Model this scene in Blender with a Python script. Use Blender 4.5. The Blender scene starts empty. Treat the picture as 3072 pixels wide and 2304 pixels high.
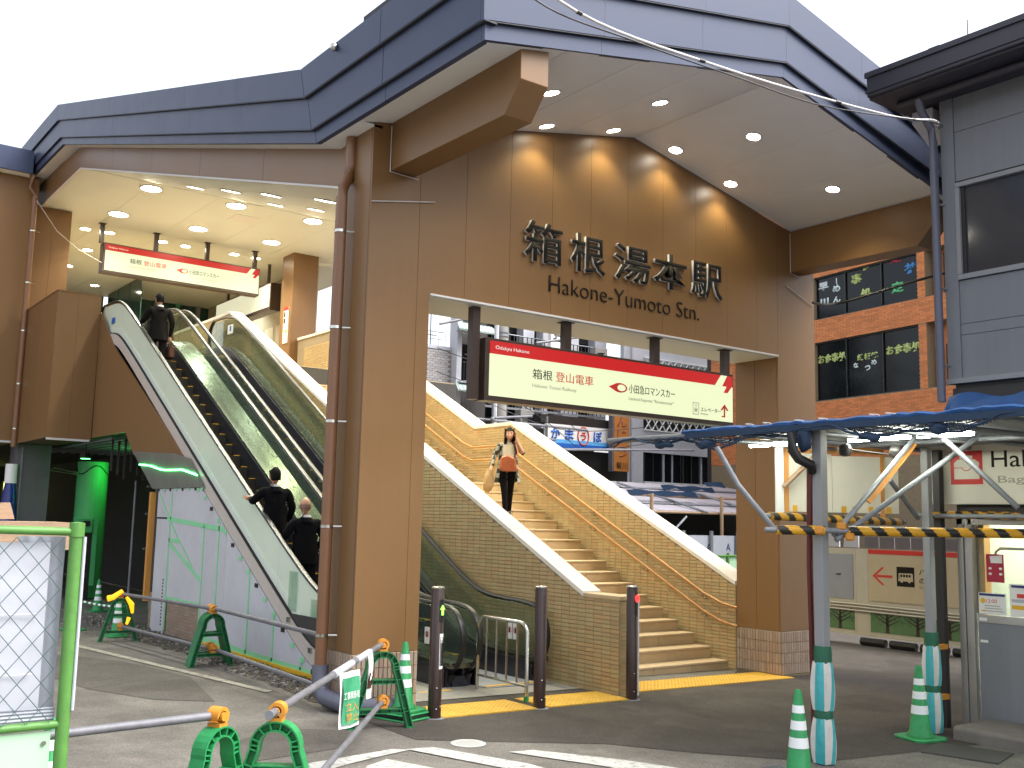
import bpy, bmesh, math, random
from mathutils import Matrix, Vector
random.seed(7)
S = bpy.context.scene
COL = S.collection
PI = math.pi
rad = math.radians

# ------------------------------------------------------------------ camera
cam_d = bpy.data.cameras.new('camera')
cam_d.lens = 36.06; cam_d.sensor_width = 36.0; cam_d.clip_start = 0.05; cam_d.clip_end = 600
cam = bpy.data.objects.new('camera', cam_d); COL.objects.link(cam)
def cam_axes(yaw, pitch, roll):
    f = Vector((math.sin(yaw)*math.cos(pitch), math.cos(yaw)*math.cos(pitch), math.sin(pitch)))
    r = Vector((math.cos(yaw), -math.sin(yaw), 0)); u = r.cross(f)
    return r*math.cos(roll)+u*math.sin(roll), -r*math.sin(roll)+u*math.cos(roll), f
cr, cu, cf = cam_axes(rad(36.9), rad(7.596), rad(1.3045))
cam.matrix_world = Matrix(((cr.x, cu.x, -cf.x, 0), (cr.y, cu.y, -cf.y, 0), (cr.z, cu.z, -cf.z, 1.93), (0, 0, 0, 1)))
S.camera = cam

# ------------------------------------------------------------------ sky, sun, exposure (overcast dusk)
SUN_EL, SUN_AZ = rad(52), rad(138)      # azimuth from +Y towards +X
W = bpy.data.worlds.new('World'); S.world = W; W.use_nodes = True
nt = W.node_tree; nt.nodes.clear()
sky = nt.nodes.new('ShaderNodeTexSky'); sky.sky_type = 'NISHITA'; sky.sun_disc = False
sky.sun_elevation = SUN_EL; sky.sun_rotation = SUN_AZ
sky.air_density = 1.0; sky.dust_density = 4.0; sky.ozone_density = 1.0
hs = nt.nodes.new('ShaderNodeHueSaturation'); hs.inputs['Saturation'].default_value = 0.32
bgn = nt.nodes.new('ShaderNodeBackground'); bgn.inputs['Strength'].default_value = 0.15
wo = nt.nodes.new('ShaderNodeOutputWorld')
nt.links.new(sky.outputs[0], hs.inputs['Color']); nt.links.new(hs.outputs[0], bgn.inputs[0]); nt.links.new(bgn.outputs[0], wo.inputs[0])
sd = bpy.data.lights.new('sun', 'SUN'); sd.energy = 1.1; sd.angle = rad(40); sd.color = (1, .97, .94)
so = bpy.data.objects.new('sun', sd); COL.objects.link(so)
sv = Vector((math.sin(SUN_AZ)*math.cos(SUN_EL), math.cos(SUN_AZ)*math.cos(SUN_EL), math.sin(SUN_EL)))
so.rotation_euler = sv.to_track_quat('Z', 'Y').to_euler(); so.location = sv*50
S.view_settings.view_transform = 'Standard'; S.view_settings.look = 'None'
S.view_settings.exposure = 1.55; S.view_settings.gamma = 1.0; S.view_settings.use_curve_mapping = False
S.render.engine = 'CYCLES'
S.cycles.use_denoising = True
S.cycles.max_bounces = 7; S.cycles.diffuse_bounces = 3; S.cycles.glossy_bounces = 3
S.cycles.transmission_bounces = 6; S.cycles.transparent_max_bounces = 12
S.cycles.sample_clamp_indirect = 4.0; S.cycles.blur_glossy = 0.5
S.cycles.caustics_reflective = False; S.cycles.caustics_refractive = False

# ------------------------------------------------------------------ materials
def lin(c):
    c = c/255.0
    return c/12.92 if c <= .04045 else ((c+.055)/1.055)**2.4
def rgb(r, g, b): return (lin(r), lin(g), lin(b), 1)
def mat(name, col, rough=.6, metal=0.0, var=.10, scale=5.0, bump=0.0, bscale=80.0, rnd=0.0, spec=.5, dirt=0.0, stretch=None, col2=None, streak=0.0, isl=0.0):
    """procedural surface: base colour, slow tone noise, optional per-piece tone, grime, fine relief"""
    m = bpy.data.materials.new(name); m.use_nodes = True
    t = m.node_tree; N = t.nodes; L = t.links; b = N['Principled BSDF']
    b.inputs['Roughness'].default_value = rough; b.inputs['Metallic'].default_value = metal
    b.inputs['Specular IOR Level'].default_value = spec
    tc = N.new('ShaderNodeTexCoord'); mp = N.new('ShaderNodeMapping'); L.new(tc.outputs['Object'], mp.inputs[0])
    if stretch: mp.inputs['Scale'].default_value = stretch
    nz = N.new('ShaderNodeTexNoise'); nz.inputs['Scale'].default_value = scale; nz.inputs['Detail'].default_value = 6; nz.inputs['Roughness'].default_value = .65
    L.new(mp.outputs[0], nz.inputs[0])
    mr = N.new('ShaderNodeMapRange'); mr.inputs[1].default_value = .25; mr.inputs[2].default_value = .75
    mr.inputs[3].default_value = 1-var; mr.inputs[4].default_value = 1+var
    L.new(nz.outputs['Fac'], mr.inputs[0]); fac = mr.outputs[0]
    def mul(a, bb):
        q = N.new('ShaderNodeMath'); q.operation = 'MULTIPLY'; L.new(a, q.inputs[0])
        if isinstance(bb, float): q.inputs[1].default_value = bb
        else: L.new(bb, q.inputs[1])
        return q.outputs[0]
    base = None
    rsrc = None
    if rnd:
        oi = N.new('ShaderNodeObjectInfo'); rsrc = oi.outputs['Random']
    if isl:
        ge = N.new('ShaderNodeNewGeometry'); rsrc = ge.outputs['Random Per Island']
    k = rnd or isl
    if k:
        r2 = N.new('ShaderNodeMapRange'); r2.inputs[3].default_value = 1-k; r2.inputs[4].default_value = 1+k
        L.new(rsrc, r2.inputs[0]); fac = mul(fac, r2.outputs[0])
    if dirt:
        d = N.new('ShaderNodeTexNoise'); d.inputs['Scale'].default_value = scale*.35; d.inputs['Detail'].default_value = 9; d.inputs['Roughness'].default_value = .75
        L.new(tc.outputs['Object'], d.inputs[0])
        dm = N.new('ShaderNodeMapRange'); dm.inputs[1].default_value = .42; dm.inputs[2].default_value = .68; dm.inputs[3].default_value = 1; dm.inputs[4].default_value = 1-dirt
        L.new(d.outputs['Fac'], dm.inputs[0]); fac = mul(fac, dm.outputs[0])
    if streak:
        sp = N.new('ShaderNodeMapping'); sp.inputs['Scale'].default_value = (9, 9, .5); L.new(tc.outputs['Object'], sp.inputs[0])
        sn = N.new('ShaderNodeTexNoise'); sn.inputs['Scale'].default_value = 1.6; sn.inputs['Detail'].default_value = 5; L.new(sp.outputs[0], sn.inputs[0])
        sm = N.new('ShaderNodeMapRange'); sm.inputs[1].default_value = .35; sm.inputs[2].default_value = .7; sm.inputs[3].default_value = 1; sm.inputs[4].default_value = 1-streak
        L.new(sn.outputs['Fac'], sm.inputs[0]); fac = mul(fac, sm.outputs[0])
    mx = N.new('ShaderNodeMix'); mx.data_type = 'RGBA'; mx.blend_type = 'MULTIPLY'; mx.inputs[0].default_value = 1
    if col2 and k:
        m2 = N.new('ShaderNodeMix'); m2.data_type = 'RGBA'; m2.inputs[6].default_value = col; m2.inputs[7].default_value = col2
        wn = N.new('ShaderNodeMath'); wn.operation = 'MULTIPLY'; wn.inputs[1].default_value = 7.31; L.new(rsrc, wn.inputs[0])
        fr = N.new('ShaderNodeMath'); fr.operation = 'FRACT'; L.new(wn.outputs[0], fr.inputs[0]); L.new(fr.outputs[0], m2.inputs[0])
        L.new(m2.outputs[2], mx.inputs[6])
    else: mx.inputs[6].default_value = col
    cb = N.new('ShaderNodeCombineColor'); 
    for i in range(3): L.new(fac, cb.inputs[i])
    L.new(cb.outputs[0], mx.inputs[7]); L.new(mx.outputs[2], b.inputs['Base Color'])
    rr = N.new('ShaderNodeMapRange'); rr.inputs[3].default_value = max(.03, rough*.85); rr.inputs[4].default_value = min(1, rough*1.15)
    L.new(nz.outputs['Fac'], rr.inputs[0]); L.new(rr.outputs[0], b.inputs['Roughness'])
    if bump:
        bn = N.new('ShaderNodeTexNoise'); bn.inputs['Scale'].default_value = bscale; bn.inputs['Detail'].default_value = 5
        L.new(tc.outputs['Object'], bn.inputs[0])
        bp = N.new('ShaderNodeBump'); bp.inputs['Strength'].default_value = bump; bp.inputs['Distance'].default_value = .02
        L.new(bn.outputs['Fac'], bp.inputs['Height']); L.new(bp.outputs[0], b.inputs['Normal'])
    return m
def glow(name, col, strength, base=None):
    m = bpy.data.materials.new(name); m.use_nodes = True
    b = m.node_tree.nodes['Principled BSDF']
    b.inputs['Base Color'].default_value = base or col; b.inputs['Emission Color'].default_value = col
    b.inputs['Emission Strength'].default_value = strength; b.inputs['Roughness'].default_value = .4
    return m
def clear_glass(name, tint, refl=.12, trans=.8, rough=.03, body=(.3, .35, .32, 1)):
    """thin pane: tinted see-through with a glossy reflection"""
    m = bpy.data.materials.new(name); m.use_nodes = True
    t = m.node_tree; N = t.nodes; L = t.links; N.clear()
    o = N.new('ShaderNodeOutputMaterial'); tr = N.new('ShaderNodeBsdfTransparent'); tr.inputs[0].default_value = tint
    gl = N.new('ShaderNodeBsdfGlossy'); gl.inputs['Roughness'].default_value = rough; gl.inputs[0].default_value = (.9, .95, .92, 1)
    df = N.new('ShaderNodeBsdfDiffuse'); df.inputs[0].default_value = body
    m1 = N.new('ShaderNodeMixShader'); m1.inputs[0].default_value = trans; L.new(df.outputs[0], m1.inputs[1]); L.new(tr.outputs[0], m1.inputs[2])
    lw = N.new('ShaderNodeLayerWeight'); lw.inputs[0].default_value = .5
    pw = N.new('ShaderNodeMath'); pw.operation = 'POWER'; pw.inputs[1].default_value = 5; L.new(lw.outputs['Facing'], pw.inputs[0])
    ad = N.new('ShaderNodeMath'); ad.operation = 'MULTIPLY_ADD'; ad.inputs[1].default_value = .55; ad.inputs[2].default_value = refl; ad.use_clamp = True; L.new(pw.outputs[0], ad.inputs[0])
    m2 = N.new('ShaderNodeMixShader'); L.new(ad.outputs[0], m2.inputs[0]); L.new(m1.outputs[0], m2.inputs[1]); L.new(gl.outputs[0], m2.inputs[2])
    L.new(m2.outputs[0], o.inputs[0])
    return m

def asphalt(name, col, dirt=.35, patch=.15):
    m = mat(name, col, rough=.9, var=.22, scale=1.3, bump=.6, bscale=220, dirt=dirt, spec=.3)
    t = m.node_tree; N = t.nodes; L = t.links; b = N['Principled BSDF']
    tc = N.new('ShaderNodeTexCoord')
    v = N.new('ShaderNodeTexVoronoi'); v.inputs['Scale'].default_value = 110; L.new(tc.outputs['Object'], v.inputs[0])
    mr = N.new('ShaderNodeMapRange'); mr.inputs[1].default_value = 0; mr.inputs[2].default_value = 1; mr.inputs[3].default_value = .72; mr.inputs[4].default_value = 1.3
    sp = N.new('ShaderNodeSeparateColor'); L.new(v.outputs['Color'], sp.inputs[0]); L.new(sp.outputs[0], mr.inputs[0])
    n2 = N.new('ShaderNodeTexNoise'); n2.inputs['Scale'].default_value = .45; n2.inputs['Detail'].default_value = 10; n2.inputs['Roughness'].default_value = .6
    n2.inputs['Distortion'].default_value = .8; L.new(tc.outputs['Object'], n2.inputs[0])
    m3 = N.new('ShaderNodeMapRange'); m3.inputs[1].default_value = .47; m3.inputs[2].default_value = .53; m3.inputs[3].default_value = 1-patch; m3.inputs[4].default_value = 1+patch
    L.new(n2.outputs['Fac'], m3.inputs[0])
    q = N.new('ShaderNodeMath'); q.operation = 'MULTIPLY'; L.new(mr.outputs[0], q.inputs[0]); L.new(m3.outputs[0], q.inputs[1])
    src = b.inputs['Base Color'].links[0].from_socket
    mx = N.new('ShaderNodeMix'); mx.data_type = 'RGBA'; mx.blend_type = 'MULTIPLY'; mx.inputs[0].default_value = 1
    cb = N.new('ShaderNodeCombineColor')
    for i in range(3): L.new(q.outputs[0], cb.inputs[i])
    L.new(src, mx.inputs[6]); L.new(cb.outputs[0], mx.inputs[7]); L.new(mx.outputs[2], b.inputs['Base Color'])
    return m
def worn_paint(name, col, under, amount=.5, scale=14):
    m = mat(name, col, rough=.8, var=.12, scale=8, bump=.3, bscale=160)
    t = m.node_tree; N = t.nodes; L = t.links; b = N['Principled BSDF']; tc = N.new('ShaderNodeTexCoord')
    nz = N.new('ShaderNodeTexNoise'); nz.inputs['Scale'].default_value = scale; nz.inputs['Detail'].default_value = 12; nz.inputs['Roughness'].default_value = .85
    L.new(tc.outputs['Object'], nz.inputs[0])
    mr = N.new('ShaderNodeMapRange'); mr.inputs[1].default_value = amount-.04; mr.inputs[2].default_value = amount+.06; L.new(nz.outputs['Fac'], mr.inputs[0])
    src = b.inputs['Base Color'].links[0].from_socket
    mx = N.new('ShaderNodeMix'); mx.data_type = 'RGBA'; L.new(mr.outputs[0], mx.inputs[0]); mx.inputs[7].default_value = under; L.new(src, mx.inputs[6])
    L.new(mx.outputs[2], b.inputs['Base Color'])
    return m

MT = {}
MT['asphalt'] = asphalt('asphalt', (.20, .185, .162, 1), dirt=.42, patch=.10)
MT['asphalt_dark'] = asphalt('asphalt_new', (.080, .070, .061, 1), dirt=.38, patch=.12)
MT['asphalt_mid'] = asphalt('asphalt_mid', (.125, .115, .10, 1), dirt=.25, patch=.08)
MT['concrete'] = mat('concrete', (.26, .25, .22, 1), .85, var=.15, scale=3, bump=.35, bscale=120, dirt=.25)
MT['kerbstone'] = mat('kerb_concrete', (.2, .18, .16, 1), .85, var=.15, scale=3, bump=.35, bscale=120, dirt=.35)
MT['gravel'] = mat('gravel', (.2, .18, .16, 1), .9, var=.2, scale=9, bump=.5, bscale=60, isl=.45)
MT['dirtsoil'] = mat('soil', (.09, .075, .055, 1), .95, var=.3, scale=4, bump=1, bscale=70)
MT['paint'] = worn_paint('road_paint', (.50, .50, .47, 1), (.16, .15, .13, 1), .545)
MT['paint_old'] = worn_paint('road_paint_old', (.38, .36, .29, 1), (.12, .11, .095, 1), .54, 9)
MT['tactile'] = mat('tactile_yellow', (.58, .34, .035, 1), .75, var=.12, scale=5, dirt=.22, rnd=.05, bump=.2)
MT['brown'] = mat('brown_panel', (.212, .114, .046, 1), .40, var=.035, scale=1.2, rnd=.03, spec=.38, streak=.03)
MT['brown_dark'] = mat('brown_panel_dark', (.15, .08, .033, 1), .4, var=.05, scale=1.2, rnd=.03)
MT['pipe_brown'] = mat('brown_pipe', (.205, .098, .048, 1), .38, var=.08, scale=3)
MT['fascia'] = mat('slate_fascia', (.048, .064, .120, 1), .45, spec=.28, var=.05, scale=2.5, rnd=.03, bump=.05, bscale=300)
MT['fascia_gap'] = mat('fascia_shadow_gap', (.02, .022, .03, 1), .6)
MT['soffit'] = mat('white_soffit', (.86, .89, .92, 1), .55, var=.03, scale=1.5, rnd=.015)
MT['ceiling'] = mat('cream_ceiling', (.62, .65, .62, 1), .5, var=.03, scale=1.5, rnd=.015)
MT['trim'] = mat('white_trim', (.62, .60, .60, 1), .45, var=.05)
MT['cap'] = mat('cream_stone', (.74, .69, .61, 1), .4, var=.06, scale=2, dirt=.06, rnd=.03)
MT['tile'] = mat('wall_tile', (.45, .30, .145, 1), .42, var=.06, scale=6, rnd=.08, col2=(.42, .33, .165, 1), bump=.08, bscale=150)
MT['tile_i'] = mat('wall_tile_field', (.45, .30, .145, 1), .42, var=.06, scale=6, isl=.08, col2=(.42, .33, .165, 1), bump=.08, bscale=150)
MT['tile_base'] = mat('pillar_tile', (.36, .25, .19, 1), .5, var=.06, scale=6, rnd=.12, col2=(.33, .27, .21, 1))
MT['grout'] = mat('grout', (.27, .21, .13, 1), .9, var=.15, scale=7)
MT['step'] = mat('stair_stone', (.50, .37, .21, 1), .6, var=.10, scale=3, dirt=.12, rnd=.04, bump=.1, bscale=140)
MT['nosing'] = mat('stair_nosing', (.50, .38, .24, 1), .6, var=.1, scale=5)
MT['rail_wood'] = mat('wood_handrail', (.42, .20, .055, 1), .35, var=.1, scale=9)
MT['steel'] = mat('stainless_steel', (.55, .54, .50, 1), .22, metal=1, var=.05, scale=3)
MT['steel_dull'] = mat('galvanised_steel', (.26, .275, .30, 1), .55, metal=.35, var=.15, scale=12, dirt=.2)
MT['pipe_grey'] = mat('grey_pipe', (.185, .185, .205, 1), .55, metal=.2, var=.12, scale=20, dirt=.3)
MT['deck_steel'] = mat('brushed_steel', (.17, .18, .155, 1), .27, metal=.9, var=.08, scale=3, stretch=(1, .2, 1))
MT['alu'] = mat('aluminium', (.45, .44, .42, 1), .35, metal=.7, var=.06)
MT['rubber'] = mat('black_rubber', (.012, .012, .013, 1), .35, var=.1)
MT['black'] = mat('black_metal', (.02, .018, .017, 1), .45, var=.15)
MT['dark_brown'] = mat('dark_brown_metal', (.035, .017, .014, 1), .32, var=.15, scale=8)
MT['frame'] = mat('sign_frame', (.045, .028, .022, 1), .35, var=.1)
MT['esc_step'] = mat('escalator_step', (.018, .016, .015, 1), .55, var=.15, metal=.3)
MT['esc_base'] = mat('escalator_base', (.02, .022, .035, 1), .3, var=.1)
MT['esc_yellow'] = mat('step_mark_yellow', (.75, .42, .03, 1), .5)
MT['esc_panel'] = mat('pale_green_panel', (.72, .82, .66, 1), .16, var=.04, scale=1, spec=.6)
MT['esc_panel2'] = mat('pale_green_strip', (.74, .80, .70, 1), .3, var=.03)
MT['esc_clad'] = mat('beige_cladding', (.56, .50, .45, 1), .4, var=.04)
MT['glass_esc'] = clear_glass('balustrade_glass', (.88, .94, .90, 1), .045, .955)
MT['green'] = mat('green_plastic', (.022, .28, .085, 1), .5, var=.14, scale=10, dirt=.30)
MT['green_dark'] = mat('green_plastic_dark', (.012, .17, .055, 1), .48, var=.15, scale=10, dirt=.25)
MT['cone_white'] = mat('reflective_band', (.85, .87, .88, 1), .3, var=.03)
MT['orange'] = mat('orange_plastic', (.66, .27, .03, 1), .5, var=.08, scale=12, dirt=.12)
MT['yellow'] = mat('yellow_plastic', (.80, .45, .02, 1), .45, var=.08, scale=12, dirt=.1)
MT['fence_green'] = mat('fence_green', (.10, .27, .055, 1), .45, var=.12, scale=12, dirt=.25)
MT['mint'] = mat('mint_panel', (.42, .66, .44, 1), .5, var=.05)
MT['leafprint'] = mat('leaf_print', (.03, .07, .05, 1), .6)
MT['sheet_white'] = mat('white_sheet', (.46, .48, .54, 1), .5, var=.06, scale=3, bump=.15, bscale=12)
MT['sheet_grey'] = mat('grey_sheet', (.30, .32, .37, 1), .5, var=.06, scale=3, bump=.15, bscale=12)
MT['wire'] = mat('fence_wire', (.12, .18, .18, 1), .4, metal=.5)
MT['wood'] = mat('plank_wood', (.36, .24, .15, 1), .7, var=.18, scale=4, stretch=(1, 1, 12), bump=.15)
MT['timber'] = mat('orange_timber', (.60, .27, .06, 1), .6, var=.15, scale=4, stretch=(8, 8, .7), bump=.1)
MT['board'] = mat('grey_board', (.56, .56, .60, 1), .6, var=.08, scale=2.2, dirt=.10, rnd=.03)
MT['tape'] = mat('green_tape', (.26, .68, .36, 1), .5, var=.08)
MT['silver'] = mat('silver_sheet', (.30, .30, .28, 1), .3, metal=.55, var=.12, scale=2, bump=.5, bscale=2.5)
MT['blue'] = mat('blue_tarp', (.012, .078, .25, 1), .55, var=.2, scale=4, bump=.4, bscale=18)
MT['blue_wrap'] = mat('blue_wrap', (.012, .025, .20, 1), .3, var=.25, scale=4, bump=.5, bscale=14)
MT['net'] = mat('blue_net', (.014, .038, .085, 1), .7, var=.3, scale=14)
MT['prefab'] = mat('grey_siding', (.205, .215, .235, 1), .55, var=.05, scale=1.5, streak=.06, rnd=.02)
MT['prefab_roof'] = mat('dark_metal_roof', (.038, .036, .048, 1), .45, var=.1)
MT['prefab_trim'] = mat('grey_metal_trim', (.27, .275, .285, 1), .45, var=.05)
MT['pvc'] = mat('grey_pvc', (.11, .115, .155, 1), .4, var=.06)
MT['window_dark'] = mat('dark_glass', (.006, .008, .010, 1), .12, var=.1, spec=.22)
MT['window_grey'] = mat('reflecting_glass', (.05, .05, .055, 1), .12, var=.1, spec=.8)
MT['brick'] = mat('orange_brick', (.62, .22, .075, 1), .75, var=.10, scale=5, rnd=.08, isl=0, bump=.1)
MT['brick_i'] = mat('orange_brick_field', (.64, .225, .078, 1), .75, var=.10, scale=5, isl=.16, bump=.1)
MT['render_white'] = mat('white_render', (.52, .53, .58, 1), .7, var=.07, scale=2, streak=.10)
MT['grey_brick'] = mat('grey_brick', (.40, .38, .38, 1), .8, var=.08, scale=4, isl=.12)
MT['roof_green'] = mat('green_roofing', (.42, .52, .48, 1), .5, var=.08)
MT['pole'] = mat('pole_concrete', (.30, .29, .27, 1), .8, var=.1, dirt=.2)
MT['dark_void'] = mat('dark_interior', (.018, .018, .018, 1), .8, var=.2)
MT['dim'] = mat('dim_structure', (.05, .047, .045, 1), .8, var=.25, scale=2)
MT['hall_glass'] = mat('teal_glass', (.02, .055, .05, 1), .12, var=.4, scale=.8, spec=.5)
MT['hall_green'] = mat('green_mullion', (.05, .26, .17, 1), .45, var=.1)
MT['banner'] = mat('banner_orange', (.44, .17, .035, 1), .6, var=.1)
MT['net_dark'] = mat('dark_tarpaulin', (.008, .022, .05, 1), .8, var=.3, spec=.15)
MT['grey_col'] = mat('grey_column', (.13, .12, .135, 1), .6, var=.12, streak=.12)
MT['pale'] = mat('pale_wall', (.52, .49, .40, 1), .6, var=.05)
MT['red'] = mat('sign_red', (.60, .028, .02, 1), .45, var=.04)
MT['ink'] = mat('sign_ink', (.018, .016, .014, 1), .7, spec=.15)
MT['ink_soft'] = mat('sign_grey_ink', (.34, .33, .25, 1), .5)
MT['ink_blue'] = mat('sign_blue', (.015, .12, .50, 1), .5)
MT['white'] = mat('white_print', (.80, .80, .78, 1), .5, var=.03)
MT['cream'] = mat('cream_board', (.74, .71, .60, 1), .55, var=.04)
MT['beige'] = mat('beige_board', (.52, .44, .29, 1), .55, var=.05)
MT['lawn_print'] = mat('green_print', (.10, .20, .085, 1), .6, var=.15)
MT['trunk_print'] = mat('trunk_print', (.045, .022, .018, 1), .6)
MT['crimson'] = mat('crimson_poster', (.40, .02, .05, 1), .5, var=.08)
MT['navy'] = mat('navy_print', (.02, .03, .15, 1), .5)
MT['maroon'] = mat('maroon_pipe', (.11, .018, .018, 1), .4, var=.1)
MT['pad_teal'] = mat('teal_padding', (.06, .42, .45, 1), .5, var=.12, scale=8, bump=.3, bscale=18)
MT['pad_white'] = mat('white_padding', (.66, .64, .60, 1), .5, var=.08, scale=8, bump=.3, bscale=18)
MT['pad_tape'] = mat('dark_green_tape', (.015, .12, .065, 1), .5, var=.15)
MT['tiger_y'] = mat('hazard_yellow', (.74, .38, .02, 1), .45, var=.08)
MT['tiger_k'] = mat('hazard_black', (.015, .014, .014, 1), .45)
MT['tin'] = mat('corrugated_white', (.42, .40, .44, 1), .5, var=.1, streak=.15)
MT['lamp_on'] = glow('lamp_white', (1, .95, .80, 1), 14)
MT['lamp_hall'] = glow('lamp_hall', (1, .94, .72, 1), 16)
MT['tube_on'] = glow('tube_light', (.96, 1, .86, 1), 38)
MT['sign_lit'] = glow('lit_sign_face', (.90, .97, .60, 1), .31, (.10, .10, .08, 1))
MT['sign_lit_red'] = glow('lit_sign_red', (.72, .010, .010, 1), .24, (.10, .004, .004, 1))
MT['sign_lit_soft'] = glow('lit_sign_soft', (.85, .85, .62, 1), .25, (.2, .2, .15, 1))
MT['arrow_green'] = glow('arrow_green', (.20, .85, .06, 1), 1.3)
MT['stop_red'] = glow('stop_red', (1, .02, .02, 1), 1.6)
MT['green_glow'] = glow('green_glow', (.10, 1, .22, 1), 4)  # glow of the added reflection streak, also the work lamp lens
MT['amber'] = glow('amber_flasher', (1, .42, .01, 1), .5)
MT['win_lit'] = glow('lit_window', (.85, .9, .25, 1), .8)
MT['green_paintcol'] = mat('green_column', (.08, .45, .15, 1), .55, var=.08, streak=.12)
MT['skin'] = mat('skin', (.50, .27, .17, 1), .5, var=.08, scale=30)
MT['hair'] = mat('black_hair', (.006, .005, .0045, 1), .75, var=.3, scale=60, spec=.15)
MT['suit'] = mat('black_suit', (.004, .004, .0055, 1), .9, spec=.12, var=.25, scale=12, bump=.3, bscale=25)
MT['suit2'] = mat('charcoal_suit', (.006, .005, .005, 1), .9, spec=.12, var=.25, scale=12, bump=.3, bscale=25)
MT['shirt'] = mat('white_shirt', (.70, .70, .70, 1), .6)
MT['blouse'] = mat('pale_blouse', (.48, .43, .33, 1), .7, var=.12, scale=10, bump=.3, bscale=20)
MT['leather'] = mat('tan_leather', (.32, .085, .03, 1), .4, var=.2, scale=10, bump=.2, bscale=25)
MT['paperbag'] = mat('brown_paper', (.40, .26, .12, 1), .7, var=.15, scale=10, bump=.4, bscale=25)
MT['bagbrown'] = mat('brown_bag', (.05, .02, .014, 1), .7, spec=.1, var=.2, scale=10)
MT['lipred'] = mat('lip', (.35, .08, .06, 1), .5)
MT['slot'] = mat('dark_slot', (.01, .01, .01, 1), .7)

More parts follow.
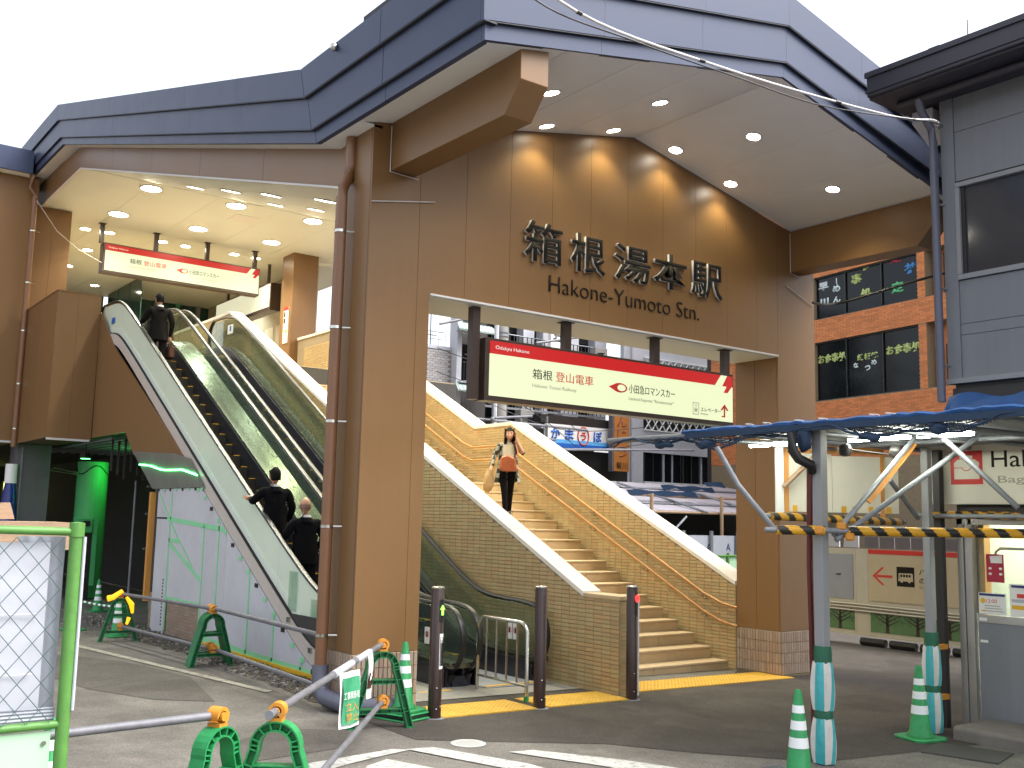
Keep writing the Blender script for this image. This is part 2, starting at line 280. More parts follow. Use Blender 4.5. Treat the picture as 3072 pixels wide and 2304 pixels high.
# ------------------------------------------------------------------ object helpers
def wloc(o):
    v = Vector((0, 0, 0))
    while o is not None: v += o.location; o = o.parent
    return v
def tag(o, label=None, cat=None, group=None, kind=None):
    if label: o['label'] = label
    if cat: o['category'] = cat
    if group: o['group'] = group
    if kind: o['kind'] = kind
    return o
def thing(name, label, cat, loc=(0, 0, 0), group=None):
    o = bpy.data.objects.new(name, None); COL.objects.link(o); o.location = loc; o.empty_display_size = .2
    return tag(o, label, cat, group)
def copy_tree(o, parent=None):
    c = o.copy(); COL.objects.link(c)
    if parent is not None: c.parent = parent
    for ch in list(o.children): copy_tree(ch, c)
    return c
class MB:
    """collects shapes (world coordinates) into ONE mesh"""
    def __init__(s): s.v = []; s.f = []; s.mi = []; s.cur = 0
    def add(s, vs, fs):
        b = len(s.v); s.v += [tuple(p) for p in vs]
        for f in fs: s.f.append(tuple(i+b for i in f)); s.mi.append(s.cur)
        return s
    def box(s, x0, x1, y0, y1, z0, z1, rot=0, c=None):
        vs = [(x, y, z) for z in (z0, z1) for y in (y0, y1) for x in (x0, x1)]
        if rot:
            c = c or ((x0+x1)/2, (y0+y1)/2); ca, sa = math.cos(rot), math.sin(rot)
            vs = [(c[0]+(x-c[0])*ca-(y-c[1])*sa, c[1]+(x-c[0])*sa+(y-c[1])*ca, z) for x, y, z in vs]
        return s.add(vs, [(0, 2, 3, 1), (4, 5, 7, 6), (0, 1, 5, 4), (2, 6, 7, 3), (0, 4, 6, 2), (1, 3, 7, 5)])
    def prism(s, poly, d):
        """poly: 3-D points of a planar face, d: extrusion vector"""
        n = len(poly); d = Vector(d); a = [Vector(p) for p in poly]; bq = [p+d for p in a]
        fs = [tuple(range(n)), tuple(range(2*n-1, n-1, -1))]
        fs += [(i, i+n, (i+1) % n+n, (i+1) % n) for i in range(n)]
        return s.add(a+bq, fs)
    def quad(s, *p): return s.add(p, [tuple(range(len(p)))])
    def tube(s, path, r, n=8, cap=True, sq=None):
        """swept round (or flattened, sq=(w,h)) tube"""
        P = [Vector(p) for p in path]; rings = []
        up = Vector((0, 0, 1))
        for i, p in enumerate(P):
            t = (P[min(i+1, len(P)-1)]-P[max(i-1, 0)])
            t = t.normalized() if t.length > 1e-9 else Vector((0, 1, 0))
            sx = t.cross(up)
            if sx.length < .05: sx = t.cross(Vector((0, 1, 0)) if not rings else Vector((1, 0, 0)).cross(t))
            if sx.length < .05: sx = t.cross(Vector((1, 0, 0)))
            sx.normalize()
            if rings and sx.dot(last) < 0: sx = -sx
            last = sx.copy(); sy = sx.cross(t).normalized()
            rr = r[i] if isinstance(r, (list, tuple)) else r
            a, b = (rr, rr) if not sq else sq
            rings.append([p+sx*(math.cos(2*PI*k/n)*a)+sy*(math.sin(2*PI*k/n)*b) for k in range(n)])
        vs = [q for g in rings for q in g]; fs = []
        for i in range(len(P)-1):
            for k in range(n):
                fs.append((i*n+k, i*n+(k+1) % n, (i+1)*n+(k+1) % n, (i+1)*n+k))
        if cap: fs += [tuple(range(n-1, -1, -1)), tuple(range((len(P)-1)*n, len(P)*n))]
        return s.add(vs, fs)
    def lathe(s, c, prof, n=20):
        """prof: (radius, z) pairs around the vertical axis through c"""
        vs = []; fs = []
        for r, z in prof: vs += [(c[0]+r*math.cos(2*PI*k/n), c[1]+r*math.sin(2*PI*k/n), c[2]+z) for k in range(n)]
        for i in range(len(prof)-1):
            for k in range(n): fs.append((i*n+k, i*n+(k+1) % n, (i+1)*n+(k+1) % n, (i+1)*n+k))
        fs += [tuple(range(n-1, -1, -1)), tuple(range((len(prof)-1)*n, len(prof)*n))]
        return s.add(vs, fs)
    def strip(s, ys, zt, zb, x0, x1):
        """solid band in the Y-Z plane between curves zt(y), zb(y), from x0 to x1"""
        vs = []; fs = []
        for y in ys: vs += [(x0, y, zb(y)), (x0, y, zt(y)), (x1, y, zt(y)), (x1, y, zb(y))]
        m = len(ys)
        for i in range(m-1):
            for k in range(4): fs.append((i*4+k, i*4+(k+1) % 4, (i+1)*4+(k+1) % 4, (i+1)*4+k))
        fs += [(3, 2, 1, 0), tuple(range((m-1)*4, m*4))]
        return s.add(vs, fs)
    def ball(s, c, r, nu=12, nv=8, sc=(1, 1, 1)):
        vs = []; fs = []
        for j in range(nv+1):
            th = PI*j/nv
            for k in range(nu):
                ph = 2*PI*k/nu
                vs.append((c[0]+r*sc[0]*math.sin(th)*math.cos(ph), c[1]+r*sc[1]*math.sin(th)*math.sin(ph), c[2]+r*sc[2]*math.cos(th)))
        for j in range(nv):
            for k in range(nu): fs.append((j*nu+k, (j+1)*nu+k, (j+1)*nu+(k+1) % nu, j*nu+(k+1) % nu))
        return s.add(vs, fs)
    def build(s, name, mats, parent=None, smooth=False, bevel=0, weld=False):
        me = bpy.data.meshes.new(name)
        off = wloc(parent) if parent is not None else Vector((0, 0, 0))
        me.from_pydata([(x-off.x, y-off.y, z-off.z) for x, y, z in s.v], [], s.f)
        for m in (mats if isinstance(mats, (list, tuple)) else [mats]): me.materials.append(MT[m] if isinstance(m, str) else m)
        if isinstance(mats, (list, tuple)) and len(mats) > 1: me.polygons.foreach_set('material_index', s.mi)
        bm = bmesh.new(); bm.from_mesh(me)
        if weld: bmesh.ops.remove_doubles(bm, verts=bm.verts, dist=1e-4)
        bmesh.ops.recalc_face_normals(bm, faces=bm.faces)
        if bevel: 
            bmesh.ops.bevel(bm, geom=[e for e in bm.edges if len(e.link_faces) == 2 and e.calc_face_angle(0) > .6], offset=bevel, segments=1, affect='EDGES', clamp_overlap=True)
        bm.to_mesh(me); bm.free()
        if smooth:
            for p in me.polygons: p.use_smooth = True
            me.set_sharp_from_angle(angle=rad(40))
        o = bpy.data.objects.new(name, me); COL.objects.link(o)
        if parent is not None: o.parent = parent
        return o
def box_part(name, m, parent, *b, **k): return MB().box(*b).build(name, m, parent, **k)
def text_on(s, o, u, v, w, h, m, parent, name='lettering', ext=.004, bold=0.0):
    """flat lettering fitted to the w x h rectangle whose lower-left corner is o, along unit axes u, v"""
    c = bpy.data.curves.new('txt', 'FONT'); c.body = s; c.extrude = 0; c.offset = bold; c.resolution_u = 3
    t = bpy.data.objects.new('txt', c); COL.objects.link(t)
    dg = bpy.context.evaluated_depsgraph_get(); dg.update()
    me = bpy.data.meshes.new_from_object(t.evaluated_get(dg))
    bpy.data.objects.remove(t); bpy.data.curves.remove(c)
    xs = [q.co.x for q in me.vertices]; ys = [q.co.y for q in me.vertices]
    x0, y0 = min(xs), min(ys); kx = w/max(1e-6, max(xs)-x0); ky = (h/max(1e-6, max(ys)-y0)) if h else kx
    o = Vector(o); u = Vector(u).normalized(); v = Vector(v).normalized(); n = u.cross(v)
    off = wloc(parent) if parent is not None else Vector((0, 0, 0))
    bm = bmesh.new(); bm.from_mesh(me)
    for q in bm.verts: q.co = o+u*((q.co.x-x0)*kx)+v*((q.co.y-y0)*ky)-off
    if ext:
        r = bmesh.ops.extrude_face_region(bm, geom=bm.faces[:])
        for q in [g for g in r['geom'] if isinstance(g, bmesh.types.BMVert)]: q.co += n*ext
    bmesh.ops.recalc_face_normals(bm, faces=bm.faces)
    bm.to_mesh(me); bm.free(); me.materials.clear()
    me.materials.append(MT[m]) ; me.name = name
    ob = bpy.data.objects.new(name, me); COL.objects.link(ob)
    if parent is not None: ob.parent = parent
    return ob
def gz(x, y=0): return -.016*max(0, min(x, 30)-5)          # the street falls gently to the right
def smax(a, b, k=.3): return .5*(a+b+math.sqrt((a-b)**2+k*k))
def frange(a, b, n): return [a+(b-a)*i/n for i in range(n+1)]
# ================================================================== ground
def ground_sheet(name, poly, m, h=.004):
    mb = MB(); mb.quad(*[(x, y, gz(x)+h) for x, y in poly]); o = mb.build(name, m); return tag(o, kind='structure')
mb = MB()
for x0, x1 in ((-150, 5), (5, 30), (30, 260)):
    for y0, y1 in ((-150, 12), (12, 260)):
        mb.quad((x0, y0, gz(x0)), (x1, y0, gz(x1)), (x1, y1, gz(x1)), (x0, y1, gz(x0)))
tag(mb.build('ground', 'asphalt', weld=True), kind='structure')
# newer, darker asphalt in front of the stairs and the shop
ground_sheet('asphalt_strip', [(5.0, 7.95), (5.02, 9.52), (11.2, 9.70), (11.75, 10.1), (14, 13.2), (30, 14.5), (30, 5.2), (9.6, 5.35), (7.6, 5.6), (6.9, 6.35), (6.4, 7.05), (5.9, 7.35)], 'asphalt_dark')
ground_sheet('asphalt_patch', [(4.2, 10.6), (4.55, 12.3), (4.25, 14.0), (3.6, 15.2), (3.0, 14.3), (3.3, 12.0), (3.7, 11.0)], 'asphalt_mid')
ground_sheet('asphalt_patch', [(3.3, 7.9), (4.3, 8.0), (4.7, 8.6), (4.2, 9.0), (3.5, 8.6)], 'asphalt_mid')
ground_sheet('pavement', [(5.85, 9.60), (8.36, 9.60), (8.36, 12.4), (5.85, 12.4)], 'concrete', .010)
for n, p in (('road_line', [(4.08, 15.95), (4.20, 15.95), (4.97, 10.9), (4.87, 10.85)]),):
    ground_sheet(n, p, 'paint_old', .008)
ground_sheet('road_line', [(3.30, 7.30), (3.80, 7.62), (4.62, 7.72), (4.74, 7.62), (4.36, 7.53), (3.95, 7.40), (3.55, 7.12), (3.2, 6.9)], 'paint', .008)
ground_sheet('road_line', [(4.72, 7.66), (4.96, 7.60), (5.30, 6.72), (5.35, 6.2), (5.02, 6.2), (5.02, 6.72)], 'paint', .009)
ground_sheet('road_line', [(5.42, 7.15), (5.66, 7.12), (6.1, 6.45), (6.35, 5.9), (5.95, 5.9), (5.80, 6.35)], 'paint', .008)
ground_sheet('road_line', [(3.9, 6.95), (4.15, 7.30), (4.40, 7.42), (4.62, 6.8), (4.5, 6.1), (4.1, 6.1)], 'paint', .010)
# soil and loose stones along the foot of the temporary wall
ground_sheet('soil_strip', [(5.05, 10.05), (5.76, 10.0), (5.76, 19.5), (5.25, 19.5), (5.1, 16), (5.3, 13.5), (5.2, 11.6)], 'dirtsoil', .005)
mb = MB()
for i in range(1500):
    y = 10.1+random.random()**1.3*10; x = 5.12+random.random()*.62
    r = .008+random.random()**3*.035
    vs = []
    for k in range(6):
        a = (k % 3)*2*PI/3+random.random(); zz = r*.8 if k > 2 else -r*.3
        vs.append((x+r*math.cos(a)*random.uniform(.7, 1.2), y+r*math.sin(a)*random.uniform(.7, 1.2), .006+zz*random.uniform(.6, 1.1)))
    mb.add(vs, [(0, 1, 2), (3, 4, 5), (0, 1, 4, 3), (1, 2, 5, 4), (2, 0, 3, 5)])
tag(mb.build('gravel', 'gravel'), kind='stuff')
mb = MB()
for i in range(700):
    y = 16.2+random.random()*6; x = 3.4+random.random()*2.3
    r = .006+random.random()**3*.03
    mb.add([(x-r, y, .004), (x+r*.3, y-r, .004), (x+r, y+r*.5, .004), (x, y+.2*r, .006+r*.9)], [(0, 1, 3), (1, 2, 3), (2, 0, 3)])
tag(mb.build('gravel', 'gravel'), kind='stuff')

# ================================================================== station building
ST = thing('station_building', 'brown panelled station entrance building with slate gabled roof and large raised station name', 'station', (8.8, 9.28, 0))
K = .205; XL, XM, XR = 4.8, 8.85, 12.9
def sof(x): return 6.05+K*(x-XL) if x <= XM else 6.05+K*(XR-x)
# front soffit boards
edges = [4.85, 5.75, 6.70, 7.65, 8.85, 10.05, 11.0, 11.95, 12.85]
for a, b in zip(edges[:-1], edges[1:]):
    a2, b2 = a+.004, b-.004
    MB().prism([(a2, 6.93, sof(a2)), (b2, 6.93, sof(b2)), (b2, 9.275, sof(b2)), (a2, 9.275, sof(a2))], (0, 0, .03)).build('soffit_panel', 'soffit', ST)
MB().prism([(4.85, 6.93, sof(4.85)+.032), (XM, 6.93, sof(XM)+.032), (12.85, 6.93, sof(12.85)+.032), (12.85, 6.93, 7.2), (4.85, 6.93, 7.2)], (0, 2.3, 0)).build('soffit_backing', 'fascia_gap', ST)
# gable wall boards (separate sheets with open joints)
seams = [5.055, 5.66, 6.274, 6.892, 7.517, 8.129, 8.752, 9.384, 10.007, 10.626, 11.25, 11.70, 12.55]
for a, b in zip(seams[:-1], seams[1:]):
    a2, b2 = a+.002, b-.002
    zb = 0.64 if b <= 5.7 or a >= 11.6 else 4.36
    if b <= 5.7: zb = .58
    if a >= 11.6: zb = .50
    if a == 5.66:
        MB().prism([(a2, 9.28, .58), (5.82, 9.28, .58), (5.82, 9.28, 4.36), (b2, 9.28, 4.36), (b2, 9.28, sof(b2)-.003), (a2, 9.28, sof(a2)-.003)], (0, .025, 0)).build('facade_panel', 'brown', ST); continue
    pts = [(a2, 9.28, zb), (b2, 9.28, zb), (b2, 9.28, sof(b2)-.003)]
    if a < XM < b: pts.append((XM, 9.28, sof(XM)-.003))
    pts.append((a2, 9.28, sof(a2)-.003))
    MB().prism(pts, (0, .025, 0)).build('facade_panel', 'brown', ST)
MB().prism([(5.08, 9.306, .6), (5.80, 9.306, .6), (5.80, 9.306, 4.37), (11.72, 9.306, 4.37), (11.72, 9.306, .5), (12.52, 9.306, .5), (12.52, 9.306, 6.1), (XM, 9.306, 6.86), (5.08, 9.306, 6.08)], (0, .55, 0)).build('facade_core', 'brown_dark', ST)
# pillars: side sheets
for x0, x1, zb in ((5.055, 5.82, .58), (11.70, 12.55, .50)):
    for k, (y0, y1) in enumerate(((9.31, 9.62), (9.626, 9.86)) if x0 < 6 else ((9.31, 9.70), (9.706, 10.06))):
        box_part('pillar_panel', 'brown', ST, x0, x0+.02, y0, y1, zb, 6.07)
        box_part('pillar_panel', 'brown', ST, x1-.02, x1, y0, y1, zb, 4.355 if True else 6)
    MB().box(x0+.02, x1-.02, 9.862 if x0 < 6 else 10.062, (9.88 if x0 < 6 else 10.08), zb, 6.0).build('pillar_panel', 'brown', ST)
    MB().box(x0+.022, x1-.022, 9.3, 9.86 if x0 < 6 else 10.06, -.3, 6.0).build('pillar_core', 'brown_dark', ST)
# lintel underside with white drip trim
box_part('lintel_trim', 'trim', ST, 5.825, 11.695, 9.262, 9.285, 4.335, 4.358)
box_part('lintel_soffit', 'ceiling', ST, 5.825, 11.695, 9.287, 10.10, 4.325, 4.357)
box_part('lintel_back', 'brown', ST, 5.825, 11.695, 10.05, 10.10, 4.36, 5.6)
# ribbed tile skirting on both pillars
def rib_tile():
    mb = MB(); w, h = .0445, .14
    mb.add([(0, 0, 0), (w, 0, 0), (w, 0, h), (0, 0, h), (.004, -.012, .004), (w-.004, -.012, .004), (w-.004, -.012, h-.004), (.004, -.012, h-.004)],
           [(4, 5, 6, 7), (0, 1, 5, 4), (1, 2, 6, 5), (2, 3, 7, 6), (3, 0, 4, 7)])
    return mb
rt = rib_tile().build('tile', 'tile_base', None); rt_me = rt.data; bpy.data.objects.remove(rt)
for x0, x1, y1, zt in ((5.055, 5.82, 9.86, .575), (11.70, 12.55, 10.06, .495)):
    sk = MB().box(x0, x1, 9.28, y1, -.3, zt).build('tile_skirting', 'grout', ST)
    zb = zt-.578
    for r in range(4):
        for face in range(2):
            L_ = (x1-x0) if face == 0 else (y1-9.28)
            n = int(L_/.0485)
            for i in range(n):
                t = bpy.data.objects.new('tile', rt_me); COL.objects.link(t); t.parent = sk
                z = zb+.003+r*.1435
                if face == 0: t.location = Vector((x0+.003+i*(L_/n), 9.28, z))-ST.location
                else:
                    t.location = Vector((x0, y1-.003-i*(L_/n), z))-ST.location; t.rotation_euler = (0, 0, -PI/2)
# bracket beams
for x0 in (5.275, 11.99):
    MB().prism([(x0, 9.275, 5.615), (x0, 7.24, 5.60), (x0, 7.0, 5.87), (x0, 7.0, 6.22), (x0, 9.275, 6.22)], (.318, 0, 0)).build('bracket_beam', 'brown', ST, bevel=.004)
# roof edge profile going up over the escalators: (y, soffit z)
PROF = [(6.90, 6.05), (10.12, 6.05), (22.4, 9.58), (27.5, 9.58)]
def prof(y):
    for (a, za), (b, zb) in zip(PROF[:-1], PROF[1:]):
        if y <= b: return za+(zb-za)*(y-a)/(b-a)
    return PROF[-1][1]
BANDS = [(0.0, .150, 0.0), (.165, .560, .045), (.575, .95, .09)]     # z0, z1, how far it stands out
def ycuts():
    c = [6.9, 8.6, 10.12]; y = 10.12
    while y < 22: y += 2.03; c.append(min(y, 22.4))
    return c+[24.2, 26.0, 27.5]
for z0, z1, dx in BANDS:
    cs = ycuts()
    for a, b in zip(cs[:-1], cs[1:]):
        g_ = .005 if a in (8.6, 10.12) else .0015; ya, yb = a+g_, b-(.005 if b in (8.6, 10.12) else .0015)
        if a == 6.9: ya = 6.9-dx+.052
        x = XL-dx
        sa, sb = (.33 if a > 10 else 0), (.33 if b > 10 else 0)
        MB().prism([(x, ya+sa*z0, prof(a)+z0), (x, yb+sb*z0, prof(b)+z0), (x, yb+sb*z1, prof(b)+z1), (x, ya+sa*z1, prof(a)+z1)], (.06, 0, 0)).build('fascia_panel', 'fascia', ST)
    # front gable bands, left slope then right slope
    fx = [XL-dx, 6.15, 7.5, XM, 10.2, 11.55, XR+dx]
    for a, b in zip(fx[:-1], fx[1:]):
        a2, b2 = a+.0012, b-.0012
        y = 6.9-dx
        MB().prism([(a2, y, sof(a)+z0), (b2, y, sof(b)+z0), (b2, y, sof(b)+z1), (a2, y, sof(a)+z1)], (0, .05, 0)).build('fascia_panel', 'fascia', ST)
    MB().prism([(XR+dx, 6.9-dx, 6.05+z0), (XR+dx, 10.1, 6.05+z0), (XR+dx, 10.1, 6.05+z1), (XR+dx, 6.9-dx, 6.05+z1)], (-.06, 0, 0)).build('fascia_panel', 'fascia', ST)
# returns under each projecting band, coloured dark as its shadow line
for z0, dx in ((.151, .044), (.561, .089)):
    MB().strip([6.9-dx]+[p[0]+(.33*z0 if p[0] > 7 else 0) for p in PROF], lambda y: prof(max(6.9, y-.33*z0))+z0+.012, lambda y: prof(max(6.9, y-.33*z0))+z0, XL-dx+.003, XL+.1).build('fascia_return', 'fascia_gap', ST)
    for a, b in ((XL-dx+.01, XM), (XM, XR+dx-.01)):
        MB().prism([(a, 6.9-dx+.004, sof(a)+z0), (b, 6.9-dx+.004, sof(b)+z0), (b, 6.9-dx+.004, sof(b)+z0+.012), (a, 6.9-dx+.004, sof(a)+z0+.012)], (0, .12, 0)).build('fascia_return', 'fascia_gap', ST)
# roof sheets
ys = [6.86, 10.43, 22.66, 27.8]
for xa, xb, nm in ((XL-.06, XM, 0), (XM, XR+.06, 1)):
    mb = MB()
    for a, b in zip(ys[:-1], ys[1:]):
        h = lambda x, y: prof(max(y-.31, 6.9))+.93+K*(x-XL if x <= XM else XR-x)
        mb.prism([(xa, a, h(xa, a)), (xb, a, h(xb, a)), (xb, b, h(xb, b)), (xa, b, h(xa, b))], (0, 0, .03))
    mb.build('roof_sheet', 'fascia', ST)
# soffit strip under the side eave and the brown beam that rises with it
MB().strip([9.28, 10.12, 22.3, 26.2], lambda y: prof(y)+.03, lambda y: prof(y)+.004, 4.86, 5.16).build('eave_soffit', 'soffit', ST)
bm_z = lambda y: 5.667+.288*(y-10.27) if y < 21.95 else 9.03
cs = [9.9, 12.3, 14.7, 17.1, 19.5, 21.95, 24, 26.0]
for a, b in zip(cs[:-1], cs[1:]):
    MB().strip([a+.004, b-.004], lambda y: prof(y), lambda y: bm_z(y)-.004, 5.10, 5.14).build('beam_panel', 'brown', ST)
MB().strip([9.9, 21.95, 26.0], lambda y: prof(y), bm_z, 5.14, 5.6).build('eave_beam', 'brown_dark', ST)
MB().strip([9.9, 21.95, 26.0], lambda y: bm_z(y)-.005, lambda y: bm_z(y)-.03, 5.105, 5.18).build('beam_trim', 'trim', ST)
# inner ceiling: rising part then level part, in boards
xs = [5.16, 6.6, 8.1, 9.6, 11.1, 12.6, 14.2]
for a, b in zip(xs[:-1], xs[1:]):
    if a < 12.5: MB().strip([10.1, 21.946], lambda y: bm_z(y)+.02, lambda y: bm_z(y)-.003, a+.003, b-.003).build('ceiling_panel', 'ceiling', ST)
    for y0, y1 in ((21.954, 26.1), (26.106, 30.4), (30.406, 35)):
        box_part('ceiling_panel', 'ceiling', ST, a+.003, b-.003, y0, y1, 9.02, 9.05)
box_part('ceiling_hatch', 'trim', ST, 8.9, 9.5, 22.9, 23.5, 9.012, 9.018)
box_part('roof_void', 'dark_void', ST, 5.2, 14.2, 27.0, 35.2, 9.06, 9.4)
# recessed downlights (dished trim ring with a bright lens)
def downlight(x, y, z, r, m, slope=(0, 0), spot=None):
    ring = MB(); n = 20; h = .012
    vs = []; 
    for rr, zz in ((r*1.18, -.002), (r*1.14, -.012), (r, -.010), (r*.95, .012)):
        vs += [(x+rr*math.cos(2*PI*k/n), y+rr*math.sin(2*PI*k/n), z+zz+slope[0]*rr*math.cos(2*PI*k/n)+slope[1]*rr*math.sin(2*PI*k/n)) for k in range(n)]
    fs = [(i*n+k, i*n+(k+1) % n, (i+1)*n+(k+1) % n, (i+1)*n+k) for i in range(3) for k in range(n)]
    o = ring.add(vs, fs).build('downlight', 'trim', ST, smooth=True)
    MB().quad(*[(x+r*.98*math.cos(2*PI*k/n), y+r*.98*math.sin(2*PI*k/n), z-.006+slope[0]*r*math.cos(2*PI*k/n)+slope[1]*r*math.sin(2*PI*k/n)) for k in range(n)]).build('lens', m, o)
    if spot:
        l = bpy.data.lights.new('lamp', 'SPOT'); l.energy = spot; l.color = (1, .90, .55) if spot < 50 else ((1, .97, .80) if x < 9.8 or y > 20 else (1, .89, .56)); l.spot_size = rad(118); l.spot_blend = .7; l.shadow_soft_size = .06
        lo = bpy.data.objects.new('lamp', l); COL.objects.link(lo); lo.parent = o; lo.location = Vector((x, y, z-.05))-wloc(o)
    return o
for x in (6.423, 8.023, 9.647, 11.242):
    downlight(x, 7.985, sof(x), .085, 'lamp_on', (K if x < XM else -K, 0), spot=22)
for x in (7.211, 8.274, 9.367, 10.437):
    downlight(x, 9.04, sof(x), .085, 'lamp_on', (K if x < XM else -K, 0), spot=14)
for x, y in ((6.70, 22.35), (8.64, 22.3), (10.56, 22.25), (6.73, 24.85), (8.66, 24.8), (10.60, 24.75)):
    downlight(x, y, 9.014, .215, 'lamp_hall', spot=145)
for x, y in ((6.46, 26.75), (7.04, 26.7), (8.38, 26.65), (9.0, 26.67), (10.33, 26.6), (10.96, 26.6), (7.08, 28.9), (7.14, 31.2), (8.48, 33.4), (9.6, 30.2), (11.6, 30.2)):  # the last two are added to brighten the far hall ceiling
    downlight(x, y, 9.014, .125, 'lamp_hall', spot=130)
for x in (6.63, 8.31):
    for y in (13.57, 15.6, 17.4, 19.3):
        downlight(x, y, bm_z(y)-.014, .17, 'lamp_hall', (0, .288), spot=130)
for x in (10.0, 11.6):
    for y in (12.4, 15.6, 18.9): downlight(x, y, bm_z(y)-.014, .15, 'lamp_hall', (0, .288), spot=125)
# thin service cables and a small fascia lamp
for pts in ([(5.262, 9.262, 6.1), (5.262, 9.262, 5.60), (5.62, 9.262, 5.585)], [(5.055, 9.26, 5.23), (5.84, 9.26, 5.38)], [(11.985, 9.262, 6.2), (11.985, 9.262, 5.60), (12.2, 9.262, 5.56)], [(11.9, 9.262, 5.4), (12.5, 9.262, 5.18)]):
    MB().tube(pts, .006, 5).build('service_cable', 'trim', ST)
MB().tube([(4.85, 24.6, 8.9), (5.4, 24.9, 8.35), (6.0, 25.3, 8.1), (6.66, 25.8, 8.0)], .008, 5).build('service_cable', 'trim', ST)
MB().ball((4.68, 9.55, 6.93), .045, 10, 7).build('fascia_lamp', 'steel', ST, smooth=True)
# station name
U, V = (1, 0, 0), (0, 0, 1)
for ch, x0, x1, z0, z1 in (('箱', 7.07, 7.64, 4.95, 5.44), ('根', 7.78, 8.34, 4.94, 5.42), ('湯', 8.49, 9.11, 4.95, 5.42), ('本', 9.17, 9.80, 4.96, 5.43), ('駅', 9.87, 10.48, 4.95, 5.43)):
    side = text_on(ch, (x0, 9.272, z0), U, V, (x1-x0), (z1-z0), 'trim', ST, 'character', .042, .011)
    text_on(ch, (x0, 9.2295, z0), U, V, (x1-x0), (z1-z0), 'ink', side, 'character_face', .003, .011)
text_on('Hakone-Yumoto Stn.', (7.475, 9.275, 4.635), U, V, 2.58, .20, 'ink', ST, 'lettering', .012, -.016)
# rain pipe on the left pillar and stirrup clamps
def rainpipe(path, r, m, clamps, cm='steel', dirn=(1, 0, 0)):
    o = MB().tube(path, r, 14).build('rain_pipe', m, ST, smooth=True)
    for p in clamps:
        q = MB().lathe((p[0], p[1], p[2]-.015), [(r+.006, 0), (r+.006, .03)], 14)
        d = Vector(dirn); a = Vector(p)
        q.tube([a+d*r, a+d*(r+.14)], .012, 6)
        q.build('pipe_clamp', cm, o, smooth=True)
    return o
px, py = 4.93, 9.70
rainpipe([(5.03, 9.72, 6.05), (5.03, 9.72, 5.72), (5.01, 9.72, 5.60), (px+.01, py, 5.47), (px, py, 5.35), (px, py, 3.2), (px, py, .42)], .062, 'pipe_brown', [(px, py, z) for z in (4.97, 3.92, 2.92, 1.83, .73)], dirn=(.8, -.5, 0))
MB().tube([(px, py, .44), (px, py, .22), (px+.02, py-.08, .13), (px+.10, py-.35, .09), (px+.22, py-.62, .09), (px+.5, py-.72, .09)], .085, 14).build('drain_elbow', 'pvc', ST, smooth=True)
rainpipe([(4.74, 24.7, 9.5), (4.74, 24.7, 9.2), (4.83, 24.7, 9.0), (4.83, 24.7, 3.3)], .065, 'pipe_brown', [(4.83, 24.7, z) for z in (8.2, 7.0, 5.9, 4.7, 3.7)], dirn=(.8, 0, 0))
MB().lathe((4.83, 24.7, 0), [(.30, 0), (.28, .8), (.20, 1.6), (.13, 2.35), (.10, 2.55)], 14).build('pipe_wrap', 'blue_wrap', ST, smooth=True)
MB().lathe((4.83, 24.7, 2.5), [(.125, 0), (.125, .42)], 14).build('pipe_label', 'white', ST, smooth=True)
# upper hall: floor, parapet box, pilaster, wing wall, inner column, walls
box_part('upper_floor', 'dim', ST, 5.76, 14, 20.95, 35.2, 4.3, 5.24)
box_part('floor_finish', 'step', ST, 5.80, 14, 20.96, 35.2, 5.241, 5.255)
for a, b in ((4.887, 5.30), (5.303, 5.744)):
    box_part('parapet_panel', 'brown', ST, a, b, 22.0, 22.03, 3.38, 6.38)
for a, b in ((22.035, 23.4), (23.404, 24.72)):
    box_part('parapet_panel', 'brown', ST, 4.887, 4.915, a, b, 3.38, 6.38)
box_part('parapet_core', 'brown_dark', ST, 4.92, 5.74, 22.035, 24.7, 3.39, 6.375)
box_part('parapet_cap', 'brown', ST, 4.875, 5.725, 21.985, 24.75, 6.38, 6.41)
box_part('parapet_trim', 'trim', ST, 4.885, 5.714, 21.985, 22.03, 3.335, 3.378)
box_part('pilaster', 'brown', ST, 4.97, 5.39, 25.4, 26.0, 6.0, 9.0)
box_part('pilaster', 'brown', ST, 5.394, 5.81, 25.4, 26.0, 6.0, 9.0)
for a, b in ((-4, -1.0), (-.996, 1.6), (1.604, 4.95)):
    box_part('wing_panel', 'brown', ST, a, b, 24.95, 25.0, 3.45, 9.495)
box_part('wing_trim', 'trim', ST, -4, 4.95, 24.93, 25.0, 3.40, 3.445)
box_part('wing_core', 'brown_dark', ST, -4, 4.94, 25.005, 30, 3.42, 9.98)
box_part('wing_fascia', 'fascia', ST, -4, 4.72, 24.6, 24.66, 9.50, 10.0)
box_part('wing_roof', 'fascia', ST, -4, 4.72, 24.62, 30, 10.0, 10.04)
box_part('wing_soffit', 'soffit', ST, -4, 4.72, 24.66, 25.0, 9.50, 9.52)
box_part('hall_column', 'brown', ST, 11.51, 12.24, 25.3, 26.0, 5.25, 9.018)
n_ = MB().box(11.495, 11.508, 25.45, 25.75, 6.55, 7.55).build('notice', 'cream', ST)
box_part('notice_band', 'red', n_, 11.491, 11.4945, 25.45, 25.75, 7.46, 7.55)
MB().box(11.491, 11.4945, 25.62, 25.72, 7.28, 7.42).box(11.491, 11.4945, 25.62, 25.72, 7.1, 7.24).build('notice_pictogram', 'ink', n_)
MB().prism([(11.494, 25.55, 6.92), (11.494, 25.5, 6.85), (11.494, 25.58, 6.8), (11.494, 25.56, 6.9), (11.494, 25.68, 7.05)], (-.003, 0, 0)).build('notice_arrow', 'red', n_)
box_part('notice_band', 'yellow', n_, 11.491, 11.4945, 25.45, 25.75, 6.88, 6.9)
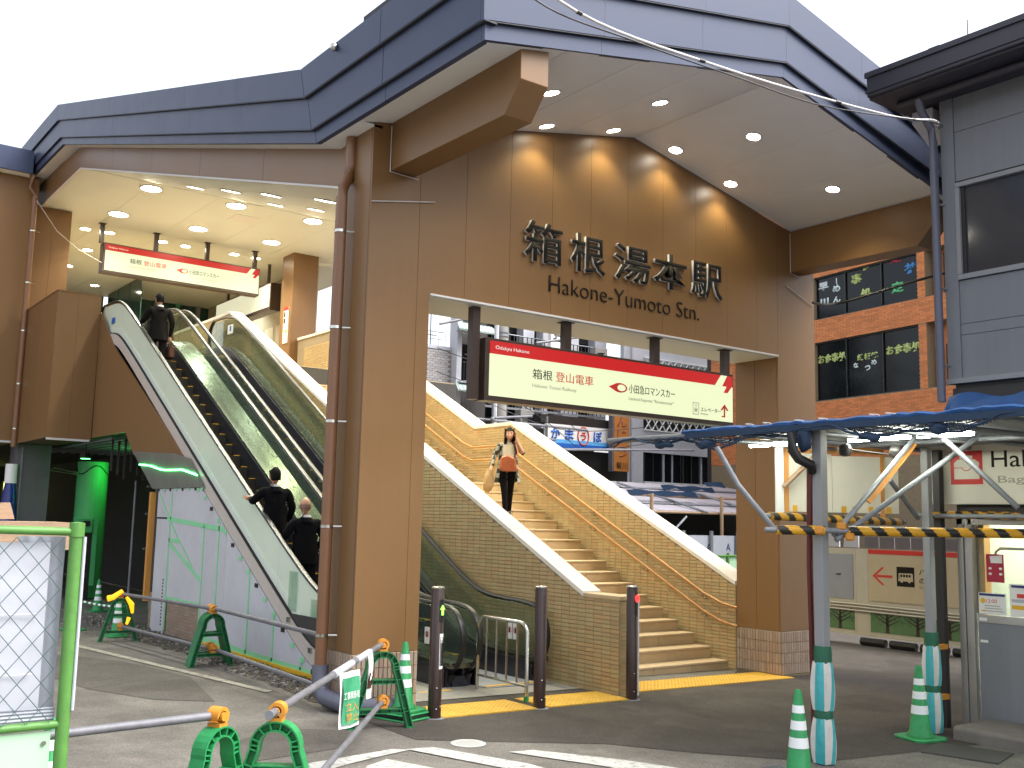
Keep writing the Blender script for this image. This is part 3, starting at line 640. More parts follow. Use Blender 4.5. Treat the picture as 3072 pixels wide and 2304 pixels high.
for y0, y1 in ((26.2, 29.0), (29.004, 31.8), (31.804, 34.6)):
    box_part('hall_wall_panel', 'pale', ST, 12.6, 12.7, y0, y1, 5.25, 9.02)
for i in range(4): box_part('notice', 'cream', ST, 12.585, 12.598, 27.3+i*.8, 27.9+i*.8, 6.7, 7.6)
# glazed back wall of the hall
for i in range(5):
    g = box_part('hall_window', 'hall_glass', ST, 9.3+i*.72, 10.0+i*.72, 34.5, 34.52, 5.25, 9.02)
    box_part('mullion', 'hall_green' if i % 2 == 0 else 'steel_dull', g, 9.97+i*.72, 10.10+i*.72, 34.36, 34.5, 5.25, 9.02)
for i in range(3): box_part('hall_window', 'hall_glass', ST, 9.22, 9.25, 31.0+i*1.2, 32.15+i*1.2, 5.25, 9.02)
box_part('hall_wall_panel', 'dim', ST, 5.7, 9.2, 35.0, 35.1, 5.25, 9.02)
# lower storey: columns and the dark works area under the upper floor
box_part('lower_column', 'grey_col', ST, 4.93, 5.64, 24.78, 25.5, 0, 3.38)
MB().box(5.02, 5.05, 24.74, 24.78, 0, 3.3).build('column_conduit', 'steel_dull', ST)
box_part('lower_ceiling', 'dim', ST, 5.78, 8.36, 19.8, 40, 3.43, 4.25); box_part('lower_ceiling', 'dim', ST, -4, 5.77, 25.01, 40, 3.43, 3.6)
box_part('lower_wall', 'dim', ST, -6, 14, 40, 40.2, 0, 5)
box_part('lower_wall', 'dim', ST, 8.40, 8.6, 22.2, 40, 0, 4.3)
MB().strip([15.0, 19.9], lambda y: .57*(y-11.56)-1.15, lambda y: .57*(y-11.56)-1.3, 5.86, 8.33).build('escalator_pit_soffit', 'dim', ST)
for i in range(9): MB().tube([(5.9+i*.22, 21.0, 3.38), (5.95+i*.22, 27, 3.36)], .03, 6).build('ceiling_pipe', 'steel_dull', ST)
for i in range(14):
    box_part('hanger_strip', 'dim', ST, 6.0+i*.13, 6.04+i*.13, 21.4, 21.42, 2.75-.08*(i % 3), 3.4)
# spandrel cladding beside the escalator
low = lambda y: (.90+.57*(y-11.56))-.87
sp = [(5.74, 22.0, 6.0), (5.74, 21.2, 5.45)]
MB().prism([(5.745, 21.99, 6.05), (5.745, 20.95, low(20.7)), (5.745, 17.3, low(17.3)), (5.745, 16.2, low(16.2)), (5.745, 16.3, 2.70), (5.745, 17.7, 2.80), (5.745, 19.1, 2.97), (5.745, 19.67, 3.415), (5.745, 21.95, 3.42)], (.03, 0, 0)).build('spandrel_panel', 'brown', ST)
MB().prism([(5.735, 19.12, 3.03), (5.735, 17.7, 2.95), (5.735, 16.9, 2.91), (5.735, 16.15, 2.80), (5.735, 15.44, 2.335), (5.735, 17.86, 2.335)], (.008, 0, 0)).build('silver_flashing', 'silver', ST)
# ================================================================== staircase
SC = thing('staircase', 'stone entrance staircase with tiled side walls, pale sloping copings and double wooden handrails', 'staircase', (9.9, 9.7, 0))
Y0, TR, RI = 10.14, .324, .1615
def ztread(n): return .024+RI*(n-1)
for n in range(1, 34):
    if n <= 17: y = Y0+TR*(n-1); y1 = y+TR+.03 if n < 17 else 16.65
    else: y = 16.65+TR*(n-18); y1 = y+TR+.03
    zt = ztread(n); mb = MB(); w = (11.60-8.63)/4
    for k in range(4):
        a = 8.63+k*w+.003; b = a+w-.006
        mb.box(a, b, y+.012, y1, zt-RI-.005, zt-.032)           # riser slab
    st = mb.build('step', 'step', SC)
    m2 = MB()
    for k in range(4):
        a = 8.63+k*w+.002; b = a+w-.004
        m2.box(a, b, y, y1, zt-.028, zt)
    m2.build('tread', 'nosing', st, bevel=.004)
box_part('step_core', 'grout', SC, 8.66, 11.7, 21.5, 26, 4.9, 5.24)
def zc(y, d=0):
    """underside line of the far coping, or of the near coping when d is set"""
    if d: 
        if y < 15.45: return 1.04+.4835*(y-9.59)
        if y < 16.65: return 3.873
        return min(3.873+.497*(y-16.65), 6.32)
    if y < 15.57: return 1.084+.4835*(y-10.08)
    if y < 16.78: return 3.735
    return min(3.735+.4835*(y-16.78), 6.60)
tm = MB(); w_, h_ = .1475, .0465
tm.add([(0, 0, 0), (0, w_, 0), (0, w_, h_), (0, 0, h_), (-.008, .003, .003), (-.008, w_-.003, .003), (-.008, w_-.003, h_-.003), (-.008, .003, h_-.003)],
       [(4, 5, 6, 7), (0, 1, 5, 4), (1, 2, 6, 5), (2, 3, 7, 6), (3, 0, 4, 7)])
t_ = tm.build('tile', 'tile', None); tile_me = t_.data; bpy.data.objects.remove(t_)
def tile_wall(wall, x, ya, yb, ztop, zbot, n_single, hide=None):
    """brick tiles on a wall face at plane x looking towards -X"""
    spots = []
    for r in range(0, 130):
        z = -.15+r*.05
        for i in range(int((yb-ya)/.15)+1):
            y = ya+i*.15
            if y+w_ > yb+.001: continue
            if z+h_*.3 > min(ztop(y), ztop(y+w_)) or z+h_ < min(zbot(y), zbot(y+w_)): continue
            if hide and hide(y, z): continue
            spots.append((x*x+y*y+(z-1.9)**2, y, z))
    spots.sort()
    for d, y, z in spots[:n_single]:
        t = bpy.data.objects.new('tile', tile_me); COL.objects.link(t); t.parent = wall; t.location = Vector((x, y, z))-wloc(wall)
    mb = MB(); src = [v.co for v in tile_me.vertices]; fs = [tuple(p.vertices) for p in tile_me.polygons]
    for d, y, z in spots[n_single:]: mb.add([(x+c.x, y+c.y, z+c.z) for c in src], fs)
    if mb.v: tag(mb.build('tile_field', 'tile_i', wall), kind='stuff')
ysN = [9.59, 11, 13, 15.45, 16.65, 18, 20, 21.574, 25.2]
ysF = [10.07, 11.5, 13.5, 15.57, 16.78, 18, 20, 22.706, 25.2]
# near wall (between escalators and stairs)
nz = lambda y: zc(y, .09) if y > 9.59 else 1.04
near = MB().strip([8.95]+ysN, nz, lambda y: -.3, 8.37, 8.625).build('side_wall', 'grout', SC)
tile_wall(near, 8.369, 8.955, 24.0, lambda y: nz(y)+.02, lambda y: max(-.1, .577*(y-13.2)), 300)
mb = MB()
for r in range(23):
    mb.box(8.373, 8.493, 8.938, 8.95, -.12+r*.05, -.12+r*.05+h_); mb.box(8.499, 8.622, 8.938, 8.95, -.12+r*.05, -.12+r*.05+h_)
tag(mb.build('tile_field', 'tile_i', near), kind='stuff')
far = MB().strip(ysF, lambda y: zc(y), lambda y: -.3, 11.70, 12.02).build('side_wall', 'grout', SC)
tile_wall(far, 11.699, 10.08, 24.9, lambda y: zc(y)+.02, lambda y: ztread(max(.3, min(17, (y-Y0)/TR)))-.25 if y < 16.6 else ztread(min(33, 17+(y-16.65)/TR))-.1, 300)
# copings in stone lengths
def coping(d, x0, x1, yc, first=None):
    for a, b in zip(yc[:-1], yc[1:]):
        f = lambda y: zc(y, d)
        MB().strip([a+.003, b-.003], lambda y: f(y)+.062, lambda y: f(y)-.004, x0, x1).build('coping', 'cap', SC, bevel=.004)
coping(.09, 8.352, 8.645, [9.59, 11.1, 12.6, 14.1, 15.45, 16.65, 18.0, 19.3, 20.5, 21.574, 25.2])
MB().box(8.352, 8.645, 8.93, 9.587, 1.036, 1.085).build('coping', 'step', SC, bevel=.004)
coping(0, 11.675, 12.06, [10.07, 11.5, 12.9, 14.3, 15.57, 16.78, 18.1, 19.6, 21.1, 22.706, 25.2])
box_part('wall_edge', 'trim', SC, 8.62, 8.655, 8.925, 8.97, -.1, 1.03)
# double wooden handrail on the far wall
def rail_line(off):
    r = [(11.6, 9.97, zc(10.45)-off-.09), (11.6, 10.25, zc(10.45)-off-.05)]
    for y in (10.6, 12, 15.2): r.append((11.6, y, zc(y)-off))
    r += [(11.6, 15.66, zc(15.57)-off+.02), (11.6, 16.7, zc(16.7)-off+.02)]
    for y in (17.05, 19, 21, 22.4): r.append((11.6, y, zc(y)-off))
    return r
for off in (.40, .66):
    h = MB().tube(rail_line(off), .021, 10).build('handrail', 'rail_wood', SC, smooth=True)
    for y in (10.65, 11.9, 13.15, 14.4, 16.1, 17.4, 18.7, 20.0, 21.3):
        z = zc(y)-off
        MB().tube([(11.6, y, z-.02), (11.6, y, z-.07), (11.68, y, z-.075)], .009, 6).tube([(11.67, y, z-.075), (11.697, y, z-.075)], .028, 8).build('bracket', 'steel', h, smooth=True)

# ================================================================== escalators
def nose(y): return smax(-.04, -.05+.57*(min(y, 20.9)-11.56), .05)
def railz(y):
    a = smax(.90, .90+.57*(y-11.56), .22)
    return -smax(-a, -6.21, .22)
DK = .66
def make_escalator(xa, xb, label, left_solid):
    """xa, xb: centre lines of the two handrails"""
    E_ = thing('escalator', label, 'escalator', ((xa+xb)/2, 10.4, 0), 'escalators beside the staircase')
    ys = frange(10.45, 21.9, 92)
    for side, x in ((-1, xa), (1, xb)):
        inn = -side      # towards the steps
        # handrail loop with the two newel ends
        path = []
        for i in range(13):
            a = -PI/2+PI*i/12-PI/2*0
            path.append((x, 10.45-.385*math.cos(a), .52+.385*math.sin(a)))
        path = [(x, 10.75, .14)]+path
        path += [(x, y, railz(y)) for y in ys[1:]]
        for i in range(1, 13):
            a = PI/2-PI*i/12
            path.append((x, 21.9+.385*math.cos(a), 5.83+.385*math.sin(a)))
        path.append((x, 21.6, 5.44))
        MB().tube(path, .035, 8, sq=(.042, .024)).build('handrail', 'rubber', E_, smooth=True)
        MB().tube([(p[0], p[1], p[2]-.03) for p in path[12:106]], .02, 6, sq=(.022, .012)).build('rail_track', 'steel', E_, smooth=True)
        # balustrade panels
        cuts = [10.10, 10.45, 11.5, 12.8, 14.1, 15.4, 16.7, 18.0, 19.3, 20.6, 21.9, 22.25]
        def top(y):
            if y < 10.45: return .52+math.sqrt(max(0, .36**2-(10.45-y)**2))
            if y > 21.9: return 5.83+math.sqrt(max(0, .36**2-(y-21.9)**2))
            return railz(y)-.03
        def bot(y):
            if y < 10.45: return max(.52-math.sqrt(max(0, .36**2-(10.45-y)**2)), .22)
            if y > 21.9: return max(5.83-math.sqrt(max(0, .36**2-(y-21.9)**2)), 5.5)
            return railz(y)-DK
        solid = left_solid and side < 0
        for a, b in zip(cuts[:-1], cuts[1:]):
            yy = frange(a+.003, b-.003, 10)
            if solid and 10.45 < b <= 21.9+.5:
                MB().strip(yy, top, lambda y: max(bot(y), top(y)-.50), x-.008, x+.008).build('glass_panel', 'esc_panel', E_)
                MB().strip(yy, lambda y: max(bot(y), top(y)-.502), bot, x-.02, x+.008).build('lower_panel', 'esc_panel2', E_)
            else:
                MB().strip(yy, top, bot, x-.005, x+.005).build('glass_panel', 'glass_esc', E_)
        # stainless deck, skirt
        dk = lambda y: railz(y)-DK
        xs = sorted((x-side*.10, x+side*(.0 if solid else .12)))
        MB().strip(frange(10.2, 22.2, 80), lambda y: dk(y)+.01, lambda y: dk(y)-.05, *xs).build('deck', 'deck_steel', E_, smooth=True)
        xs = sorted((x+inn*.10, x+inn*.115))
        MB().strip(frange(10.3, 22.0, 80), lambda y: dk(y)-.04, lambda y: dk(y)-.48, *xs).build('skirt', 'esc_base', E_)
        xs = sorted((x-.06, x+.06))
        MB().box(xs[0], xs[1], 10.32, 11.6, -.08, .20).build('newel_base', 'esc_base', E_, bevel=.02)
        MB().tube([(x, 10.42, .14), (x, 10.30, .10), (x, 10.36, .02)], .05, 8).build('handrail_inlet', 'rubber', E_, smooth=True)
        if solid:
            MB().strip(frange(11.3, 21.6, 60), lambda y: dk(y)+.015, lambda y: dk(y)-.005, x-.055, x-.02).build('shadow_joint', 'slot', E_)
            for a, b in zip([10.7, 12.6, 14.6, 16.6, 18.6], [12.595, 14.595, 16.595, 18.595, 21.3]):
                MB().strip(frange(a, b, 14), lambda y: dk(y)-.006, lambda y: dk(y)-.215, x-.065, x-.03).build('outer_cladding', 'esc_clad', E_)
            c = MB().strip(frange(21.3, 22.15, 8), lambda y: dk(y), lambda y: dk(y)-.3, x-.065, x-.03).build('outer_cladding', 'esc_clad', E_)
            for y in (11.05, 11.65, 12.3):
                MB().box(x-.03, x-.022, y-.12, y+.12, railz(y)-.62, railz(y)-.12).build('sticker_guard', 'glass_esc', E_)
                MB().box(x-.085, x-.066, y-.05, y+.03, dk(y)-.09, dk(y)-.03).build('cladding_clip', 'steel', E_)
    # truss body under the steps
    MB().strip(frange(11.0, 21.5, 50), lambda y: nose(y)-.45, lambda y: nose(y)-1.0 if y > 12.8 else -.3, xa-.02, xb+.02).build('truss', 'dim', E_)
    # steps
    xs0, xs1 = xa+.12, xb-.12
    n = 29; d = .353
    for i in range(n):
        y = 11.45+i*d
        z = nose(y+.02)
        mb = MB(); mb.box(xs0, xs1, y+.012, y+d+.14, z-.03, z); mb.box(xs0, xs1, y, y+.02, z-.24, z-.006)
        for k in range(10):
            a = xs0+.01+k*(xs1-xs0)/10; mb.box(a, a+.022, y+.015, y+d+.02, z, z+.008)
        s_ = mb.build('step', 'esc_step', E_)
        MB().box(xs1-.10, xs1-.004, y+.010, y+.05, z+.004, z+.014).box(xs0+.004, xs0+.03, y+.02, y+d, z+.004, z+.012).box(xs1-.03, xs1-.004, y+.05, y+d, z+.004, z+.012).build('edge_mark', 'esc_yellow', s_)
    f_ = MB().box(xs0-.02, xs1+.02, 10.05, 11.45, -.08, -.02).build('landing_plate', 'steel_dull', E_)
    MB().box(xs0, xs1, 11.38, 11.45, -.018, -.012).box(xs0, xs1, 10.10, 10.14, -.018, -.012).build('comb_mark', 'esc_yellow', f_)
    MB().box(xs0-.02, xs1+.02, 21.6, 22.6, 5.2, 5.262).build('landing_plate', 'steel_dull', E_)
    return E_
e1 = make_escalator(5.84, 6.94, 'left escalator with solid pale green side panels, carrying the three men in dark suits', True)
e2 = make_escalator(7.18, 8.20, 'right escalator next to the tiled stair wall, running empty between clear glass sides', False)
for e, x in ((e1, 6.94), (e2, 8.20)):
    for k in range(2):
        s_ = box_part('notice', 'white', e, x-.009, x-.006, 10.66+k*.13, 10.77+k*.13, .42, .62)
        MB().tube([(x-.0095, 10.715+k*.13+.035*math.cos(2*PI*i/12), .535+.035*math.sin(2*PI*i/12)) for i in range(13)], .005, 4).build('notice_mark', 'red', s_)
        MB().box(x-.011, x-.009, 10.70+k*.13, 10.73+k*.13, .50, .56).build('notice_mark', 'ink', s_)
s_ = box_part('notice', 'white', e2, 8.19, 8.193, 20.9, 21.2, 5.78, 5.98)
box_part('notice_mark', 'ink_blue', s_, 8.187, 8.1895, 21.0, 21.08, 5.84, 5.95)
box_part('notice', 'ink_blue', e1, 5.815, 5.82, 21.2, 21.4, 5.72, 5.84)
MB().box(6.95, 7.17, 10.3, 11.0, -.06, .10).build('middle_plinth', 'esc_base', e2)
MB().strip(frange(10.6, 22.0, 60), lambda y: railz(y)-DK+.004, lambda y: railz(y)-DK-.03, 6.98, 7.14).build('middle_deck', 'deck_steel', e2, smooth=True)

# ================================================================== temporary wall boards below the escalator
TW = thing('temporary_wall', 'grey construction boards joined with green tape under the left escalator, orange timber post at its end', 'hoarding', (5.77, 14, 0))
zt = lambda y: max(.06, min(2.33, railz(y)-.88))
bx = [10.15, 11.0, 11.85, 12.70, 13.55, 14.45, 15.35, 16.90, 17.78]
for a, b in zip(bx[:-1], bx[1:]):
    zb = .575 if a in (15.35,) else .03
    top_y = frange(a+.003, b-.003, 6)
    if a == 16.90:
        box_part('board', 'board', TW, 5.755, 5.772, a+.003, b-.2, 1.86, 2.33)
        box_part('board', 'board', TW, 5.75, 5.768, a+.02, 17.55, -.02, 1.83)
        continue
    MB().strip(top_y, zt, lambda y: zb, 5.755, 5.772).build('board', 'board', TW)
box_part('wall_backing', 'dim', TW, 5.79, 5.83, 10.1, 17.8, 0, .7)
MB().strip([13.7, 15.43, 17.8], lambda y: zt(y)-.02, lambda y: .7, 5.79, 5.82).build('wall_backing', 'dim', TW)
def tape(y0, z0, y1, z1, w=.05, x=5.749):
    z0, z1 = min(z0, zt(y0)-.02), min(z1, zt(y1)-.02)
    d = Vector((0, y1-y0, z1-z0)).normalized(); p = Vector((0, -d.z, d.y))*w/2
    a = Vector((x, y0, z0)); b = Vector((x, y1, z1))
    MB().prism([a-p, b-p, b+p, a+p], (.004, 0, 0)).build('tape_strip', 'tape', TW)
for y, z0, z1 in ((11.0, .06, .48), (11.85, .06, 1.0), (12.70, .06, 1.45), (13.55, .06, 1.8), (14.45, 1.85, 2.2), (14.75, .56, 1.85), (16.88, .05, 2.28), (15.36, .03, 1.75)):
    tape(y, z0, y, z1, .045)
tape(17.05, 1.84, 14.55, 1.84, .07); tape(16.9, 1.49, 16.4, 1.49, .06); tape(16.86, 1.44, 15.36, .92, .055, 5.7475); tape(17.5, 2.25, 16.45, 1.5, .03, 5.7465)
tape(16.4, 1.5, 15.6, 1.0, .03, 5.746); tape(16.85, .565, 15.36, .565, .06); tape(15.3, .10, 10.2, .10, .07)
for i in range(18):
    y = 10.6+i*.30
    MB().box(5.744, 5.752, y-.05, y+.05, zt(y)-.06, zt(y)-.005).build('tape_dash', 'tape' if i % 3 else 'slot', TW)
for i in range(8): MB().box(5.742, 5.752, 15.5+i*.29, 15.56+i*.29, 2.29, 2.36).build('tape_dash', 'slot' if i % 2 else 'tape', TW)
box_part('timber_post', 'timber', TW, 5.70, 5.79, 17.80, 17.88, .45, 2.28)
box_part('ground_beam', 'yellow', TW, 5.71, 5.755, 10.2, 15.3, .0, .05)
for i in range(14): MB().box(5.744, 5.7495, 17.02, 17.06, .12+i*.055, .145+i*.055).build('slot_hole', 'slot', TW)
# facing brick showing through the gap in the boards
bw = MB().box(5.785, 5.83, 15.35, 17.78, -.05, .60).build('brick_panel', 'grout', TW)
bt = MB(); bt.add([(0, 0, 0), (0, .1475, 0), (0, .1475, .0465), (0, 0, .0465), (-.008, .003, .003), (-.008, .1445, .003), (-.008, .1445, .0435), (-.008, .003, .0435)], [(4, 5, 6, 7), (0, 1, 5, 4), (1, 2, 6, 5), (2, 3, 7, 6), (3, 0, 4, 7)])
b_ = bt.build('brick', 'tile_base', None); brick_me = b_.data; bpy.data.objects.remove(b_)
for r in range(12):
    for i in range(16):
        y = 15.37+i*.15+(.075 if r % 2 else 0)
        if y > 17.6: continue
        t = bpy.data.objects.new('brick', brick_me); COL.objects.link(t); t.parent = bw; t.location = Vector((5.784, y, .0+r*.05))-wloc(bw)
# added glowing green tube, standing in for the reflected streak on the silver flashing
RS = MB().tube([(5.715, 18.6, 2.773), (5.715, 18.05, 2.74), (5.715, 17.45, 2.655), (5.715, 17.17, 2.638), (5.715, 16.42, 2.628), (5.715, 15.7, 2.523)], .013, 8).build('reflection_streak', 'green_glow', None, smooth=True)
tag(RS, 'bright green glowing rope light sagging across the silver sheet beside the escalator', 'rope light')
# works gear in the dark space
GC = thing('works_column', 'round column glowing bright green in the dark works area under the station', 'column', (6.55, 24.7, 0))
MB().lathe((6.55, 24.7, 0), [(.335, 0), (.335, 3.05)], 24).build('shaft', 'green_paintcol', GC, smooth=True)
MB().tube([(6.55+.345*math.cos(a), 24.7+.345*math.sin(a), 2.86+.1*math.sin(3*a)) for a in frange(PI*.9, PI*2.1, 16)], .012, 6).build('cable', 'black', GC)
MB().tube([(6.2, 24.5, 2.78), (5.6, 24.2, 2.86), (5.5, 24.15, 2.80), (6.2, 24.5, 2.74)], .012, 6).build('bracket_rod', 'steel', GC)
GB = thing('control_box', 'green lit control cabinet on a stand in front of the green column', 'cabinet', (6.3, 24.0, 0))
box_part('cabinet', 'green_paintcol', GB, 6.05, 6.42, 23.9, 24.1, 1.46, 1.78, bevel=.01)
MB().box(6.09, 6.2, 23.885, 23.898, 1.50, 1.53).box(6.22, 6.36, 23.885, 23.898, 1.60, 1.72).build('vent', 'slot', GB)
box_part('stand', 'black', GB, 6.20, 6.44, 23.95, 24.1, 0, 1.45)
box_part('stand_post', 'green_paintcol', GB, 6.44, 6.54, 23.95, 24.05, .3, 1.78)
gl_ = bpy.data.lights.new('work_lamp', 'POINT'); gl_.energy = 7; gl_.color = (.12, 1, .22); gl_.shadow_soft_size = .15
WL = thing('work_lamp', 'small green flood lamp fixed under the dark lower ceiling', 'work lamp', (5.95, 23.1, 3.05))
MB().lathe((5.95, 23.1, 3.05), [(.10, .12), (.12, 0)], 14).tube([(5.95, 23.1, 3.15), (5.95, 23.1, 3.42)], .012, 6).build('housing', 'black', WL)
MB().lathe((5.95, 23.1, 3.04), [(.10, 0), (.10, .004)], 14).build('lens', 'green_glow', WL)
go = bpy.data.objects.new('column_fill_light', gl_); COL.objects.link(go); go.parent = WL; go.location = (.95, .75, -.25)  # unseen light added beside the column, apart from the lamp housing
SF = thing('works_scaffold', 'steel pipe scaffold with a dark hanging sheet in the works area', 'scaffold', (7.2, 22.0, 0))
for x, y in ((6.9, 21.2), (8.0, 21.2), (6.9, 22.6), (8.0, 22.6)): MB().tube([(x, y, 0), (x, y, 2.6)], .024, 8).build('upright', 'steel_dull', SF)
for z in (1.9, 2.45, 1.2): MB().tube([(6.7, 21.2, z), (8.2, 21.2, z+.05)], .024, 8).build('ledger', 'steel_dull', SF)
MB().tube([(6.9, 21.2, 1.9), (8.0, 21.2, 2.5)], .02, 8).tube([(8.0, 21.25, 1.9), (6.9, 21.25, 2.5)], .02, 8).build('brace', 'steel_dull', SF)
mb = MB()
gx = frange(6.95, 7.95, 10); gzv = frange(.35, 1.85, 8)
vs = [(x, 21.16+.04*math.sin(x*9+z*3), z) for z in gzv for x in gx]
mb.add(vs, [(j*11+i, j*11+i+1, (j+1)*11+i+1, (j+1)*11+i) for j in range(8) for i in range(10)]).build('hanging_sheet', 'dim', SF, smooth=True)
for nm, lab, b in (('plant_crate', 'dark equipment crate standing in the works area', (7.0, 8.2, 19.9, 20.6, 0, 1.35)),):
    t = thing(nm, lab, 'crate', (b[0], b[2], 0)); MB().box(*b).build('body', 'slot', t, bevel=.02); box_part('lid', 'dim', t, b[0]-.02, b[1]+.02, b[2]-.02, b[3]+.02, b[5], b[5]+.05)
t = thing('lit_room_window', 'small yellow-green lit windows far back in the works area', 'window', (5.9, 39.8, 0))
for x in (6.2, 7.0, 7.6): box_part('pane', 'win_lit', t, x, x+.35, 39.90, 39.95, 2.2, 2.9)
box_part('frame', 'black', t, 6.1, 8.05, 39.95, 39.99, 2.1, 3.0)
# ================================================================== hanging signs
def hung_sign(label, x0, x1, y, z0, z1, posts, ztop, dep, main=True):
    T = thing('hanging_sign', label, 'sign', ((x0+x1)/2, y, z0), 'lit station signs')
    b = .055
    MB().box(x0-b, x1+b*.5, y+.012, y+dep, z0-b, z1+b*.6).build('sign_box', 'frame', T, bevel=.006)
    hb = (z1-z0)*.235
    box_part('face', 'sign_lit', T, x0, x1, y, y+.011, z0, z1-hb-.001)
    band = box_part('red_band', 'sign_lit_red', T, x0, x1-.001, y, y+.011, z1-hb, z1)
    # slanted white and red mark at the right end of the band
    W_ = x1-x0; H_ = z1-z0
    MB().prism([(x1-.032*W_-.055*W_, y-.001, z1-hb), (x1-.032*W_-.02*W_, y-.001, z1-hb), (x1-.032*W_+.004*W_, y-.001, z1), (x1-.032*W_-.026*W_, y-.001, z1)], (0, -.002, 0)).build('slant_mark', 'sign_lit', T)
    MB().prism([(x1-.045*W_, y-.001, z1-hb-.14*H_), (x1-.026*W_, y-.001, z1-hb-.14*H_), (x1-.006*W_, y-.001, z1-hb), (x1-.030*W_, y-.001, z1-hb)], (0, -.002, 0)).build('slant_mark', 'sign_lit_red', T)
    for p in posts:
        q = MB().box(p-.05, p+.05, y+dep*.3, y+dep*.3+.09, z1+b*.5, ztop).build('hanger', 'frame', T)
        MB().box(p-.085, p+.085, y+dep*.3-.02, y+dep*.3+.11, ztop-.012, ztop-.001).build('hanger_plate', 'black', q)
    t = lambda s, fx, fz, fw, fh, m, nm='lettering': text_on(s, (x0+fx*W_, y-.001, z0+fz*H_), U, V, fw*W_, fh*H_, m, T, nm, .003)
    t('Odakyu Hakone', .018, .835, .118, .085, 'white')
    t('箱根', .150, .40, .073, .19, 'ink'); t('登山電車', .235, .40, .145, .19, 'red')
    t('Hakone Tozan Railway', .150, .225, .165, .085, 'ink_soft')
    # eye-shaped emblem
    ex, ez = x0+.488*W_, z0+.44*H_
    pts = [(ex-.046*W_, y-.001, ez)]+[(ex+.03*W_*math.cos(a), y-.001, ez+.095*H_*math.sin(a)) for a in frange(PI*.72, -PI*.72, 20)]
    MB().prism(pts, (0, -.003, 0)).build('emblem', 'red', T)
    MB().prism([(ex+.006*W_+.017*W_*math.cos(a), y-.0042, ez+.065*H_*math.sin(a)) for a in frange(0, 2*PI*.96, 20)], (0, -.002, 0)).build('emblem_centre', 'sign_lit', T)
    t('小田急ロマンスカー', .525, .36, .20, .18, 'ink')
    t('Limited Express "Romancecar"', .525, .20, .195, .085, 'ink_soft')
    if main:
        t('エレベーター', .845, .165, .095, .09, 'ink'); t('Elevator', .845, .095, .035, .04, 'ink_soft')
        ix, iz = x0+.808*W_, z0+.085*H_
        mb = MB()
        for a in ((0, .028, 0, .012), (0, .028, .238, .25), (0, .0015, 0, .25), (.0265, .028, 0, .25), (.008, .02, .05, .06), (.008, .02, .13, .14), (.008, .0095, .05, .14), (.0185, .02, .05, .14), (.009, .019, .08, .11), (.012, .0135, .17, .21), (.017, .0185, .17, .21)):
            mb.box(ix+a[0]*W_, ix+a[1]*W_, y-.004, y-.001, iz+a[2]*H_, iz+a[3]*H_)
        mb.build('lift_pictogram', 'ink_soft', T)
        ax, az = x0+.958*W_, z0+.09*H_
        MB().box(ax-.003*W_, ax+.004*W_, y-.004, y-.001, az, az+.22*H_).box(ax-.014*W_, ax+.004*W_, y-.005, y-.0045, az, az+.028*H_).prism([(ax-.018*W_, y-.001, az+.16*H_), (ax+.0005*W_, y-.001, az+.28*H_), (ax+.019*W_, y-.001, az+.16*H_), (ax+.013*W_, y-.001, az+.14*H_), (ax+.0005*W_, y-.001, az+.225*H_), (ax-.012*W_, y-.001, az+.14*H_)], (0, -.005, 0)).build('arrow', 'red', T)
    return T
hung_sign('long lit sign under the gable wall, red top band and lift symbol at its right', 6.65, 10.73, 9.28, 3.32, 3.945, (7.85, 9.35, 10.70), 4.326, .22)
box_part('hanger', 'frame', bpy.data.objects['hanging_sign'], 6.46, 6.56, 9.36, 9.46, 3.27, 4.326)
hung_sign('smaller lit red banded sign hanging from the ceiling above the escalators', 6.74, 10.75, 25.80, 7.83, 8.49, (6.66, 8.0, 9.34, 10.66), 9.018, .30, False)
T = thing('hanging_sign', 'dark sided lit sign box hanging edge-on beside the brown inner column', 'sign', (11.5, 28.5, 7.6), 'lit station signs')
box_part('sign_box', 'frame', T, 11.412, 11.72, 26.5, 30.6, 7.60, 8.38)
box_part('face', 'sign_lit_soft', T, 11.40, 11.411, 26.55, 30.55, 7.70, 8.34)
for y in (27.0, 30.0): box_part('hanger', 'frame', T, 11.53, 11.60, y, y+.07, 8.38, 9.018)

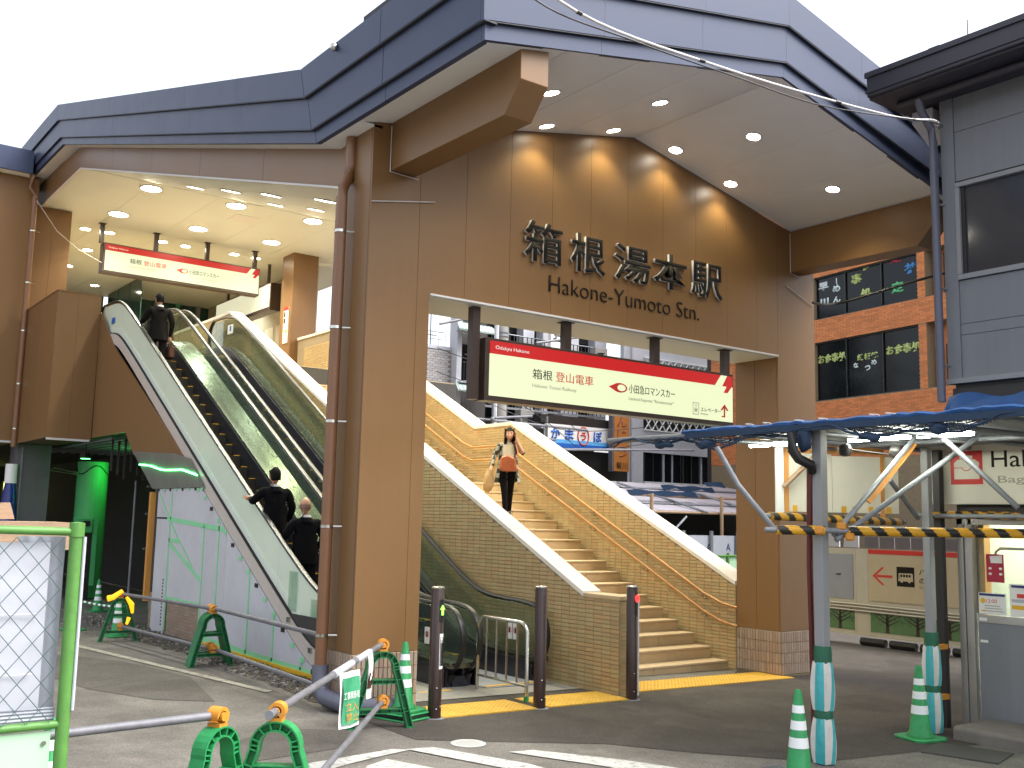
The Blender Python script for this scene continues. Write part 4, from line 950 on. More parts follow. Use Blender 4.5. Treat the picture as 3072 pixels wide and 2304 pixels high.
# ================================================================== bollards
def bollard(x, y, label, kind):
    z = gz(x); T = thing('bollard', label, 'bollard', (x, y, z), 'dark bollards in front of the entrance')
    MB().lathe((x, y, z+.012), [(.066, 0), (.066, 1.235), (.06, 1.245)], 24).build('post', 'dark_brown', T, smooth=True)
    MB().lathe((x, y, z+1.258), [(.0665, 0), (.0665, .012), (.05, .02)], 24).build('cap', 'steel', T, smooth=True)
    MB().lathe((x, y, z), [(.10, 0), (.10, .008), (.068, .012)], 24).build('foot_plate', 'steel_dull', T, smooth=True)
    for a, h in ((-1.9, .10), (-1.9, .30), (-1.2, .12)):
        MB().ball((x+.066*math.cos(a), y+.066*math.sin(a), z+h), .009, 8, 5).build('screw', 'steel', T)
    def curved(a0, a1, z0, z1, m, nm, r=.0672):
        mb = MB(); n = 8
        vs = [(x+rr*math.cos(a0+(a1-a0)*i/n), y+rr*math.sin(a0+(a1-a0)*i/n), zz) for zz in (z+z0, z+z1) for rr in (r,) for i in range(n+1)]
        return mb.add(vs, [(i, i+1, i+n+2, i+n+1) for i in range(n)]).build(nm, m, T)
    if kind == 'arrow':
        a = -PI/2+.25
        curved(a-.55, a+.62, .93, 1.15, 'rubber', 'display')
        c, s = math.cos(a), math.sin(a); u = Vector((-s, c, 0)); o = Vector((x+.0685*c, y+.0685*s, z+1.05))
        def P(uu, vv): return tuple(o+u*uu+Vector((0, 0, vv)))
        MB().prism([P(-.014, -.05), P(.014, -.05), P(.014, .005), P(.034, .005), P(0, .05), P(-.034, .005), P(-.014, .005)], (c*.003, s*.003, 0)).build('arrow_light', 'arrow_green', T)
        lb = curved(a-.35, a+.52, .48, .82, 'white', 'label', .0674)
        mb = MB()
        for i in range(7):
            aa = a-.22+i*.1; mb.box(x+.068*math.cos(aa)-.002, x+.068*math.cos(aa)+.002, y+.068*math.sin(aa)-.001, y+.068*math.sin(aa)+.001, z+.51, z+.79-.03*(i % 3))
        mb.build('label_text', 'ink', lb)
    if kind == 'stop':
        a = -PI/2+.22
        curved(a-.5, a+.5, .93, 1.2, 'rubber', 'display')
        c, s = math.cos(a), math.sin(a); u = Vector((-s, c, 0)); o = Vector((x+.0685*c, y+.0685*s, z+1.135))
        MB().prism([tuple(o+u*(.042*math.cos(q))+Vector((0, 0, .042*math.sin(q)))) for q in frange(0, 2*PI*.95, 18)], (c*.004, s*.004, 0)).build('stop_light', 'stop_red', T)
        MB().prism([tuple(o+Vector((c, s, 0))*.0045+u*a_+Vector((0, 0, b_))) for a_, b_ in ((-.022, -.006), (.022, -.006), (.022, .006), (-.022, .006))], (c*.001, s*.001, 0)).build('stop_bar', 'dark_brown', T)
bollard(5.70, 8.74, 'dark bollard with a lit green arrow and white label next to the front pillar', 'arrow')
bollard(7.02, 8.74, 'plain dark brown bollard beside the stainless steel barrier rail', '')
bollard(8.36, 8.74, 'dark bollard with a red light at the end of the tiled stair wall', 'stop')
# stainless barrier rail
T = thing('barrier_rail', 'stainless steel hoop barrier with four upright bars in front of the escalators', 'barrier', (7.13, 9.6, gz(7.1)))
z0 = gz(7.1); x = 7.14
MB().tube([(x+.03, 10.10, z0), (x+.03, 10.10, z0+.76), (x+.03, 10.05, z0+.82), (x+.03, 9.98, z0+.845), (x, 9.24, z0+.845), (x, 9.17, z0+.82), (x, 9.12, z0+.76), (x, 9.12, z0+.02)], .021, 12).build('hoop', 'steel', T, smooth=True)
MB().tube([(x+.03, 10.10, z0+.17), (x, 9.12, z0+.17)], .016, 10).build('bottom_rail', 'steel', T, smooth=True)
for k in range(4):
    y = 9.12+.98*(k+1)/5
    MB().tube([(x+.01, y, z0+.17), (x+.01, y, z0+.84)], .0125, 8).build('upright', 'steel', T, smooth=True)
MB().lathe((x, 9.12, z0+.004), [(.03, 0), (.028, .06)], 12).build('foot', 'green', T)
# tactile paving: single tiles with raised dots
def tactile_tile():
    mb = MB(); w = .30
    mb.box(0, w-.004, 0, w-.004, 0, .012)
    for i in range(5):
        for j in range(5):
            cx, cy = .03+i*.06, .03+j*.06
            mb.add([(cx+.014*math.cos(2*PI*k/6), cy+.014*math.sin(2*PI*k/6), .012) for k in range(6)]+[(cx+.009*math.cos(2*PI*k/6), cy+.009*math.sin(2*PI*k/6), .017) for k in range(6)],
                   [(k, (k+1) % 6, (k+1) % 6+6, k+6) for k in range(6)]+[(6, 7, 8, 9, 10, 11)])
    return mb
t_ = tactile_tile().build('tile', 'tactile', None); tac_me = t_.data; bpy.data.objects.remove(t_)
for lab, x0, y0, nx in (('yellow tactile paving strip between the arrow bollard and the plain bollard', 5.78, 8.70, 4), ('yellow tactile paving strip in front of the end of the stair wall', 7.13, 8.72, 4), ('yellow tactile paving strip at the foot of the staircase', 8.72, 9.10, 10)):
    T = thing('tactile_paving', lab, 'tactile paving', (x0, y0, gz(x0)), 'yellow tactile paving strips')
    for i in range(nx):
        for j in range(2):
            t = bpy.data.objects.new('tile', tac_me); COL.objects.link(t); t.parent = T
            t.location = (i*.302+.002, j*.302, gz(x0+i*.3)-gz(x0)+.004); t.rotation_euler = (0, .016, 0)
# manhole cover and small covers
T = thing('manhole_cover', 'pale round manhole cover in the dark asphalt', 'manhole cover', (5.31, 7.59, gz(5.3)))
MB().lathe((5.31, 7.59, gz(5.3)+.004), [(.155, 0), (.155, .006), (.148, .009), (.142, .006), (.0, .006)], 28).build('cover', 'kerbstone', T)
mb = MB()
for i in range(-4, 5):
    for j in range(-4, 5):
        if i*i+j*j < 17: mb.box(5.31+i*.03-.010, 5.31+i*.03+.010, 7.59+j*.03-.010, 7.59+j*.03+.010, gz(5.3)+.0095, gz(5.3)+.0125)
mb.build('cover_pattern', 'kerbstone', T)
MT['cover'] = mat('pale_cover', (.46, .46, .43, 1), .6, var=.1)
T.children[0].data.materials[0] = MT['cover']; T.children[1].data.materials[0] = MT['cover']
T = thing('drain_grate', 'narrow steel drain grate in the asphalt near the bottom edge', 'drain grate', (6.6, 5.9, gz(6.6)))
mb = MB()
for i in range(8): mb.box(6.3+i*.1, 6.385+i*.1, 5.55, 5.56, gz(6.5)+.006, gz(6.5)+.012)
for j in range(7): mb.box(6.3, 7.1, 5.5+j*.03, 5.508+j*.03, gz(6.5)+.004, gz(6.5)+.010)
mb.build('bars', 'steel_dull', T)

# ================================================================== traffic cones
def cone_proto():
    T = thing('traffic_cone', 'x', 'traffic cone', (0, 0, 0), 'green traffic cones with white bands')
    R = lambda z: .103-.073*(z-.04)/.64
    bo = MB().lathe((0, 0, .03), [(.125, 0), (.122, .02), (R(.07), .045), (R(.66), .635), (.02, .66), (.0, .665)], 24).build('body', 'green', T, smooth=True)
    for a, b in ((.24, .32), (.38, .45), (.51, .57)):
        MB().lathe((0, 0, 0), [(R(a)+.002, a), (R(b)+.002, b)], 24).build('white_band', 'cone_white', bo, smooth=True)
    mb = MB(); s = .19; q = .05
    pl = [(-s+q, -s), (s-q, -s), (s, -s+q), (s, s-q), (s-q, s), (-s+q, s), (-s, s-q), (-s, -s+q)]
    mb.prism([(x, y, 0) for x, y in pl], (0, 0, .028)).build('base', 'green', T, bevel=.006)
    return T
CONE = cone_proto(); used = []
def place_cone(x, y, label, sc=1.0, rz=0, z=None, extra=False):
    c = CONE if not used else copy_tree(CONE); used.append(c)
    c.location = (x, y, gz(x)+.004 if z is None else z); c.scale = (sc, sc, sc); c.rotation_euler = (0, 0, rz); c['label'] = label
    return c
c1 = place_cone(5.43, 8.88, 'green cone with white bands on stacked bases beside the front pillar', .95, .3, gz(5.4)+.075)
CW = thing('cone_weight', 'two stacked green and black cone weights under the cone beside the pillar', 'cone weight', (5.43, 8.88, gz(5.4)))
for k, (m, s) in enumerate((('green', .215), ('rubber', .20), ('green', .205))):
    MB().box(5.43-s, 5.43+s, 8.88-s, 8.88+s, gz(5.4)+.002+k*.025, gz(5.4)+.024+k*.025, .3).build('weight', m, CW, bevel=.01)
place_cone(6.92, 5.33, 'green cone with white bands in front of the teal padded white post', .98, .5)
place_cone(9.36, 5.78, 'green cone with white bands next to the padded post by the shop step', 1.0, -.2)
place_cone(4.62, 17.9, 'green cone joined by a striped bar beyond the green fence post', .88, .2)
place_cone(4.98, 16.75, 'green cone standing inside the farthest barrier stand', .88, .1)
place_cone(5.9, 21.2, 'small far cone in the dark under the station', .9, .1)
place_cone(1.66, 6.73, 'green cone almost hidden behind the foot of the green fence post', 1.0, .1)
T = MB().tube([(4.62, 17.9, .50), (4.74, 17.45, .47), (4.9, 16.95, .455), (4.98, 16.75, .46)], .017, 10)
T.mi = [(i//10) % 2 for i in range(len(T.f))]
P_ = [Vector((4.62, 17.9, .50)), Vector((4.98, 16.75, .46))]
mb = MB()
for i in range(18):
    a = P_[0].lerp(P_[1], i/18); b = P_[0].lerp(P_[1], (i+1)/18); sag = lambda t: -.05*4*t*(1-t)*.5
    mb.cur = i % 2
    mb.tube([a+Vector((0, 0, sag(i/18))), b+Vector((0, 0, sag((i+1)/18)))], .017, 8)
tag(mb.build('cone_bar', ['cone_white', 'green_dark']), 'green and white striped bar linking the two far cones', 'cone bar')

# ================================================================== barrier stands, hooks and pipes
def stand_proto(dark):
    T = thing('barrier_stand', 'x', 'barrier stand', (0, 0, 0), 'green A-shaped barrier stands')
    m = 'green_dark' if dark else 'green'
    # centre line of the A: left foot -> arch -> right foot
    cl = [(-.275, 0), (-.235, .15), (-.195, .30), (-.155, .44), (-.125, .53)]
    cl += [(.125*math.cos(a)*1.0, .545+.125*math.sin(a)) for a in frange(PI*.97, PI*.03, 12)]
    cl += [(.125, .53), (.155, .44), (.195, .30), (.235, .15), (.275, 0)]
    P = [Vector((a, b)) for a, b in cl]; nrm = []
    for i in range(len(P)):
        t = (P[min(i+1, len(P)-1)]-P[max(i-1, 0)]).normalized(); nrm.append(Vector((-t.y, t.x)))
    def band(o0, o1, hw):
        mb = MB(); vs = []; fs = []
        for p, n in zip(P, nrm):
            a = p+n*o0; b = p+n*o1
            vs += [(a.x, -hw, a.y), (b.x, -hw, b.y), (b.x, hw, b.y), (a.x, hw, a.y)]
        k = len(P)
        for i in range(k-1):
            for j in range(4): fs.append((i*4+j, i*4+(j+1) % 4, (i+1)*4+(j+1) % 4, (i+1)*4+j))
        fs += [(3, 2, 1, 0), tuple(range((k-1)*4, k*4))]
        return mb.add(vs, fs)
    fr = band(.020, .030, .052)
    g = band(-.030, -.020, .052); fr.add(g.v, g.f); g = band(-.021, .021, .006); fr.add(g.v, g.f)
    for i in range(0, len(P), 1):
        if 5 < i < 16 and i % 2: continue
        n = nrm[i]; t = Vector((n.y, -n.x))
        a = P[i]-n*.02; b = P[i]+n*.02
        fr.add([(q.x+t.x*s, y, q.y+t.y*s) for q in (a, b) for s in (-.004, .004) for y in (-.05, .05)], [(0, 1, 3, 2), (4, 6, 7, 5), (0, 2, 6, 4), (1, 5, 7, 3), (0, 4, 5, 1), (2, 3, 7, 6)])
    fr.build('frame', m, T, bevel=0)
    for z, w in ((.155, .225), (.42, .15)):
        mb = MB().box(-w, w, -.045, .045, z-.022, z-.014).box(-w, w, -.045, .045, z+.014, z+.022).box(-w, w, -.006, .006, z-.014, z+.014)
        for k in range(5): mb.box(-w*.8+k*w*.4-.003, -w*.8+k*w*.4+.003, -.04, .04, z-.014, z+.014)
        mb.build('crossbar', m, T)
    for s in (-1, 1): MB().box(s*.275-.036, s*.275+.036, -.06, .06, 0, .012).build('foot', m, T)
    return T
def hook(T, x, z, m='orange', flip=1):
    """orange pipe saddle: a C-shaped clip with a thumb lug"""
    o = MB(); r0, r1 = .030, .052; vs = []
    A = frange(rad(-60), rad(215), 16)
    pts = [(x+r1*math.cos(a)*flip, z+.062+r1*math.sin(a)) for a in A]+[(x+(r1+.02)*math.cos(rad(218))*flip, z+.062+(r1+.01)*math.sin(rad(205)))]+[(x+r0*math.cos(a)*flip, z+.062+r0*math.sin(a)) for a in reversed(A)]
    o.prism([(a, -.042, b) for a, b in pts], (0, .084, 0))
    o.box(x-.035, x+.035, -.045, .045, z-.004, z+.022)
    o.tube([(x-.005*flip, -.042, z+.06), (x-.005*flip, -.056, z+.06)], .026, 10)
    return o.build('pipe_saddle', m, T, smooth=False)
S_A = stand_proto(False); hook(S_A, 0, .695)
S_B = stand_proto(True); hook(S_B, 0, .695); hook(S_B, .02, .185)
usedA, usedB = [], []
def place_stand(proto, used_, x, y, rz, label, sc=1.0):
    c = proto if not used_ else copy_tree(proto); used_.append(c)
    c.location = (x, y, gz(x)); c.rotation_euler = (0, 0, rz); c.scale = (sc,)*3; c['label'] = label
place_stand(S_A, usedA, 2.40, 6.0, rad(28), 'bright green barrier stand nearest the left, holding the pipe that runs off to the left')
place_stand(S_A, usedA, 2.77, 5.98, rad(-38), 'bright green barrier stand at the bottom with a yellow button on its orange saddle')
place_stand(S_B, usedB, 4.99, 8.56, rad(-18), 'green barrier stand with two orange saddles in front of the pillar drain elbow')
place_stand(S_B, usedB, 5.08, 13.05, rad(-2), 'dark green barrier stand halfway along the grey board wall', .95)
place_stand(S_B, usedB, 5.12, 13.25, rad(4), 'second dark green barrier stand close behind the one halfway along the board wall', .95)
place_stand(S_B, usedB, 4.83, 16.16, rad(-12), 'farthest green barrier stand with an amber flasher draped over it', .92)
def pipe(label, a, b, r=.0245):
    T = thing('barrier_pipe', label, 'pipe', a, 'grey barrier pipes')
    a, b = Vector(a), Vector(b); d = (b-a).normalized()
    MB().tube([a, b], r, 14).build('tube', 'pipe_grey', T, smooth=True)
    MB().tube([a-d*.004, a+d*.012], r+.003, 14).tube([b-d*.012, b+d*.004], r+.003, 14).build('end_cap', 'steel_dull', T, smooth=True)
pipe('grey pipe running off the left edge of the picture from the nearest green stand', (2.42, 6.01, .757), (-.9, 5.75, .745))
pipe('grey pipe with white paper sleeves and hanging notices, upper rail of the front barrier', (2.66, 5.86, .757), (5.06, 8.66, .757))
pipe('lower grey pipe of the front barrier, running down out of the picture', (2.95, 5.98, .235), (5.02, 8.58, .235))
pipe('upper grey pipe between the farthest stand and the middle stand', (4.83, 16.3, .70), (5.10, 12.95, .72))
pipe('upper grey pipe between the middle stand and the rain pipe', (5.10, 13.25, .722), (4.99, 9.82, .712))
pipe('lower grey pipe lying between the farthest stand and the middle stand', (4.86, 16.25, .215), (5.12, 13.2, .20))
pipe('lower grey pipe lying between the middle stand and the pillar', (5.14, 13.0, .20), (4.99, 9.85, .20))
# amber flasher on the far stand
T = thing('amber_flasher', 'string of amber flashing lights hung on the farthest barrier stand', 'warning light', (4.83, 16.16, .7))
MB().tube([(4.62, 16.10, .64), (4.70, 16.1, .66), (4.83, 16.1, .75)], [.045, .04, .03], 8).build('lamp', 'amber', T)
MB().tube([(4.88, 16.05, .66), (4.96, 16.04, .55), (4.98, 16.04, .42)], [.02, .04, .02], 8).tube([(4.93, 16.03, .36), (4.90, 16.02, .26)], [.03, .02], 8).build('lamp', 'amber', T)
# paper sleeves and notices on the front pipe
A_, B_ = Vector((2.66, 5.86, .757)), Vector((5.06, 8.66, .757)); dv = (B_-A_).normalized(); nv = Vector((dv.y, -dv.x, 0))
def notice(label, t0, t1, drop, m, writer=None, sw=0):
    T = thing('paper_notice', label, 'notice', tuple(A_+dv*t0), 'paper notices tied on the barrier pipe')
    a, b = A_+dv*t0, A_+dv*t1
    return T, a, b
T, a, b = notice('green and white notice hanging from the front barrier pipe, large orange letters', 1.62, 2.26, .5, 'white')
MB().tube([a, b], .030, 14).build('sleeve', 'sheet_white', T, smooth=True)
uv2 = Vector((.90, .44, 0)).normalized(); a2 = A_+dv*1.72; b2 = a2+uv2*.26
def sheet(T, a, b, top, h, m, off=.0, lean=.04, name='sheet'):
    nx_, nz_ = 6, 8; vs = []; uu_ = (b-a).normalized()
    for j in range(nz_+1):
        for i in range(nx_+1):
            p = a.lerp(b, i/nx_); w = .012*math.sin(i*1.1+j*.6)
            q = p+(Vector((uu_.y, -uu_.x, 0)))*(.028+off+w+lean*(j/nz_)**1.5)-dv*(.05*(j/nz_)); vs.append((q.x, q.y, top-h*j/nz_))
    fs = [(j*(nx_+1)+i, j*(nx_+1)+i+1, (j+1)*(nx_+1)+i+1, (j+1)*(nx_+1)+i) for j in range(nz_) for i in range(nx_)]
    mb = MB(); mb.add(vs, fs)
    return mb.build(name, m, T, smooth=True)
sheet(T, a2, b2, .757, .40, 'white')
g_ = sheet(T, a2+uv2*.022, b2-uv2*.022, .715, .33, 'green_dark', .016, .037, 'printed_field')
MT['sign_green'] = mat('sign_green', (.04, .27, .13, 1), .5); g_.data.materials[0] = MT['sign_green']
nv2 = Vector((uv2.y, -uv2.x, 0)); uv_ = tuple(uv2); VV = Vector((-nv2.x*.10, -nv2.y*.10, 1))
def ntext(s, du, z, w, h, m, off): 
    o = a2+uv2*(.03+du)+nv2*off-dv*(.05*(.757-z)/.42); return text_on(s, (o.x, o.y, z), uv_, VV, w, h, m, T, 'lettering', .001)
ntext('工事関係者', .0, .56, .20, .055, 'white', .068); ntext('立入', .025, .475, .15, .065, 'orange', .076); ntext('禁止', .025, .40, .15, .065, 'orange', .086)
T, a, b = notice('smaller white notice with a photograph, hanging from the front barrier pipe near the stand', 2.42, 2.98, .5, 'white')
MB().tube([a, b], .030, 14).build('sleeve', 'sheet_white', T, smooth=True)
a2 = A_+dv*2.78; b2 = A_+dv*2.97
sheet(T, a2, b2, .757, .36, 'white', 0, .02)
sheet(T, a2+dv*.02, b2-dv*.02, .60, .12, 'bagbrown', .012, .006, 'photo')

# ================================================================== left fence panel with sheets behind its mesh
FE = thing('fence_panel', 'lime green framed chain link fence panel backed with white sheets at the left edge', 'fence', (.7, 5.53, 0))
MB().tube([(1.415, 5.52, .0), (1.408, 5.52, 1.865)], .033, 14).build('post', 'fence_green', FE, smooth=True)
MB().tube([(1.446, 5.50, .95), (1.445, 5.50, 1.80)], .009, 10).build('post', 'sheet_white', FE, smooth=True)
MB().lathe((1.408, 5.52, 1.80), [(.038, 0), (.038, .07), (.0, .075)], 14).build('post_cap', 'fence_green', FE, smooth=True)
MB().tube([(1.40, 5.52, 1.825), (-.6, 5.535, 1.86)], .021, 12).build('top_rail', 'fence_green', FE, smooth=True)
MB().tube([(1.40, 5.52, .885), (-.6, 5.535, .87)], .021, 12).build('bottom_rail', 'fence_green', FE, smooth=True)
mb = MB(); p = .108; zlo, zhi = .90, 1.80
def wires(sgn):
    i = -40
    while i < 60:
        x0 = -.6+i*p; pts = []
        for j in range(0, 60):
            z = zlo+j*.0640; xx = x0+sgn*j*.0540
            if z > zhi: break
            if -.6 <= xx <= 1.385: pts.append((xx, 5.50+.006*math.sin(j*PI), z))
        if len(pts) > 1: mb.tube(pts, .0021, 4, cap=False)
        i += 1
wires(1); wires(-1)
mb.build('chain_link', 'wire', FE)
box_part('mint_panel', 'mint', FE, -.6, 1.36, 5.525, 5.535, .05, .855)
mb = MB()
for i in range(130):
    x = random.uniform(.9, 1.34); z = random.uniform(.08, .60); a = random.uniform(-.5, 1.2); l = random.uniform(.010, .02)
    c, s = math.cos(a), math.sin(a)
    mb.prism([(x+l*c, 5.5235, z+l*s), (x-.35*l*s, 5.5235, z+.35*l*c), (x-l*c, 5.5235, z-l*s), (x+.35*l*s, 5.5235, z-.35*l*c)], (0, -.001, 0))
tag(mb.build('leaf_print', 'leafprint', FE), kind='stuff')
MB().tube([(1.33, 5.53, .80), (1.33, 5.515, .80)], .012, 8).build('bolt', 'steel', FE)
for nm, x0, x1, z0, z1, m, y in (('white_sheet', -.6, 1.30, .95, 1.77, 'sheet_white', 5.56), ('grey_sheet', 1.15, 1.375, .90, 1.80, 'sheet_grey', 5.585), ('grey_sheet', -.6, 1.375, .90, .965, 'sheet_grey', 5.545)):
    nx_ = 26; nz_ = 14; vs = [(x0+(x1-x0)*i/nx_, y+.004*math.sin(i*.8)+.003*math.sin(j*1.7+i*.3), z0+(z1-z0)*j/nz_) for j in range(nz_+1) for i in range(nx_+1)]
    MB().add(vs, [(j*(nx_+1)+i, j*(nx_+1)+i+1, (j+1)*(nx_+1)+i+1, (j+1)*(nx_+1)+i) for j in range(nz_) for i in range(nx_)]).build(nm, m, FE, smooth=True)
for z in (1.42, 1.13): MB().box(-.6, 1.26, 5.540, 5.546, z, z+.004).build('sheet_seam', 'trim', FE)
T = thing('timber_stack', 'weathered boards and blue wrapped bundle stacked behind the green fence', 'timber', (.9, 6.6, 0))
box_part('board', 'wood', T, -.4, 1.62, 6.50, 6.9, 1.70, 1.86); box_part('board', 'wood', T, -.4, 1.45, 6.48, 6.9, 1.55, 1.69); box_part('board', 'wood', T, .3, 1.2, 6.45, 6.85, 1.865, 1.90)
MB().prism([(1.18, 6.6, 1.87), (1.33, 6.6, 1.875), (1.30, 6.6, 1.97), (1.24, 6.6, 1.965)], (0, .12, 0)).build('offcut', 'wood', T)
box_part('trestle', 'dim', T, -.3, 1.3, 6.55, 6.85, 0, 1.54)
box_part('bundle', 'blue_wrap', T, .4, 1.15, 6.40, 6.50, 1.58, 1.72, bevel=.03)
T = thing('bucket_pair', 'two dark green buckets beside the end of the board wall', 'bucket', (5.6, 18.6, 0))
for y in (18.5, 18.95): MB().lathe((5.58, y, 0), [(.11, 0), (.14, .30), (.15, .30), (.15, .32), (.13, .32), (.10, .02)], 16).build('bucket', 'green_dark', T, smooth=True)
# ================================================================== right: two storey prefab shop building
PB = thing('prefab_building', 'grey sided two storey prefab building with dark eave at the right edge', 'building', (12, 3, 0))
box_part('wall_core', 'dim', PB, 10.43, 17, -8, 5.90, 3.45, 6.9)
for z0, z1 in ((3.56, 4.02), (4.026, 4.14), (4.146, 4.62)):
    for y0, y1 in ((-1, 2.2), (2.204, 5.80)): box_part('siding_panel', 'prefab', PB, 10.40, 10.43, y0, y1, z0, z1)
for z0, z1 in ((5.74, 6.30), (6.306, 6.80)):
    for y0, y1 in ((-1, 2.2), (2.204, 5.80)): box_part('siding_panel', 'prefab', PB, 10.40, 10.43, y0, y1, z0, z1)
box_part('corner_trim', 'prefab', PB, 10.385, 10.43, 5.804, 5.955, 3.50, 6.80); box_part('end_panel', 'prefab', PB, 10.43, 14, 5.905, 5.95, 3.5, 6.8)
box_part('sill_band', 'prefab_trim', PB, 10.36, 10.43, -1, 5.96, 3.50, 3.555)
Wn = box_part('window', 'window_grey', PB, 10.425, 10.435, 3.3, 5.76, 4.69, 5.66)
for b in ((3.3, 5.80, 5.665, 5.715), (3.3, 5.80, 4.63, 4.685)): box_part('frame', 'prefab_trim', Wn, 10.37, 10.43, *b)
box_part('frame', 'prefab_trim', Wn, 10.37, 10.43, 5.755, 5.80, 4.69, 5.66); box_part('sash', 'black', Wn, 10.40, 10.424, 5.71, 5.752, 4.69, 5.66)
mb = MB(); mb.box(9.70, 10.0, -4, 6.42, 6.72, 6.98); ro = mb.build('eave_fascia', 'prefab_roof', PB, bevel=.008)
box_part('eave_lip', 'prefab_roof', PB, 9.675, 9.70, -4, 6.43, 6.94, 7.0); box_part('eave_lip', 'prefab_roof', PB, 9.685, 9.70, -4, 6.43, 6.76, 6.78)
MB().prism([(9.70, 6.42, 6.99), (13.5, 6.42, 7.6), (17.3, 6.42, 6.99), (17.3, 6.42, 6.80), (9.75, 6.42, 6.70)], (0, -10.4, 0)).build('roof', 'prefab_roof', PB)
box_part('eave_soffit', 'prefab_roof', PB, 9.80, 10.42, -4, 6.40, 6.70, 6.715)
box_part('roof_bracket', 'prefab_roof', PB, 9.72, 9.86, 5.55, 5.68, 6.985, 7.03)
MB().tube([(10.05, 6.25, 6.66), (10.05, -4, 6.64)], .045, 12).build('gutter', 'prefab_roof', PB, smooth=True)
MB().tube([(10.03, 6.0, 6.66), (10.1, 6.0, 6.52), (10.24, 5.98, 6.36), (10.26, 5.97, 6.2), (10.26, 5.97, 3.3)], .044, 12).build('rain_pipe', 'pvc', PB, smooth=True)
for z in (3.7, 4.55, 5.5): MB().tube([(10.26, 5.97, z), (10.40, 5.93, z)], .012, 6).build('pipe_clamp', 'steel_dull', PB)
MB().tube([(10.4, 5.6, 7.1), (10.4, 5.6, 7.55)], .008, 6).build('aerial', 'steel_dull', PB)
MB().prism([(10.4, 6.3, 6.55), (10.75, 6.3, 6.35), (10.75, 6.3, 6.62), (10.4, 6.3, 6.68)], (0, -.25, 0)).build('gable_lining', 'sheet_white', PB)
# shop front underneath
SH = thing('luggage_shop', 'grey fronted luggage counter with notices on its glass beneath the prefab building', 'shop', (11, 4, 0))
g0 = -.088
box_part('counter_panel', 'prefab', SH, 10.42, 10.47, 1.0, 5.74, g0+.10, 1.00); box_part('counter_rail', 'alu', SH, 10.41, 10.47, 1.0, 5.74, 1.003, 1.08)
pane = box_part('window_pane', 'glass_esc', SH, 10.445, 10.450, 1.0, 5.74, 1.085, 2.0)
for x0, x1, y0, y1 in ((10.38, 10.48, 5.76, 5.80), (10.40, 10.48, 5.805, 5.85), (10.38, 10.48, 5.855, 5.92)): box_part('alu_post', 'alu', SH, x0, x1, y0, y1, g0, 2.1)
box_part('timber_jamb', 'timber', SH, 10.48, 10.60, 5.68, 5.74, 1.08, 2.0)
box_part('head_beam', 'alu', SH, 10.38, 10.5, 1.0, 5.92, 2.0, 2.12)
box_part('upper_band', 'dim', SH, 10.40, 10.5, 1.0, 5.92, 2.125, 3.45)
box_part('shop_back', 'white', SH, 13.2, 13.3, -1, 5.9, g0, 2.6); box_part('shop_side', 'pale', SH, 10.5, 13.2, 5.76, 5.80, g0, 2.6)
box_part('shop_ceiling', 'white', SH, 10.5, 13.2, -1, 5.76, 2.45, 2.5)
for y in (5.2, 3.6): box_part('ceiling_lamp', 'tube_on', SH, 10.9, 12.3, y-.06, y+.06, 2.42, 2.445)
MB().tube([(10.62, 5.63, 1.60), (10.62, 5.63, 1.72), (10.62, 5.58, 1.76), (10.62, 4.6, 1.76)], .015, 8).build('curtain_rail', 'alu', SH, smooth=True)
po = box_part('poster', 'crimson', SH, 10.436, 10.440, 5.455, 5.64, 1.415, 1.70)
MB().prism([(10.4355, 5.59, 1.61), (10.4355, 5.47, 1.61), (10.4355, 5.47, 1.69), (10.4355, 5.60, 1.68)], (-.002, 0, 0)).build('poster_print', 'white', po)
for y in (5.60, 5.49):
    for z in (1.50, 1.555): MB().ball((10.435, y, z), .018, 8, 6, (.1, 1, .7)).build('poster_print', 'white', po)
po = box_part('notice', 'white', SH, 10.415, 10.419, 5.435, 5.725, 1.09, 1.305)
box_part('notice_band', 'navy', po, 10.412, 10.4145, 5.445, 5.715, 1.275, 1.298); MB().ball((10.414, 5.68, 1.225), .028, 10, 6, (.08, 1, 1)).build('notice_print', 'yellow', po)
text_on('12:00', (10.4145, 5.645, 1.205), (0, -1, 0), V, .115, .038, 'red', po, 'lettering', .001)
mb = MB()
for k in range(3): mb.box(10.412, 10.4145, 5.46+.02*k, 5.66, 1.12+k*.026, 1.128+k*.026)
mb.build('notice_print', 'ink_soft', po); box_part('notice_print', 'yellow', po, 10.412, 10.4145, 5.65, 5.70, 1.115, 1.128)
po = box_part('notice', 'white', SH, 10.415, 10.419, 5.05, 5.395, 1.085, 1.41)
for z0, z1, m in ((1.375, 1.40, 'navy'), (1.16, 1.20, 'yellow'), (1.275, 1.315, 'red'), (1.23, 1.26, 'sheet_white')): box_part('notice_band', m, po, 10.412, 10.4145, 5.07 if m != 'red' else 5.15, 5.375 if m != 'red' else 5.32, z0, z1)
box_part('sticker', 'white', SH, 10.416, 10.419, 5.64, 5.72, .80, .825); box_part('sticker', 'white', SH, 10.407, 10.4095, 5.64, 5.72, 1.02, 1.05)
MB().prism([(9.66, 5.62, -.25), (10.37, 5.62, -.25), (10.37, 5.62, .055), (9.69, 5.62, .055), (9.66, 5.62, .03)], (0, -6, 0)).build('step_slab', 'kerbstone', SH, bevel=.01)
T = thing('door_mat', 'dark worn mat lying on the asphalt in front of the shop step', 'mat', (9.2, 5.1, 0))
MB().box(8.85, 9.40, 4.85, 5.50, gz(9.2)+.004, gz(9.2)+.018, .25).build('mat', 'dim', T)
